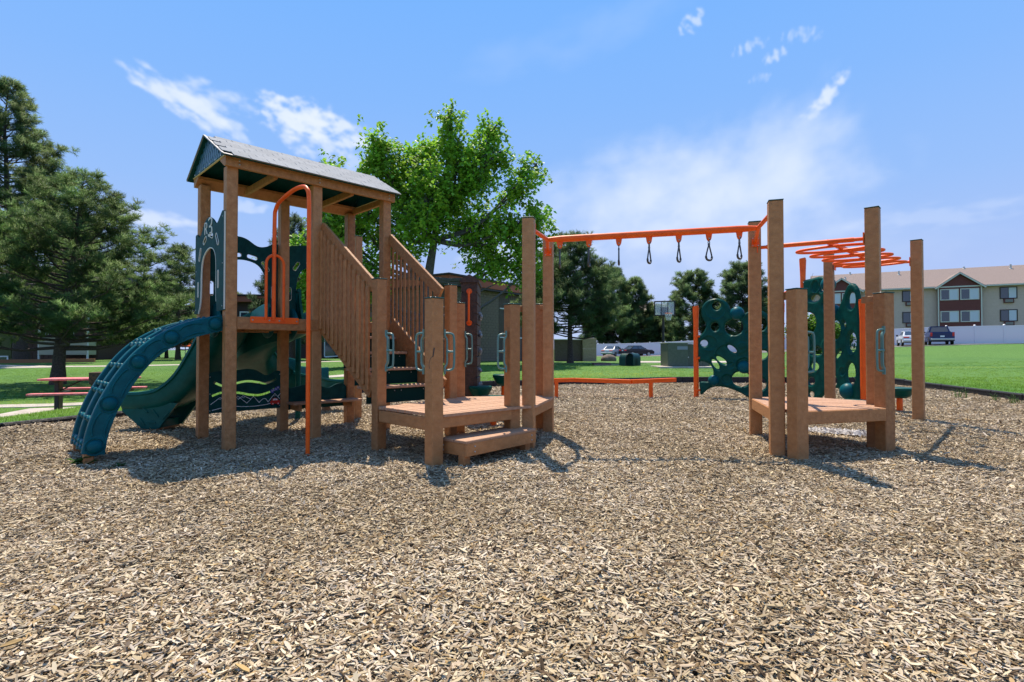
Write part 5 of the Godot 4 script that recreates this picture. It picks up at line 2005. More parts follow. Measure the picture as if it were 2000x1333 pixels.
# ---------------------------------------------------------------- trees
func needle_tuft(r: RandomNumberGenerator) -> ArrayMesh:      # a bunch of shoots bristling with needles, about 0.3 in radius
	var b := mb()
	for q in 9:
		var sa = TAU * (q + r.randf()) / 9.0
		var sl = r.randf_range(0.15, 1.5)
		var sd = Vector3(cos(sa) * sin(sl), cos(sl), sin(sa) * sin(sl))
		var root = sd * r.randf_range(0.0, 0.06)
		for k in 15:
			var f = (k + r.randf()) / 15.0
			var side = Vector3(r.randfn(), r.randfn(), r.randfn()).normalized()
			var d = (sd * lerpf(0.35, 1.1, f) + side * 0.75).normalized()
			var o = root + sd * 0.17 * f
			var l = r.randf_range(0.10, 0.155)
			var s = d.cross(Vector3(r.randf() - 0.5, r.randf() - 0.5, r.randf() - 0.5)).normalized() * 0.007
			var nn = (d * 0.4 + side * 0.5 + sd * 0.4 + Vector3(0, 0.5, 0)).normalized()
			b.tri3(o - s, o + s, o + d * l, nn, nn, nn)
	return b.mesh()


func leaf_cluster(r: RandomNumberGenerator, count: int, size: float) -> ArrayMesh:
	var b := mb()
	for k in count:
		var a = r.randf() * TAU
		var o = Vector3(r.randf_range(-1, 1), r.randf_range(-0.7, 0.7), r.randf_range(-1, 1)) * 0.2
		var d = Vector3(cos(a), r.randf_range(-1.0, 0.35), sin(a)).normalized()
		var s = d.cross(Vector3.UP).normalized().rotated(d, r.randf_range(-0.7, 0.7))
		var l = size * r.randf_range(0.75, 1.25)
		var up = s.cross(d).normalized()
		var mid1 = o + d * l * 0.45 + s * l * 0.34 + up * l * 0.08
		var mid2 = o + d * l * 0.45 - s * l * 0.34 + up * l * 0.08
		var tip = o + d * l
		b.tri(o, mid1, tip, (up - s * 0.25).normalized()); b.tri(o, tip, mid2, (up + s * 0.25).normalized())
	return b.mesh()


var tufts := []
var leaves := []


func facing(d: Vector3, spin: float, s: float) -> Basis:      # y along d
	var y = d.normalized()
	var x = (Vector3.RIGHT if absf(y.x) < 0.8 else Vector3.FORWARD).cross(y).normalized().rotated(y, spin)
	return Basis(x * s, y * s, x.cross(y) * s)


# a pine: trunk, whorled boughs that fork, needle shoots along the outer part of every fork
func pine(called: String, label: String, at: Vector3, o: Dictionary) -> Node3D:
	var t := thing(called, label, "tree", at, 0.0, o.get("group", "pines around the lawns"))
	var r := RandomNumberGenerator.new()
	r.seed = o.seed
	var h: float = o.h
	var rad: float = o.r
	var base: float = o.base          # height of the lowest boughs
	var tr: float = o.get("trunk", h * 0.022)
	var lean: Vector3 = o.get("lean", Vector3.ZERO)
	var tp := []
	var tw := []
	for k in 9:
		var f := k / 8.0
		var bow = o.get("bow", 0.0) * sin(PI * minf(f * 2.2, 1.0))
		tp.append(Vector3(0, -0.3 + (h + 0.3) * 0.97 * f, 0) + lean * f + Vector3(bow, 0, 0) + Vector3(r.randf_range(-1, 1), 0, r.randf_range(-1, 1)) * 0.012 * h * f)
		tw.append(tr * (1.0 - 0.93 * pow(f, 0.9)) * (1.35 if k == 0 else 1.0))
	var b := mb()
	b.tube(spline(tp, 3), spline_f(tw, 3), 12)
	part("trunk", b, M.bark, t)
	var trunk_at := func(y: float) -> Vector3:
		var f = clampf((y + 0.3) / ((h + 0.3) * 0.97), 0, 0.999) * 8.0
		return (tp[int(f)] as Vector3).lerp(tp[int(f) + 1], f - int(f))
	var boughs := mb()
	var ts := []
	var cs := []
	var col: Color = o.get("color", Color(0.045, 0.075, 0.035))
	var ts_scale: float = o.get("tuft", 1.0)
	var n: int = o.get("boughs", 60)
	var dens: float = o.get("density", 0.75)
	var power: float = o.get("shape", 0.8)
	for k in n:
		var f := pow((k + r.randf()) / n, o.get("bias", 0.9))
		var y := base + (h - base) * f * 0.99
		var reach: float = rad * pow(1.0 - f, power) * r.randf_range(0.62, 1.12) + rad * 0.06
		if f < 0.25:
			reach *= lerpf(o.get("skirt", 0.75), 1.0, f / 0.25)
		var a := k * 2.39996 + r.randf_range(-0.5, 0.5)
		var dir := Vector3(cos(a), 0, sin(a))
		if o.has("side"):      # fuller toward one side
			reach *= 1.0 + 0.35 * dir.dot(o.side)
		var rise: float = lerpf(o.get("droop", -0.1), 0.75, pow(f, 1.3))
		var p0: Vector3 = trunk_at.call(y)
		var pts := [p0]
		var m := 4
		for j in range(1, m + 1):
			var g := float(j) / m
			pts.append(p0 + dir * reach * g + Vector3(0, rise * reach * g * 0.6 + 0.28 * reach * g * g * o.get("lift", 0.95), 0) + Vector3(r.randf_range(-1, 1), r.randf_range(-0.6, 0.6), r.randf_range(-1, 1)) * 0.05 * reach)
		var br: float = clampf(tr * 0.28 * (1.0 - f * 0.75), 0.012, 0.09)
		boughs.tube(pts, [br, br * 0.8, br * 0.55, br * 0.35, br * 0.15], 5, false)
		var twigs := int(clampf(reach * 5.0 * dens, 4, 26))
		for q in twigs:
			var g := lerpf(o.get("bare", 0.42), 1.0, pow((q + r.randf()) / twigs, 0.75))
			var fj := minf(g * m, m - 0.001)
			var p: Vector3 = (pts[int(fj)] as Vector3).lerp(pts[int(fj) + 1], fj - int(fj))
			var d := dir.rotated(Vector3.UP, r.randf_range(-1.25, 1.25)) * 1.0 + Vector3(0, r.randf_range(-0.15, 0.75), 0)
			d = (d + Vector3(0, 0.15, 0)).normalized()
			var tl: float = clampf(reach * 0.26, 0.18, 0.75) * r.randf_range(0.6, 1.25)
			var e := p + d * tl
			if r.randf() < 0.5:
				boughs.tube([p, e], [br * 0.3, 0.006], 3, false)
			var bunches := 2 if tl > 0.3 else 1
			var w := r.randf_range(0.6, 1.35)
			for s in bunches:
				var pos := p.lerp(e, 1.0 - 0.55 * s) + Vector3(r.randf_range(-1, 1), r.randf_range(-0.3, 0.6), r.randf_range(-1, 1)) * 0.08 * ts_scale
				var dd := (d * 0.6 + Vector3(r.randf_range(-0.5, 0.5), r.randf_range(0.6, 1.5), r.randf_range(-0.5, 0.5))).normalized()
				ts.append(Transform3D(facing(dd, r.randf() * TAU, ts_scale * r.randf_range(0.75, 1.3)), pos))
				var v := w * r.randf_range(0.85, 1.15) * (1.0 if s == 0 else 0.85)
				cs.append(Color(col.r * v * r.randf_range(0.9, 1.15), col.g * v, col.b * v))
	part("boughs", boughs, M.bark, t).set_meta("kind", "stuff")
	many("crown", tufts[o.seed % tufts.size()], M.needle, t, ts, cs)
	return t


func spline_f(a: Array, per: int) -> Array:
	var out := []
	for i in a.size() - 1:
		for k in per:
			out.append(lerpf(a[i], a[i + 1], float(k) / per))
	out.append(a[a.size() - 1])
	return out


# a broadleaf tree from a list of lobes (place, size): limbs run to each lobe and fork in it, leaves hang round the forks
func broadleaf(called: String, label: String, at: Vector3, trunk: Array, widths: Array, lobes: Array, o: Dictionary) -> Node3D:
	var t := thing(called, label, "tree", at)
	var r := RandomNumberGenerator.new()
	r.seed = o.seed
	var b := mb()
	b.tube(spline(trunk, 4), spline_f(widths, 4), 12)
	part("trunk", b, M.greybark, t)
	b = mb()
	var ts := []
	var cs := []
	var col: Color = o.color
	for lb in lobes:
		var c: Vector3 = lb[0]
		var rd: Vector3 = lb[1]
		var from: Vector3 = trunk[mini(lb[2], trunk.size() - 1)]
		var mid := from.lerp(c, 0.5) + Vector3(r.randf_range(-0.3, 0.3), -0.25 - 0.1 * from.distance_to(c), r.randf_range(-0.3, 0.3))
		var limb := spline([from, mid, c, c + (c - mid).normalized() * rd.y * 0.8], 4)
		var w: float = o.limb * clampf(rd.length() * 0.75, 0.5, 1.3)
		var ws := []
		for k in limb.size():
			ws.append(lerpf(w, 0.012, pow(float(k) / (limb.size() - 1), 0.7)))
		b.tube(limb, ws, 7, false)
		var forks := int(rd.x * rd.y * o.get("forks", 18.0) + 8)
		for k in forks:
			var d := Vector3(r.randfn(), r.randfn() * 0.9, r.randfn()).normalized()
			var e := c + d * rd * pow(r.randf(), 0.45)
			var s: Vector3 = limb[clampi(int(limb.size() * r.randf_range(0.5, 0.95)), 0, limb.size() - 1)]
			var k2 := s.lerp(e, 0.55) + Vector3(0, 0.12, 0)
			b.tube([s, k2, e], [0.02, 0.013, 0.005], 4, false)
			for q in int(o.leaves):
				var p: Vector3 = k2.lerp(e, r.randf_range(0.1, 1.15)) + Vector3(r.randfn(), r.randfn(), r.randfn()) * o.get("loose", 0.13)
				ts.append(Transform3D(Basis(Vector3.UP, r.randf() * TAU).rotated(Vector3.RIGHT, r.randf_range(-0.5, 0.5)).scaled(Vector3.ONE * r.randf_range(0.8, 1.25)), p))
				var v := r.randf_range(0.65, 1.3)
				cs.append(Color(col.r * v * r.randf_range(0.85, 1.2), col.g * v, col.b * v))
	for q in o.get("bare", []):
		b.tube(spline(q[0], 4), spline_f(q[1], 4), 5, false)
	part("limbs", b, M.greybark, t).set_meta("kind", "stuff")
	many("crown", leaves[0], M.leaf, t, ts, cs)
	return t


func scaled_points(p: Array, k: float) -> Array:
	var out := []
	for q in p:
		out.append(q * k)
	return out


func LP(x: float, z: float) -> Vector3:      # a spot on the lawn
	return P(x, z, land(x, z))


func trees():
	var r := RandomNumberGenerator.new()
	r.seed = 19
	for k in 4:
		tufts.append(needle_tuft(r))
	leaves.append(leaf_cluster(r, 11, 0.24))
	# left
	pine("pine_tree", "large leaning pine with thick dark trunk behind the picnic table", LP(-18.6, 22.3), {"h": 8.5, "r": 4.7, "base": 1.4, "trunk": 0.26, "lean": Vector3(0.9, 0, 0), "bow": -0.1, "seed": 101, "boughs": 120, "density": 0.95, "shape": 0.95, "skirt": 0.95, "droop": -0.12, "tuft": 1.05, "bare": 0.33, "bias": 1.0, "side": Vector3(0.35, 0, 0), "color": Color(0.122, 0.218, 0.059)})
	pine("pine_tree", "tallest pine at the left edge with a stout flared trunk", LP(-34.2, 38.0), {"h": 19.8, "r": 7.0, "base": 3.0, "trunk": 0.42, "lean": Vector3(-1.6, 0, 0), "seed": 102, "boughs": 150, "density": 0.7, "shape": 1.0, "skirt": 0.9, "droop": -0.15, "tuft": 1.7, "bare": 0.4, "side": Vector3(-0.1, 0, 0), "color": Color(0.140, 0.230, 0.073)})
	pine("pine_tree", "narrow dark pine left of the tower, behind the leaning pine", LP(-27.6, 45.0), {"h": 9.3, "r": 3.0, "base": 0.8, "seed": 103, "boughs": 70, "density": 0.72, "tuft": 1.5, "color": Color(0.082, 0.153, 0.065)})
	pine("pine_tree", "dark pine seen through the tower between its posts", LP(-17.6, 43.5), {"h": 11.3, "r": 3.3, "base": 1.0, "seed": 104, "boughs": 90, "density": 0.79, "tuft": 1.5, "shape": 0.7, "color": Color(0.075, 0.143, 0.059)})
	pine("pine_tree", "low far pine at the left end of the tower deck", LP(-29.5, 58.0), {"h": 6.6, "r": 2.6, "base": 0.7, "seed": 105, "boughs": 50, "tuft": 1.7, "color": Color(0.117, 0.205, 0.073)})
	pine("pine_tree", "far pine beyond the lawn left of the arched climber", LP(-39.0, 60.0), {"h": 8.0, "r": 3.6, "base": 0.8, "seed": 106, "boughs": 60, "tuft": 1.9, "color": Color(0.140, 0.256, 0.084)})
	pine("pine_tree", "far pine between the leaning pine's trunk and the climber", LP(-33.0, 52.0), {"h": 7.4, "r": 3.4, "base": 0.9, "seed": 107, "boughs": 60, "tuft": 1.8, "color": Color(0.117, 0.218, 0.073)})
	pine("pine_tree", "far bushy pine left of the orange canopy beyond the lawn", LP(-46.0, 60.0), {"h": 9.0, "r": 4.0, "base": 0.6, "seed": 108, "boughs": 60, "density": 0.6, "tuft": 2.0, "color": Color(0.099, 0.189, 0.067)})
	pine("pine_tree", "dark far pine close behind the leaning pine's right side", LP(-39.0, 53.0), {"h": 7.6, "r": 3.6, "base": 0.6, "seed": 109, "boughs": 60, "density": 0.6, "tuft": 1.9, "color": Color(0.072, 0.147, 0.057)})
	# right of the middle
	pine("pine_tree", "big broad pine in front of the tan wall, under the ring beam", LP(3.55, 33.2), {"h": 7.6, "r": 3.55, "base": 1.55, "trunk": 0.2, "seed": 110, "boughs": 110, "bare": 0.28, "density": 0.83, "shape": 0.72, "skirt": 0.8, "droop": -0.12, "tuft": 1.3, "color": Color(0.105, 0.191, 0.065)})
	pine("pine_tree", "pine beyond the fence close right of the big broad pine", P(17.2, 93.0, 0.3), {"h": 14.6, "r": 5.4, "base": 2.0, "seed": 111, "boughs": 90, "density": 0.6, "shape": 0.7, "tuft": 2.6, "color": Color(0.117, 0.210, 0.067)})
	pine("pine_tree", "pointed pine left of the basketball hoop beyond the white fence", P(21.0, 92.0, 0.4), {"h": 12.6, "r": 4.3, "base": 0.8, "seed": 112, "boughs": 90, "density": 0.58, "shape": 0.75, "tuft": 2.4, "color": Color(0.129, 0.218, 0.073)})
	pine("pine_tree", "wide pine right of the basketball hoop beyond the white fence", P(29.3, 88.0, 0.5), {"h": 12.9, "r": 5.0, "base": 0.8, "seed": 113, "boughs": 100, "density": 0.58, "shape": 0.5, "tuft": 2.4, "color": Color(0.117, 0.210, 0.073)})
	pine("pine_tree", "round-topped pine above the first bubble panel", P(36.0, 85.0, 0.8), {"h": 13.4, "r": 4.9, "base": 0.8, "seed": 114, "boughs": 100, "density": 0.58, "shape": 0.45, "tuft": 2.4, "color": Color(0.105, 0.191, 0.070)})
	pine("pine_tree", "small dark pine left of the pointed one, above the parked cars", P(14.6, 95.0, 0.3), {"h": 8.0, "r": 3.6, "base": 0.6, "seed": 115, "boughs": 60, "density": 0.58, "tuft": 2.4, "color": Color(0.094, 0.174, 0.067)})
	pine("pine_tree", "pine filling the gap behind the basketball pole", P(25.4, 95.0, 0.3), {"h": 8.2, "r": 4.0, "base": 0.6, "seed": 116, "boughs": 60, "density": 0.58, "tuft": 2.4, "color": Color(0.129, 0.218, 0.084)})
	# the maple behind the stairs: lobes as (right, up, back) from its foot
	var lobes := []
	for q in [[-4.5, 9.0, 0.4, 0.7, 1.1, 2], [-6.3, 5.4, 0.3, 0.7, 0.7, 1], [5.6, 7.2, 0.0, 0.6, 0.5, 3], [-4.7, 7.3, 0.2, 0.6, 0.8, 2], [-3.9, 6.2, 1.0, 1.1, 1.0, 2], [-5.0, 4.4, 0.2, 1.1, 1.0, 1], [-5.7, 3.2, 0.5, 0.9, 0.8, 1], [-2.6, 7.3, 0.8, 1.2, 1.3, 3], [-1.9, 9.6, 0.0, 0.95, 1.3, 3], [-2.3, 10.7, 0.2, 0.5, 0.8, 3], [-0.4, 9.9, -0.6, 0.9, 1.0, 4], [0.2, 10.6, -0.3, 0.4, 0.6, 4], [-0.9, 7.9, -1.0, 1.35, 1.4, 4], [0.5, 8.4, 0.6, 1.1, 1.3, 4], [1.25, 11.6, 0.3, 0.4, 1.0, 4], [1.6, 10.2, 0.2, 0.65, 1.1, 4], [1.5, 8.3, 0.0, 1.1, 1.3, 4], [3.2, 11.3, 0.0, 0.4, 0.9, 4], [2.7, 9.5, 0.6, 0.65, 1.1, 4], [3.4, 10.1, 0.2, 0.5, 0.6, 4], [5.15, 9.5, 0.3, 0.5, 0.6, 3], [4.5, 8.6, 0.0, 0.6, 0.5, 3], [2.5, 6.7, -0.6, 1.3, 1.2, 3], [4.1, 6.7, 0.4, 1.0, 0.8, 3], [5.0, 5.9, 0.0, 0.8, 0.7, 2], [3.4, 5.0, -0.2, 1.2, 0.8, 2], [5.1, 4.6, 0.5, 0.7, 0.5, 1], [0.2, 7.0, 1.0, 1.2, 1.0, 3], [-1.6, 6.1, -0.7, 1.2, 0.9, 2], [-2.7, 4.2, 0.3, 1.1, 0.9, 1], [-4.4, 5.4, 0.8, 0.9, 0.7, 1], [-3.6, 3.4, -0.3, 0.9, 0.8, 1]]:
		lobes.append([Vector3(q[0], q[1], q[2]) * 1.13, Vector3(q[3], q[4], (q[3] + q[4]) * 0.5) * 1.5, q[5]])
	broadleaf("maple_tree", "tall bright green maple with many limbs behind the stairs", LP(-4.9, 30.6), scaled_points([Vector3(-0.3, -0.3, 0), Vector3(0.0, 2.2, 0), Vector3(0.15, 4.0, 0), Vector3(0.45, 5.8, 0.1), Vector3(0.75, 7.6, 0.0), Vector3(1.0, 9.3, 0.1)], 1.2), [0.4, 0.32, 0.27, 0.19, 0.12, 0.06], lobes, {"seed": 7, "color": Color(0.24, 0.45, 0.045), "leaves": 4, "forks": 15.0, "limb": 0.12, "loose": 0.34, "bare": [[[Vector3(0.1, 3.0, 0), Vector3(1.6, 3.3, 0.3), Vector3(3.4, 4.2, 0.3), Vector3(4.8, 4.9, 0.2)], [0.1, 0.07, 0.04, 0.015]], [[Vector3(1.8, 6.3, 0), Vector3(3.0, 7.4, 0), Vector3(3.7, 8.3, 0.1), Vector3(3.9, 8.9, 0)], [0.04, 0.03, 0.015, 0.005]], [[Vector3(0.0, 1.5, 0), Vector3(-0.9, 2.2, 0.2), Vector3(-2.0, 3.6, 0.2), Vector3(-3.2, 4.8, 0)], [0.13, 0.11, 0.07, 0.03]], [[Vector3(0.0, 1.2, 0), Vector3(1.8, 1.6, 0.4), Vector3(3.3, 3.2, 0.4), Vector3(4.5, 4.0, 0.3)], [0.09, 0.07, 0.05, 0.02]]]})
	# a bare-twigged sapling and a green shrub behind the bubble wall
	var b := mb()
	var sap := thing("bare_sapling", "leafless thin sapling standing above the bubble wall", "tree", P(29.5, 55.0, land(29.5, 55.0)))
	b.tube([Vector3(0, -0.2, 0), Vector3(0.1, 3.0, 0), Vector3(0.0, 5.4, 0)], [0.08, 0.06, 0.04], 6)
	part("trunk", b, M.greybark, sap)
	b = mb()
	for k in 15:
		var a := r.randf() * TAU
		var p0 := Vector3(0.05, r.randf_range(3.2, 5.4), 0)
		var e := p0 + Vector3(cos(a) * r.randf_range(0.5, 1.5), r.randf_range(1.2, 2.8), sin(a))
		b.tube([p0, p0.lerp(e, 0.5) + Vector3(0, -0.1, 0), e], [0.035, 0.025, 0.012], 4, false)
	part("twigs", b, M.greybark, sap).set_meta("kind", "stuff")
	for q in [["round bright green shrub behind the bubble wall", 26.5, 48.0, 2.7, 2.0, 21, Color(0.10, 0.22, 0.02)], ["dark green shrub against the white fence behind the bubble wall", 31.0, 52.0, 2.0, 1.7, 22, Color(0.06, 0.14, 0.02)], ["low bright green bush at the far end of the left lawn", -34.5, 50.0, 1.6, 1.3, 23, Color(0.13, 0.28, 0.025)]]:
		var lb := []
		var rr := RandomNumberGenerator.new()
		rr.seed = q[5]
		for k in 7:
			lb.append([Vector3(rr.randf_range(-1, 1) * q[3] * 0.6, q[4] * rr.randf_range(0.4, 1.3), rr.randf_range(-1, 1) * q[3] * 0.5), Vector3.ONE * q[4] * rr.randf_range(0.35, 0.6), 1])
		broadleaf("shrub", q[0], LP(q[1], q[2]), [Vector3(0, -0.1, 0), Vector3(0, 0.4, 0)], [0.08, 0.05], lb, {"seed": q[5], "color": q[6], "leaves": 4, "limb": 0.03})


# ---------------------------------------------------------------- weeds
func weeds():
	var r = RandomNumberGenerator.new()
	r.seed = 61
	var spots = [[-4.5, 5.75, 0.16, "broad", "small leafy green weed at the left side of the arched climber's foot"], [-4.05, 5.62, 0.08, "broad", "tiny green weed right of the arched climber's foot"], [11.1, 13.5, 0.32, "blade", "tall tuft of grassy weeds against the right border, leftmost of the row"], [11.35, 12.8, 0.2, "blade", "thin grassy weed against the right border, in the middle of the row"], [11.15, 12.1, 0.24, "blade", "grassy weed against the right border, nearest to the camera"], [0.33, 2.02, 0.03, "broad", "tiny green sprout among the chips close to the camera"]]
	for q in spots:
		var t = thing("weed", q[4], "weed", P(q[0], q[1], mulch(q[0], q[1])))
		var b = mb()
		b.colored = true
		for k in 26:
			var a = r.randf() * TAU
			var d = Vector3(cos(a), 0, sin(a))
			var s = Vector3(-d.z, 0, d.x)
			var h: float = q[2] * r.randf_range(0.5, 1.15)
			b.tint = Color(0.05, 0.12, 0.02) * r.randf_range(0.7, 1.3)
			var o = Vector3(r.randf_range(-1, 1), 0, r.randf_range(-1, 1)) * q[2] * 0.4
			if q[3] == "blade":
				var m = o + Vector3(0, h * 0.6, 0) + d * h * 0.25
				var e = o + Vector3(0, h * 0.85, 0) + d * h * 0.8
				b.quad(o - s * 0.005, o + s * 0.005, m + s * 0.004, m - s * 0.004, Vector3.UP + d)
				b.tri(m - s * 0.004, m + s * 0.004, e, Vector3.UP + d)
			else:
				var o2 = o + Vector3(0, h * 0.4 * r.randf(), 0)
				var l = h * 0.7
				b.tri(o2, o2 + d * l * 0.5 + s * l * 0.3 + Vector3(0, l * 0.35, 0), o2 + d * l + Vector3(0, l * 0.3, 0), Vector3.UP)
				b.tri(o2, o2 + d * l + Vector3(0, l * 0.3, 0), o2 + d * l * 0.5 - s * l * 0.3 + Vector3(0, l * 0.35, 0), Vector3.UP)
		part("leaves", b, M.needle, t).set_meta("kind", "stuff")


# ---------------------------------------------------------------- buildings
func frame_rect(b: MB, tr: Transform3D, x0: float, x1: float, y0: float, y1: float, w: float, d: float):
	var cx := (x0 + x1) * 0.5
	var cy := (y0 + y1) * 0.5
	b.box(tr * Vector3(cx, y1 + w * 0.5, 0), Vector3(x1 - x0 + 2 * w, w, d), tr.basis, 0.004)
	b.box(tr * Vector3(cx, y0 - w * 0.5, 0), Vector3(x1 - x0 + 2 * w, w, d), tr.basis, 0.004)
	for x in [x0 - w * 0.5, x1 + w * 0.5]:
		b.box(tr * Vector3(x, cy, 0), Vector3(w, y1 - y0, d), tr.basis, 0.004)


func window(parent: Node3D, off: Vector3, tr: Transform3D, x0: float, x1: float, y0: float, y1: float, trim: Material, cool := false, split := true):
	# tr: x along the wall, z out of it
	var b := mb(off)
	frame_rect(b, tr, x0, x1, y0, y1, 0.1, 0.09)
	if split:
		b.box(tr * Vector3((x0 + x1) * 0.5, (y0 + y1) * 0.5, 0.0), Vector3(0.05, y1 - y0, 0.06), tr.basis, 0.003)
	var f = part("window", b, trim, parent)
	b = mb(off)
	b.box(tr * Vector3((x0 * 3 + x1) * 0.25, (y0 + y1) * 0.5, 0.012), Vector3((x1 - x0) * 0.5, y1 - y0, 0.012), tr.basis, 0.0)
	part("pane", b, M.glass, f)
	b = mb(off)
	b.box(tr * Vector3((x0 + x1 * 3) * 0.25, (y0 + y1) * 0.5, 0.010), Vector3((x1 - x0) * 0.5, y1 - y0, 0.012), tr.basis, 0.0)
	part("pane", b, M.curtain if split else M.glass, f, "window pane with a pale curtain behind it" if split else "")
	if cool:
		b = mb(off)
		b.box(tr * Vector3((x0 + x1) * 0.5, y0 - 0.36, 0.05), Vector3(0.95, 0.5, 0.3), tr.basis, 0.02)
		var a = part("air_conditioner", b, M.maroon, parent)
		b = mb(off)
		b.box(tr * Vector3((x0 + x1) * 0.5, y0 - 0.36, 0.2), Vector3(0.72, 0.34, 0.02), tr.basis, 0.004)
		for k in 5:
			b.box(tr * Vector3((x0 + x1) * 0.5, y0 - 0.50 + 0.07 * k, 0.215), Vector3(0.7, 0.02, 0.02), tr.basis, 0.002)
		part("grille", b, plain(lin(0.22, 0.21, 0.2), 0.6), a)


# lap siding: one board's edge proud of the next
func siding(parent: Node3D, off: Vector3, tr: Transform3D, x0: float, x1: float, y0: float, y1: float, step: float, m: Material):
	var b := mb(off)
	var y := y0
	while y < y1 - 0.01:
		var e := minf(y + step, y1)
		b.quad(tr * Vector3(x0, y, 0.022), tr * Vector3(x1, y, 0.022), tr * Vector3(x1, e, 0.004), tr * Vector3(x0, e, 0.004), (tr.basis * Vector3(0, 0.1, 1)).normalized())
		b.quad(tr * Vector3(x0, y, 0.022), tr * Vector3(x1, y, 0.022), tr * Vector3(x1, y, 0.0), tr * Vector3(x0, y, 0.0), -tr.basis.y)
		y = e
	part("siding", b, m, parent).set_meta("kind", "stuff")


func apartment():
	M.maroon = textured(ramp_texture(128, 0.05, 0.2, 0.4, [lin(0.11, 0.024, 0.02), lin(0.13, 0.03, 0.026), lin(0.15, 0.037, 0.032)], 300), 0.6, 0.7)
	var tan_ := textured(ramp_texture(128, 0.05, 0.2, 0.4, [lin(0.49, 0.365, 0.30), lin(0.53, 0.395, 0.33), lin(0.57, 0.43, 0.36)], 301), 0.4, 0.75)
	var trim := plain(lin(0.55, 0.53, 0.48), 0.6)
	var brown := plain(lin(0.035, 0.022, 0.02), 0.6)
	var shin := textured(ramp_texture(256, 0.04, 0.35, 0.55, [lin(0.16, 0.118, 0.10), lin(0.235, 0.18, 0.158), lin(0.30, 0.24, 0.215)], 302), 0.7, 0.9, bump_texture(256, 0.2, 17, 6.0), 0.6)
	var d := Vector3(0.898, 0, 0.441)
	var nrm := Vector3(-0.441, 0, 0.898)
	var base := P(54.0, 69.0, 0.9)
	var t := thing("apartment_building", "long three-storey tan apartment building with maroon gabled bays and a brown roof", "building", base)
	var tr := Transform3D(Basis(d, Vector3.UP, nrm), base)
	var off := base
	var x0 := -13.4
	var x1 := 15.0
	var eave := 8.15
	var back := tr * Vector3(0, 0, -13.0) - base
	var b := mb(off)
	b.box(tr * Vector3((x0 + x1) * 0.5, eave * 0.5 - 0.5, -6.5), Vector3(x1 - x0, eave + 1.0, 13.0), tr.basis, 0.0)
	part("wall", b, tan_, t)
	siding(t, off, tr, -8.2, -0.1, -0.5, eave, 0.17, tan_)
	siding(t, off, tr, 4.3, x1, -0.5, eave, 0.17, tan_)
	# roof
	b = mb(off)
	var sec := PackedVector2Array([Vector2(0.55, eave - 0.06), Vector2(0.55, eave + 0.14), Vector2(-6.5, eave + 3.15), Vector2(-13.5, eave + 0.14), Vector2(-13.5, eave - 0.06)])
	b.prism(sec, x0 - 0.4, x1 + 0.4, Transform3D(Basis(nrm, Vector3.UP, d), base))
	var roof_ = part("roof", b, shin, t)
	b = mb(off)
	b.beam(tr * Vector3(x0, eave + 0.02, 0.6), tr * Vector3(x1, eave + 0.02, 0.6), 0.12, 0.16)
	part("gutter", b, trim, roof_)
	for q in [[-11.0, -5.2, 0.5], [-9.6, -4.3, 0.28], [-3.2, -5.0, 0.5], [8.7, -5.2, 0.55], [10.2, -4.4, 0.28], [4.2, -6.2, 0.25], [-8.8, -6.3, 0.3]]:
		b = mb(off)
		var y: float = eave + 0.14 + (0.55 - q[1]) * 0.427
		b.lathe([Vector2(0.001, q[2]), Vector2(0.11, q[2]), Vector2(0.11, 0.05), Vector2(0.17, 0.0), Vector2(0.17, -0.1)], Transform3D(Basis.IDENTITY, tr * Vector3(q[0], y, q[1])), 10)
		part("roof_vent", b, trim, roof_)
	# two maroon bays
	for a in [-12.6, 0.0]:
		b = mb(off)
		b.box(tr * Vector3(a + 2.1, eave * 0.5 - 0.5, 0.1), Vector3(4.2, eave + 1.0, 1.0), tr.basis, 0.0)
		b.prism(PackedVector2Array([Vector2(a, eave), Vector2(a + 4.2, eave), Vector2(a + 2.1, eave + 1.55)]), -1.2, 0.6, tr)
		var bay = part("bay", b, M.maroon, t)
		b = mb(off)
		for s in [-1.0, 1.0]:
			var e := tr * Vector3(a + 2.1 + s * 2.55, eave - 0.12, 0)
			var p := tr * Vector3(a + 2.1, eave + 1.78, 0)
			var u := (p - e).normalized()
			var nn := nrm.cross(u) * (1.0 if s < 0 else -1.0)
			b.box((e + p) * 0.5 + nrm * (-1.6), Vector3(0.1, e.distance_to(p), 5.0), Basis(nn.normalized(), u, nrm), 0.0)
		part("bay_roof", b, shin, bay)
		b = mb(off)
		for s in [-1.0, 1.0]:
			var e := tr * Vector3(a + 2.1 + s * 2.5, eave - 0.2, 0.92)
			var p := tr * Vector3(a + 2.1, eave + 1.68, 0.92)
			b.beam(e, p, 0.05, 0.17, Vector3.UP, 0.004)
			b.box(tr * Vector3(a + 2.1 + s * 2.12, eave * 0.5 - 0.5, 0.58), Vector3(0.13, eave + 0.9, 0.1), tr.basis, 0.004)
		part("bay_trim", b, trim, bay)
		for y in [1.1, 3.85, 6.6]:
			for w in [0.25, 2.25]:
				window(t, off, tr * Transform3D(Basis.IDENTITY, Vector3(0, 0, 0.62)), a + w, a + w + 1.65, y, y + 1.2, trim)
	for x in [-3.6, 6.2, 11.0]:
		for y in [1.1, 3.85, 6.6]:
			window(t, off, tr * Transform3D(Basis.IDENTITY, Vector3(0, 0, 0.04)), x, x + 1.45, y, y + 1.25, brown, true)
	b = mb(off)
	b.tube([tr * Vector3(-5.3, -0.4, 0.09), tr * Vector3(-5.3, eave, 0.09)], 0.06, 8)
	part("downpipe", b, tan_, t)


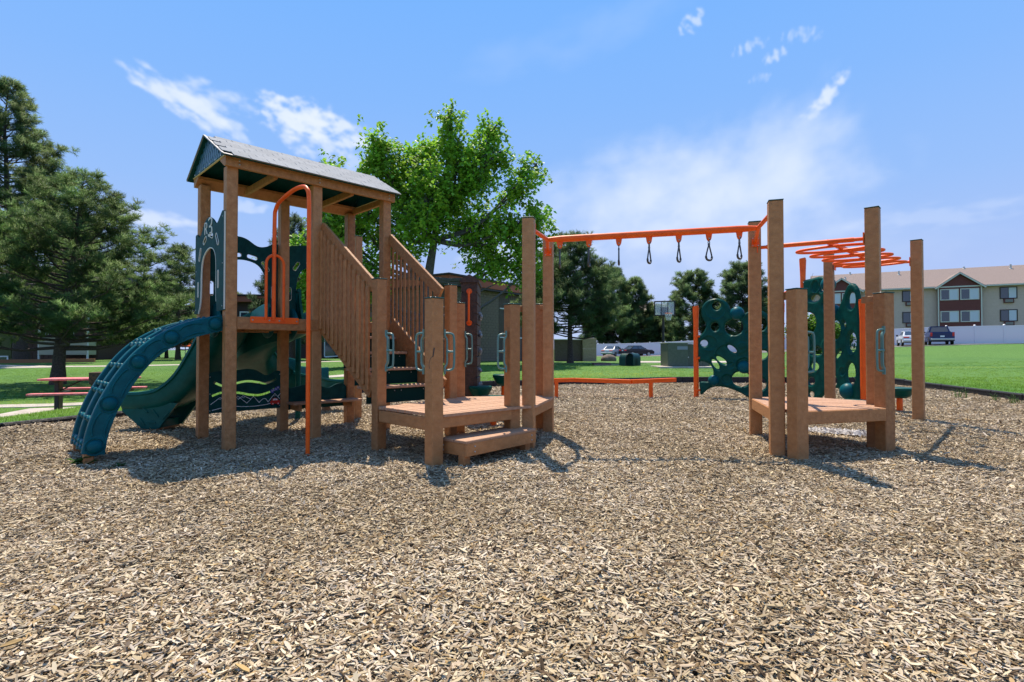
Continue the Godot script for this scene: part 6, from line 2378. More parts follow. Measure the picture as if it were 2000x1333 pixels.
func fence():
	var pts := [P(12.0, 85.0), P(18.3, 81.0), P(45.5, 57.0), P(54.0, 53.0), P(64.0, 49.0)]
	var line := []
	for i in pts.size() - 1:
		var m := int(round(pts[i].distance_to(pts[i + 1]) / 2.44))
		for k in m:
			line.append(pts[i].lerp(pts[i + 1], float(k) / m))
	line.append(pts[pts.size() - 1])
	var t := thing("white_fence", "long white vinyl privacy fence behind the parked cars", "fence", LP(45.5, 57.0))
	var off := t.position
	for i in line.size():
		var p: Vector3 = line[i]
		var y := land(p.x, -p.z)
		var b := mb(off)
		b.box(Vector3(p.x, y + 0.9, p.z), Vector3(0.14, 2.0, 0.14), Basis.IDENTITY, 0.01)
		b.prism(PackedVector2Array([Vector2(-0.09, 0), Vector2(0.09, 0), Vector2(0.0, 0.08)]), -0.09, 0.09, Transform3D(Basis.IDENTITY, Vector3(p.x, y + 1.9, p.z)))
		part("post", b, M.vinyl, t)
		if i == line.size() - 1:
			break
		var q: Vector3 = line[i + 1]
		var y2 := land(q.x, -q.z)
		b = mb(off)
		b.beam(Vector3(p.x, y + 0.93, p.z), Vector3(q.x, y2 + 0.93, q.z), 0.04, 1.66, Vector3.UP, 0.004)
		var pn = part("panel", b, M.vinyl, t)
		b = mb(off)
		b.beam(Vector3(p.x, y + 1.78, p.z), Vector3(q.x, y2 + 1.78, q.z), 0.08, 0.13, Vector3.UP, 0.006)
		b.beam(Vector3(p.x, y + 0.1, p.z), Vector3(q.x, y2 + 0.1, q.z), 0.08, 0.14, Vector3.UP, 0.006)
		part("rail", b, M.vinyl, pn)


func brick_wall(b: MB, tr: Transform3D, x0: float, x1: float, y0: float, y1: float, r: RandomNumberGenerator):
	var row := 0
	var y := y0
	while y < y1:
		var x := x0 - (0.2 if row % 2 else 0.0)
		while x < x1:
			var a := maxf(x, x0)
			var c := minf(x + 0.39, x1)
			if c - a > 0.03:
				b.box(tr * Vector3((a + c) * 0.5, y + 0.095, 0.006 * r.randf()), Vector3(c - a - 0.012, 0.18, 0.05), tr.basis, 0.0)
			x += 0.4
		y += 0.195
		row += 1


func brown_building():
	var blk := textured(ramp_texture(256, 0.05, 0.25, 0.5, [lin(0.17, 0.13, 0.10), lin(0.22, 0.175, 0.14), lin(0.27, 0.22, 0.18)], 310), 0.8, 0.9)
	var dark := textured(ramp_texture(128, 0.05, 0.25, 0.4, [lin(0.10, 0.075, 0.062), lin(0.125, 0.095, 0.08), lin(0.15, 0.115, 0.1)], 311), 0.8, 0.85)
	var rust := plain(lin(0.45, 0.11, 0.05), 0.6)
	var d := Vector3(0.576, 0, -0.817)
	var nrm := Vector3(0.817, 0, 0.576) * -1.0
	nrm = Vector3(-0.817, 0, -0.576)
	# faces the playground: toward the camera's left
	nrm = Vector3(0.817, 0, 0.576)
	if nrm.dot(P(-2, 31) * -1.0) < 0.0:
		nrm = -nrm
	var base := P(-2.41, 37.2, 0.1)
	var t := thing("brown_building", "low dark brown block building with a rust red roof band behind the maple", "building", base)
	var tr := Transform3D(Basis(d, Vector3.UP, nrm), base)
	if tr.basis.determinant() < 0.0:
		tr.basis.x = -d
	var sx := 1.0 if tr.basis.x.dot(d) > 0.0 else -1.0
	var off := base
	var h := 5.75
	var X := func(a: float) -> float: return a * sx
	var b := mb(off)
	b.box(tr * Vector3(X.call(2.5), h * 0.5 - 0.3, -4.05), Vector3(11.0, h + 0.4, 8.0), tr.basis, 0.0)
	part("wall", b, dark, t)
	b = mb(off)
	var r := RandomNumberGenerator.new()
	r.seed = 14
	brick_wall(b, tr, minf(X.call(-2.9), X.call(2.5)), maxf(X.call(-2.9), X.call(2.5)), -0.3, h - 0.4, r)
	part("blocks", b, blk, t).set_meta("kind", "stuff")
	b = mb(off)
	for k in 22:
		b.box(tr * Vector3(X.call(2.65 + k * 0.24), h * 0.5 - 0.2, 0.0), Vector3(0.21, h - 0.1, 0.06), tr.basis, 0.01)
	part("siding", b, dark, t).set_meta("kind", "stuff")
	for y in [2.0, 4.1]:
		b = mb(off)
		b.beam(tr * Vector3(X.call(2.6), y, 0.05), tr * Vector3(X.call(7.8), y, 0.05), 0.05, 0.09)
		part("white_band", b, M.white, t)
	for q in [[h - 0.15, 0.5, 0.35, rust, "roof_band"], [h + 0.16, 0.12, 0.42, M.black, "roof_edge"], [h - 0.47, 0.14, 0.3, M.black, "soffit"]]:
		b = mb(off)
		b.box(tr * Vector3(X.call(2.5), q[0], -3.9 + q[2] * 0.5), Vector3(11.0 + q[2] * 2, q[1], 8.0 + q[2]), tr.basis, 0.01)
		part(q[4], b, q[3], t)
	# tan walled enclosure at its far end
	var tan_ := textured(ramp_texture(128, 0.05, 0.25, 0.4, [lin(0.30, 0.235, 0.16), lin(0.36, 0.285, 0.2), lin(0.41, 0.33, 0.24)], 312), 0.8, 0.85)
	var eb := P(4.45, 38.0, 0.38)
	var e := thing("walled_enclosure", "tan windowless enclosure wall with white trim behind the broad pine", "wall", eb)
	b = mb(eb)
	b.box(P(3.95, 38.4, 1.1), Vector3(1.95, 1.62, 0.3), Basis.IDENTITY, 0.01)
	part("wall", b, dark, e)
	b = mb(eb)
	b.box(P(3.95, 38.37, 1.93), Vector3(2.0, 0.06, 0.4), Basis.IDENTITY, 0.005)
	part("coping", b, M.white, e)
	for k in 5:
		b = mb(eb)
		b.box(P(5.42, 38.2, 0.35 + 0.37 * k), Vector3(0.95, 0.365, 0.45), Basis.IDENTITY, 0.01)
		part("board", b, tan_, e)


func simple_house(called: String, label: String, at: Vector3, turn: float, size: Vector3, wallm: Material, wins: Array, extra: Callable):
	var t := thing(called, label, "building", at, turn)
	var b := mb()
	b.box(Vector3(0, size.y * 0.5 - 0.4, -size.z * 0.5), Vector3(size.x, size.y + 0.8, size.z), Basis.IDENTITY, 0.0)
	part("wall", b, wallm, t)
	for w in wins:
		window(t, Vector3.ZERO, Transform3D(Basis.IDENTITY, Vector3(0, 0, 0.04)), w[0], w[0] + w[2], w[1], w[1] + w[3], M.white, false, w[2] > 1.2)
	(extra as Callable).call(t)
	return t


func left_buildings():
	var green := textured(ramp_texture(128, 0.05, 0.25, 0.4, [lin(0.075, 0.085, 0.03), lin(0.095, 0.11, 0.04), lin(0.12, 0.13, 0.05)], 320), 0.8, 0.85)
	var brown := textured(ramp_texture(256, 0.06, 0.3, 0.5, [lin(0.085, 0.05, 0.04), lin(0.12, 0.07, 0.055), lin(0.15, 0.095, 0.075)], 321), 0.8, 0.9)
	var cream := plain(lin(0.5, 0.47, 0.38), 0.7)
	var dark := textured(ramp_texture(256, 0.06, 0.3, 0.5, [lin(0.035, 0.022, 0.02), lin(0.055, 0.033, 0.03), lin(0.07, 0.045, 0.04)], 322), 0.8, 0.9)
	var rust := plain(lin(0.30, 0.08, 0.045), 0.6)
	var shin := plain(lin(0.09, 0.08, 0.075), 0.9)
	var roof_on := func(t: Node3D, w: float, h: float, d: float, rise: float, m: Material):
		var b := mb()
		b.prism(PackedVector2Array([Vector2(0.6, h), Vector2(0.6, h + 0.2), Vector2(-d * 0.5, h + rise), Vector2(-d - 0.6, h + 0.2), Vector2(-d - 0.6, h)]), -w * 0.5 - 0.5, w * 0.5 + 0.5, Transform3D(Basis(Vector3(0, 0, 1), Vector3.UP, Vector3(-1, 0, 0)), Vector3.ZERO))
		part("roof", b, m, t)
	# olive and brown block at the far left, with a cream balcony at its end
	var g1 := func(t: Node3D):
		roof_on.call(t, 9.0, 5.6, 8.0, 1.8, shin)
	simple_house("olive_house", "olive green house with small white windows at the far left edge", LP(-43.6, 42.0), 0.12, Vector3(9.0, 5.6, 8.0), green, [[-1.0, 1.5, 1.5, 1.3], [2.0, 1.7, 1.4, 1.2], [1.2, -0.05, 1.4, 0.45], [3.55, 0.0, 0.7, 0.25]], g1)
	var g2 := func(t: Node3D):
		roof_on.call(t, 7.5, 5.8, 8.0, 1.8, shin)
		var b := mb()
		for k in 19:
			b.box(Vector3(-3.6 + k * 0.4, 2.6, 0.01), Vector3(0.37, 5.6, 0.04), Basis.IDENTITY, 0.01)
		part("siding", b, brown, t).set_meta("kind", "stuff")
	simple_house("brown_house", "reddish brown panelled house end behind the leaning pine", LP(-37.2, 43.5), 0.12, Vector3(7.5, 5.8, 8.0), brown, [], g2)
	var bt := thing("balcony_block", "cream walled balcony with white railing behind the leaning pine's trunk", "balcony", LP(-35.6, 41.8), 0.12)
	var b := mb()
	b.box(Vector3(1.0, 1.1, -0.6), Vector3(3.4, 1.35, 1.2), Basis.IDENTITY, 0.02)
	part("wall", b, cream, bt)
	b = mb()
	b.box(Vector3(1.0, 4.0, -0.6), Vector3(3.6, 0.2, 1.4), Basis.IDENTITY, 0.02)
	b.box(Vector3(2.72, 2.0, -0.1), Vector3(0.12, 4.0, 0.12), Basis.IDENTITY, 0.01)
	b.box(Vector3(-0.72, 2.0, -0.1), Vector3(0.12, 4.0, 0.12), Basis.IDENTITY, 0.01)
	part("frame", b, M.white, bt)
	for k in 14:
		b = mb()
		b.box(Vector3(-0.6 + k * 0.18, 2.02, -0.05), Vector3(0.04, 0.45, 0.04), Basis.IDENTITY, 0.004)
		part("baluster", b, M.white, bt)
	b = mb()
	for y in [1.8, 2.26]:
		b.box(Vector3(0.6, y, -0.05), Vector3(2.6, 0.08, 0.08), Basis.IDENTITY, 0.006)
	part("hand_rail", b, M.white, bt)
	# dark brick block behind the tower
	var g3 := func(t: Node3D):
		var c := mb()
		c.box(Vector3(0, 5.55, -4.5), Vector3(23.0, 0.55, 10.0), Basis.IDENTITY, 0.02)
		part("roof_band", c, rust, t)
		c = mb()
		c.box(Vector3(0, 5.9, -4.5), Vector3(23.3, 0.16, 10.2), Basis.IDENTITY, 0.02)
		part("roof_edge", c, M.black, t)
		c = mb()
		c.box(Vector3(-8.7, 2.2, 0.02), Vector3(0.9, 1.0, 0.05), Basis.IDENTITY, 0.0)
		part("rust_panel", c, rust, t)
		for x in [-9.6, 1.0]:
			c = mb()
			c.tube([Vector3(x, 5.0, 0.08), Vector3(x, 0.5, 0.08), Vector3(x - 0.3, 0.25, 0.1), Vector3(x - 2.2, 0.1, 0.3)], 0.07, 8)
			part("downpipe", c, M.white, t)
	simple_house("brick_house", "dark brown brick apartment house with white windows seen under the tower deck", LP(-16.5, 52.0), 0.1, Vector3(22.0, 5.5, 9.0), dark, [[-9.0, 0.25, 0.6, 1.4], [-10.7, 0.3, 0.6, 1.3], [-9.0, 3.0, 0.6, 1.3], [-1.3, 0.2, 1.1, 1.7], [-10.7, 3.0, 0.7, 1.2], [3.0, 3.0, 1.3, 1.2]], g3)
	var g4 := func(t: Node3D):
		roof_on.call(t, 9.0, 7.4, 9.0, 2.6, plain(lin(0.30, 0.23, 0.19), 0.9))
	simple_house("tan_house", "tan house with brown roof glimpsed between the pines behind the hoop", P(28.5, 103.0, 0.3), 0.2, Vector3(9.0, 7.4, 9.0), plain(lin(0.40, 0.35, 0.27), 0.8), [[-3.6, 4.2, 1.5, 1.3], [-0.6, 4.2, 1.5, 1.3], [2.4, 4.2, 1.5, 1.3]], g4)
	# low orange timber edging along the left walk
	b = mb()
	var ed := thing("timber_edging", "low orange brown timber edging along the far walk at the left", "edging", LP(-33.0, 37.0))
	b.xf = Transform3D(Basis.IDENTITY, -ed.position)
	b.beam(P(-36.5, 36.0, land(-36.5, 36.0) + 0.1), P(-29.5, 38.5, land(-29.5, 38.5) + 0.1), 0.3, 0.28)
	part("timber", b, plain(lin(0.30, 0.13, 0.06), 0.9), ed)
	# far orange canopy
	var oc := thing("orange_canopy", "small far orange canopy beyond the left lawn", "canopy", LP(-38.8, 66.5))
	b = mb()
	b.lathe([Vector2(0.0, 2.3), Vector2(0.9, 1.9), Vector2(1.5, 1.3), Vector2(1.5, 1.2)], Transform3D.IDENTITY, 12)
	part("roof", b, M.orange, oc)
	for q in [[-1.1, 0.0], [1.1, 0.0], [0.0, 1.1], [0.0, -1.1]]:
		b = mb()
		b.tube([Vector3(q[0], -0.2, q[1]), Vector3(q[0], 1.6, q[1])], 0.05, 6)
		part("pole", b, M.steel, oc)


# ---------------------------------------------------------------- vehicles
func vehicle(label: String, category: String, at: Vector3, turn: float, paint: Color, truck: bool):
	var t := thing("parked_truck" if truck else "parked_car", label, category, at, turn, "" if truck else "cars parked in front of the white fence")
	var pm := plain(paint, 0.4, 0.4)
	pm.clearcoat_enabled = true
	pm.clearcoat = 0.35
	pm.clearcoat_roughness = 0.05
	# x: length (front at +x), profile in x-y pushed across z
	var l := 5.4 if truck else 4.7
	var w := 1.9 if truck else 1.8
	var side := Transform3D.IDENTITY
	var b := mb()
	var arch := func(cx: float, r: float) -> Array:
		var out := []
		for k in 9:
			var a = PI * k / 8.0
			out.append(Vector2(cx - r * cos(a), 0.3 + r * sin(a)))
		return out
	var wb := 1.55 if truck else 1.35
	var wr := 0.40 if truck else 0.34
	var low := [Vector2(-l / 2, 0.35)]
	low.append_array(arch.call(-wb, wr + 0.06))
	low.append_array(arch.call(wb, wr + 0.06))
	if truck:
		low.append_array([Vector2(l / 2 - 0.05, 0.35), Vector2(l / 2, 0.6), Vector2(l / 2 - 0.03, 1.0), Vector2(l / 2 - 0.25, 1.1), Vector2(1.1, 1.16), Vector2(-0.75, 1.18), Vector2(-l / 2 + 0.02, 1.18), Vector2(-l / 2, 1.1)])
	else:
		low.append_array([Vector2(l / 2 - 0.08, 0.3), Vector2(l / 2, 0.5), Vector2(l / 2 - 0.05, 0.7), Vector2(l / 2 - 0.4, 0.82), Vector2(1.05, 0.94), Vector2(-1.5, 0.98), Vector2(-l / 2 + 0.1, 0.96), Vector2(-l / 2, 0.8), Vector2(-l / 2 - 0.02, 0.55)])
	var poly := PackedVector2Array(low)
	b.prism(poly, -w / 2 + 0.03, w / 2 - 0.03, side)
	b.box(Vector3(0, 0.72 if not truck else 0.82, 0), Vector3(l - 0.5, 0.34, w), Basis.IDENTITY, 0.12)
	part("body", b, pm, t)
	# cabin: a tapered greenhouse
	var c0: Array = [-0.75, 1.25, -0.55, 0.55, 1.18, 1.78] if truck else [-1.75, 1.1, -1.0, 0.3, 0.96, 1.43]
	var y0: float = c0[4]
	var y1: float = c0[5]
	var zb := w * 0.5 - 0.09
	var zt := w * 0.5 - 0.28
	var q0 := [Vector3(c0[0], y0, -zb), Vector3(c0[1], y0, -zb), Vector3(c0[1], y0, zb), Vector3(c0[0], y0, zb)]
	var q1 := [Vector3(c0[2], y1, -zt), Vector3(c0[3], y1, -zt), Vector3(c0[3], y1, zt), Vector3(c0[2], y1, zt)]
	b = mb()
	var g := mb()
	for k in 4:
		var k2 := (k + 1) % 4
		var nn: Vector3 = (q0[k2] - q0[k]).cross(q1[k] - q0[k]).normalized()
		if nn.dot((q0[k] + q0[k2]) * 0.5 - Vector3((c0[0] + c0[1]) * 0.5, 0, 0)) < 0.0:
			nn = -nn
		b.quad(q0[k], q0[k2], q1[k2], q1[k], nn)
		var spans := [[0.08, 0.92]] if k % 2 == 1 else [[0.07, 0.47], [0.53, 0.93]]
		for s in spans:
			var f := func(u: float, v: float) -> Vector3:
				return (q0[k] as Vector3).lerp(q0[k2], u).lerp((q1[k] as Vector3).lerp(q1[k2], u), v) + nn * 0.012
			g.quad(f.call(s[0], 0.12), f.call(s[1], 0.12), f.call(s[1], 0.88), f.call(s[0], 0.88), nn)
	b.quad(q1[0], q1[1], q1[2], q1[3], Vector3.UP)
	b.box(Vector3((c0[2] + c0[3]) * 0.5, y1 + 0.008, 0), Vector3(c0[3] - c0[2] + 0.1, 0.05, zt * 2 + 0.02), Basis.IDENTITY, 0.02)
	part("cabin", b, pm, t)
	part("window", g, M.glass, t)
	for x in [-wb, wb]:
		for s in [-1.0, 1.0]:
			b = mb()
			var tw := Transform3D(Basis(Vector3.RIGHT, Vector3(0, 0, s), Vector3(0, -s, 0)), Vector3(x, wr - 0.02, s * (w * 0.5 - 0.2)))
			b.lathe([Vector2(0.01, 0.0), Vector2(wr * 0.9, 0.0), Vector2(wr, 0.04), Vector2(wr, 0.17), Vector2(wr * 0.92, 0.21), Vector2(wr * 0.66, 0.2)], tw, 20)
			var wh = part("wheel", b, M.black, t)
			b = mb()
			b.lathe([Vector2(0.001, 0.18), Vector2(0.05, 0.185), Vector2(wr * 0.55, 0.175), Vector2(wr * 0.68, 0.205)], tw, 20)
			part("rim", b, M.steel, wh)
	for s in [-1.0, 1.0]:
		b = mb()
		b.box(Vector3(-l / 2 + 0.06, 0.95 if truck else 0.78, s * (w * 0.5 - (0.12 if truck else 0.3))), Vector3(0.16, 0.36 if truck else 0.15, 0.18 if truck else 0.5), Basis.IDENTITY, 0.03)
		part("tail_light", b, M.red, t)
		b = mb()
		b.box(Vector3(l / 2 - 0.12, 0.78 if truck else 0.66, s * (w * 0.5 - 0.28)), Vector3(0.2, 0.16, 0.36), Basis.IDENTITY, 0.04)
		part("headlight", b, M.curtain, t)
		b = mb()
		b.box(Vector3(0.75 if not truck else 1.0, (y0 + 0.08), s * (w * 0.5 + 0.06)), Vector3(0.12, 0.14, 0.2), Basis.IDENTITY, 0.03)
		part("mirror", b, M.black, t)
	b = mb()
	b.box(Vector3(-l / 2 - 0.05, 0.5, 0), Vector3(0.2, 0.2, w - 0.1), Basis.IDENTITY, 0.04)
	part("bumper", b, M.steel if truck else pm, t)
	b = mb()
	b.box(Vector3(-l / 2 - (0.02 if truck else 0.03), 0.78, 0), Vector3(0.02, 0.14, 0.32), Basis.IDENTITY, 0.004)
	part("number_plate", b, M.white, t)


# ---------------------------------------------------------------- park furniture
func picnic_table():
	var wood := textured(ramp_texture(256, 0.03, 0.12, 0.4, [lin(0.55, 0.10, 0.11), lin(0.66, 0.18, 0.18), lin(0.72, 0.30, 0.29)], 330), 1.2, 0.8, bump_texture(256, 0.06, 33, 6.0), 0.4)
	var pad := thing("table_pad", "cracked concrete pad under the red picnic table", "concrete pad", LP(-10.4, 12.9), 0.3)
	var b := mb()
	b.box(Vector3(0, -0.02, 0), Vector3(2.6, 0.1, 2.1), Basis.IDENTITY, 0.01)
	part("slab", b, M.concrete, pad)
	var t := thing("picnic_table", "faded red plank picnic table with black steel legs on the left lawn", "picnic table", LP(-10.15, 13.0) + Vector3(0, 0.03, 0), 0.3)
	for k in 3:
		b = mb()
		b.box(Vector3(0.1, 0.72, -0.24 + 0.24 * k), Vector3(1.85, 0.045, 0.225), Basis.IDENTITY, 0.008)
		part("top_plank", b, wood, t)
	for s in [-1.0, 1.0]:
		b = mb()
		b.box(Vector3(0.1, 0.43 - 0.02 * s, 0.68 * s), Vector3(1.85, 0.045, 0.24), Basis.IDENTITY, 0.008)
		part("seat_plank", b, wood, t)
	for x in [-0.55, 0.7]:
		b = mb()
		b.box(Vector3(x, 0.33, 0), Vector3(0.09, 0.7, 0.22), Basis.IDENTITY, 0.008)
		b.box(Vector3(x, 0.385, 0), Vector3(0.07, 0.06, 1.55), Basis.IDENTITY, 0.008)
		b.box(Vector3(x, 0.675, 0), Vector3(0.07, 0.04, 0.68), Basis.IDENTITY, 0.008)
		part("leg", b, M.black, t)
	for x in [-1.0, 1.0]:
		b = mb()
		b.tube([Vector3(x * 0.72 + 0.05, 0.36, 0), Vector3(x * 0.15 + 0.05, 0.68, 0)], 0.015, 8)
		part("brace", b, M.black, t)
	# rusty grill box beside it
	var gp := LP(-9.12, 12.25)
	var g := thing("rusty_grill", "dark rusted steel grill box at the picnic table's right end", "grill", gp, 0.2)
	b = mb()
	b.box(Vector3(0, 0.28, 0), Vector3(0.12, 0.7, 0.12), Basis.IDENTITY, 0.01)
	part("post", b, M.black, g)
	b = mb()
	var rust := textured(ramp_texture(128, 0.05, 0.2, 0.5, [lin(0.02, 0.018, 0.02), lin(0.09, 0.04, 0.025), lin(0.2, 0.08, 0.035)], 331), 2.0, 0.9)
	b.box(Vector3(0, 0.62, 0), Vector3(0.5, 0.26, 0.42), Basis.IDENTITY, 0.01)
	b.box(Vector3(0, 0.40, 0), Vector3(0.44, 0.2, 0.38), Basis.IDENTITY, 0.01)
	part("fire_box", b, rust, g)
	# a dry stalk by the border
	var s := thing("dry_stalks", "dry yellow brown stalks by the border left of the climber", "dead plant", P(-6.95, 9.0, 0.1))
	b = mb()
	for q in [[0.0, 0.0, 0.05, 0.32], [0.05, 0.02, 0.16, 0.34], [0.1, 0.0, 0.12, 0.3], [0.02, 0.03, -0.03, 0.28]]:
		b.tube([Vector3(q[0], -0.05, q[1]), Vector3(q[0], q[3] * 0.6, q[1]), Vector3(q[2], q[3], q[1] + 0.03), Vector3(q[2] + 0.05, q[3] - 0.06, 0)], [0.012, 0.011, 0.01, 0.006], 5)
	part("stalks", b, plain(lin(0.22, 0.14, 0.06), 0.9), s).set_meta("kind", "stuff")


func basketball_hoop():
	var at := LP(9.45, 34.0)
	var t := thing("basketball_hoop", "black basketball hoop pole with clear framed backboard and white net", "basketball hoop", at, -0.25)
	var b := mb()
	b.tube([Vector3(0, -0.3, 0), Vector3(0, 2.75, 0)], 0.075, 12)
	b.tube([Vector3(0, 2.7, 0), Vector3(0.02, 3.1, 0.35)], 0.06, 10)
	part("pole", b, M.black, t)
	b = mb()
	b.box(Vector3(0.08, 3.36, 0.42), Vector3(1.18, 0.86, 0.02), Basis.IDENTITY, 0.0)
	var pane := plain(Color(0.85, 0.9, 0.95, 0.22), 0.05)
	pane.transparency = BaseMaterial3D.TRANSPARENCY_ALPHA
	part("backboard", b, pane, t)
	b = mb()
	frame_rect(b, Transform3D(Basis.IDENTITY, Vector3(0.08, 3.36, 0.42)), -0.56, 0.56, -0.40, 0.40, 0.07, 0.05)
	for x in [-0.19, 0.19]:
		b.box(Vector3(0.08 + x, 3.36, 0.42), Vector3(0.035, 0.84, 0.03), Basis.IDENTITY, 0.002)
	part("backboard_frame", b, M.black, t)
	b = mb()
	b.box(Vector3(0.06, 3.2, 0.39), Vector3(0.5, 0.5, 0.04), Basis.IDENTITY, 0.03)
	part("mount", b, M.black, t)
	b = mb()
	var ring := []
	for k in 25:
		ring.append(Vector3(0.30 + 0.22 * cos(TAU * k / 24), 3.03, 0.68 + 0.22 * sin(TAU * k / 24)))
	b.tube(ring, 0.012, 6, false)
	part("rim", b, M.orange, t)
	b = mb()
	for k in 12:
		for s in [1.0, -1.0]:
			var p := []
			for j in 6:
				var f := j / 5.0
				var a = TAU * (k + s * f * 2.2) / 12
				var rd := lerpf(0.22, 0.12, f)
				p.append(Vector3(0.30 + rd * cos(a), 3.03 - 0.42 * f, 0.68 + rd * sin(a)))
			b.tube(p, 0.009, 4, false)
	part("net", b, M.white, t)
	b = mb()
	var court := [P(8.6, 33.6), P(13.0, 33.6), P(15.5, 39.5), P(8.0, 39.5)]
	path_strip("court_slab", [Vector2(7.9, 35.7), Vector2(12.0, 35.7), Vector2(16.5, 36.0)], 4.2, 0.02, M.concrete, "pale concrete basketball court slab beside the hoop")


func green_shelter():
	var at := LP(6.1, 28.3)
	var t := thing("litter_shelter", "dark green round-topped metal litter shelter on the back lawn", "litter bin", at, 0.5)
	var mat_ := plain(lin(0.008, 0.055, 0.05), 0.4)
	var b := mb()
	var arch := []
	for k in 13:
		var a := PI * k / 12.0
		arch.append(Vector2(0.27 * cos(a), 0.38 + 0.27 * sin(a)))
	var shell := [Vector2(0.27, 0.0)] + arch + [Vector2(-0.27, 0.0)]
	var inner := []
	for p in shell:
		inner.append(Vector2(p.x * 0.93, p.y * 0.97))
	inner.reverse()
	var ringp := PackedVector2Array(shell + inner)
	b.prism(ringp, -0.48, 0.02, Transform3D.IDENTITY)
	b.prism(PackedVector2Array(shell), -0.5, -0.48, Transform3D.IDENTITY)
	part("shell", b, mat_, t)
	b = mb()
	b.prism(PackedVector2Array(shell), 0.0, 0.36, Transform3D(Basis(Vector3.UP, PI / 2), Vector3(0.34, 0, -0.2)))
	b.prism(PackedVector2Array(shell), 0.0, 0.3, Transform3D(Basis(Vector3.UP, PI / 2), Vector3(0.2, 0.02, -0.2)))
	part("hood", b, mat_, t)
	b = mb()
	b.prism(PackedVector2Array([Vector2(-0.03, 0.42), Vector2(0.07, 0.44), Vector2(0.05, 0.36), Vector2(-0.02, 0.34)]), 0.364, 0.37, Transform3D(Basis(Vector3.UP, PI / 2), Vector3(0.34, 0, -0.2)))
	part("sticker", b, M.white, t)
	b = mb()
	var hoop := []
	for p in shell:
		hoop.append(Vector3(p.x, p.y, 0.03))
	b.tube(hoop, 0.02, 6)
	part("rim", b, M.black, t)
	# mesh front of the shelter
	b = mb()
	for k in 8:
		var x := -0.23 + k * 0.065
		b.tube([Vector3(x, 0.02, 0.02), Vector3(x, 0.38 + sqrt(maxf(0.0, 0.0729 - x * x)), 0.02)], 0.004, 4)
	for k in 9:
		b.tube([Vector3(-0.25, 0.05 + k * 0.06, 0.02), Vector3(0.25, 0.05 + k * 0.06, 0.02)], 0.004, 4)
	part("mesh_front", b, mat_, t).set_meta("kind", "stuff")
	# a low maroon lid in the grass and a pale slab
	var lid := thing("ground_lid", "low maroon utility lid lying in the back lawn", "utility lid", LP(4.85, 29.5))
	b = mb()
	b.box(Vector3(0, 0.04, 0), Vector3(0.95, 0.12, 0.6), Basis.IDENTITY, 0.02)
	part("lid", b, plain(lin(0.11, 0.045, 0.05), 0.7), lid)
	b = mb()
	b.box(Vector3(0.55, 0.006, 0.3), Vector3(2.0, 0.02, 0.7), Basis.IDENTITY, 0.004)
	part("slab", b, M.concrete, lid)
	var rock := thing("boulder", "rounded brown boulder beside the parked cars", "rock", LP(6.9, 38.8))
	b = mb()
	b.ball(Vector3(0, 0.12, 0), Vector3(0.55, 0.36, 0.4), 14, 9)
	b.ball(Vector3(-0.25, 0.1, 0.1), Vector3(0.35, 0.3, 0.35), 12, 8)
	part("stone", b, textured(ramp_texture(128, 0.05, 0.2, 0.5, [lin(0.10, 0.075, 0.055), lin(0.16, 0.125, 0.1), lin(0.22, 0.18, 0.15)], 340), 1.0, 0.95), rock)


func utility_box():
	var at := LP(8.55, 26.9)
	var t := thing("transformer_box", "grey-green steel transformer cabinet on a concrete pad on the back lawn", "utility cabinet", at)
	var m := textured(ramp_texture(128, 0.05, 0.25, 0.3, [lin(0.062, 0.078, 0.05), lin(0.078, 0.096, 0.064), lin(0.092, 0.11, 0.078)], 345), 1.0, 0.45)
	var b := mb()
	b.box(Vector3(-0.2, 0.0, 0.1), Vector3(2.6, 0.12, 1.9), Basis.IDENTITY, 0.01)
	part("pad", b, M.concrete, t)
	b = mb()
	b.box(Vector3(-0.52, 0.62, -0.1), Vector3(0.98, 1.12, 1.3), Basis.IDENTITY, 0.02)
	part("cabinet", b, m, t)
	b = mb()
	b.box(Vector3(0.35, 0.6, -0.3), Vector3(0.78, 1.08, 1.1), Basis.IDENTITY, 0.02)
	part("cabinet", b, m, t)
	b = mb()
	b.box(Vector3(0.96, 0.36, -0.4), Vector3(0.5, 0.62, 0.9), Basis.IDENTITY, 0.02)
	part("cabinet", b, m, t)
	b = mb()
	b.box(Vector3(-0.4, 1.2, -0.1), Vector3(1.3, 0.05, 1.36), Basis.IDENTITY, 0.015)
	part("lid", b, plain(lin(0.3, 0.33, 0.3), 0.4), t)
	b = mb()
	b.box(Vector3(-0.3, 0.95, 0.555), Vector3(0.5, 0.16, 0.008), Basis.IDENTITY, 0.0)
	part("label_plate", b, plain(lin(0.2, 0.23, 0.27), 0.4), t)
	b = mb()
	b.box(Vector3(-0.02, 0.5, 0.56), Vector3(0.05, 0.05, 0.02), Basis.IDENTITY, 0.005)
	part("lock", b, M.steel, t)


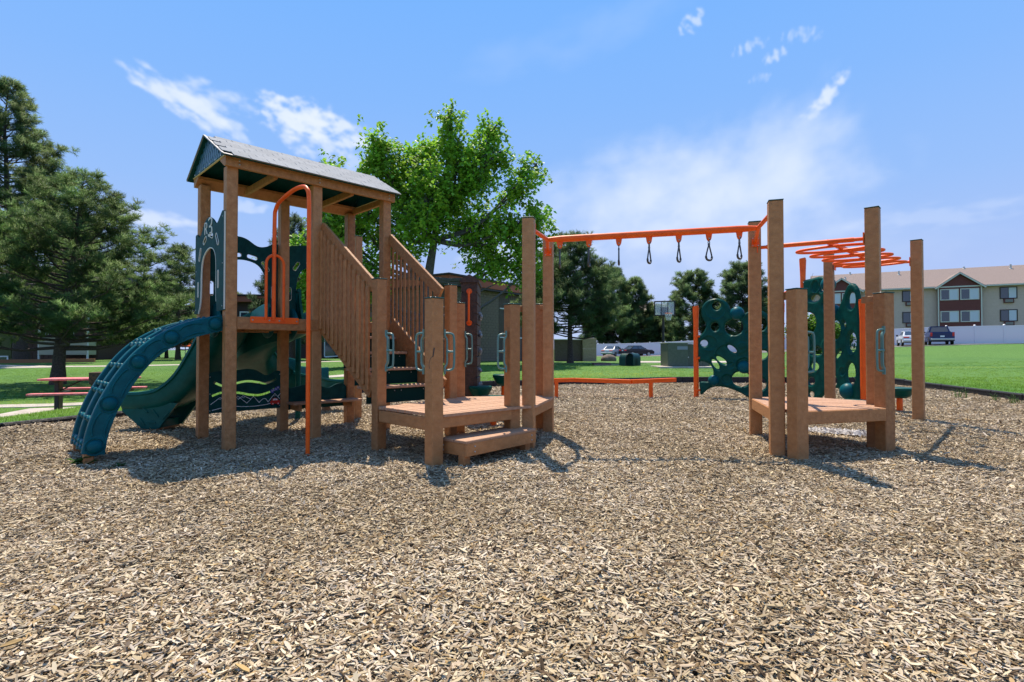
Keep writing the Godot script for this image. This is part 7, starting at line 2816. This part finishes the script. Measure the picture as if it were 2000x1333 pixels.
func walks():
	path_strip("concrete_path", [Vector2(-60, 40.5), Vector2(-42, 37.0), Vector2(-32, 33.5), Vector2(-24, 33.0), Vector2(-12, 40.0)], 1.3, 0.012, M.concrete, "pale concrete path across the far left lawn")
	path_strip("concrete_path", [Vector2(-40, 32.5), Vector2(-30.5, 31.0), Vector2(-26.5, 32.0)], 1.0, 0.016, M.concrete, "short pale concrete path by the tall left pine")
	path_strip("concrete_path", [Vector2(-18.0, 13.0), Vector2(-14.6, 14.9), Vector2(-12.6, 15.6), Vector2(-9.4, 18.2), Vector2(-6.0, 22.0), Vector2(-7.0, 33.0)], 0.9, 0.02, M.concrete, "narrow concrete path behind the picnic table")
	path_strip("asphalt_road", [Vector2(2.0, 86.0), Vector2(15.5, 77.0), Vector2(40.5, 54.0), Vector2(50.0, 49.2), Vector2(62.0, 44.0)], 7.5, 0.01, M.asphalt, "asphalt road in front of the white fence")
	var dirt := textured(ramp_texture(128, 0.06, 0.25, 0.5, [lin(0.13, 0.065, 0.045), lin(0.2, 0.105, 0.075), lin(0.27, 0.16, 0.12)], 350), 0.6, 0.95, null, 0.0, true)
	path_strip("dirt_strip", [Vector2(10.0, 85.0), Vector2(18.0, 80.2), Vector2(45.0, 56.2), Vector2(53.8, 52.2), Vector2(63.5, 48.0)], 1.7, 0.02, dirt, "reddish brown mulch strip along the foot of the white fence")


func background():
	M.vinyl = plain(lin(0.72, 0.74, 0.78), 0.5)
	walks()
	apartment()
	fence()
	brown_building()
	left_buildings()
	vehicle("silver car seen from behind, leftmost of the cars at the fence", "car", LP(14.2, 76.0), 0.98, lin(0.42, 0.44, 0.47), false)
	vehicle("black sedan parked beside the silver car at the fence", "car", LP(17.3, 75.5), 0.42, lin(0.012, 0.013, 0.018), false)
	vehicle("white sedan seen from behind, just left of the blue pickup", "car", LP(40.2, 55.0), 1.08, lin(0.62, 0.64, 0.67), false)
	vehicle("dark blue pickup truck seen from behind, at the right by the fence", "pickup truck", LP(42.3, 54.0), 1.02, lin(0.004, 0.014, 0.085), true)
	picnic_table()
	basketball_hoop()
	green_shelter()
	utility_box()


func _ready():
	rng.seed = 1
	look()
	materials()
	ground()
	chips()
	border_timbers()
	grass_blades()
	tower()
	fire_pole()
	climber()
	wave_slide()
	spiral_slide()
	staircase()
	left_platform()
	right_platform()
	ring_beam()
	loop_ladder()
	bubble_wall()
	balance_beam()
	stepping_pods()
	rock_pillar()
	background()
	trees()
	weeds()
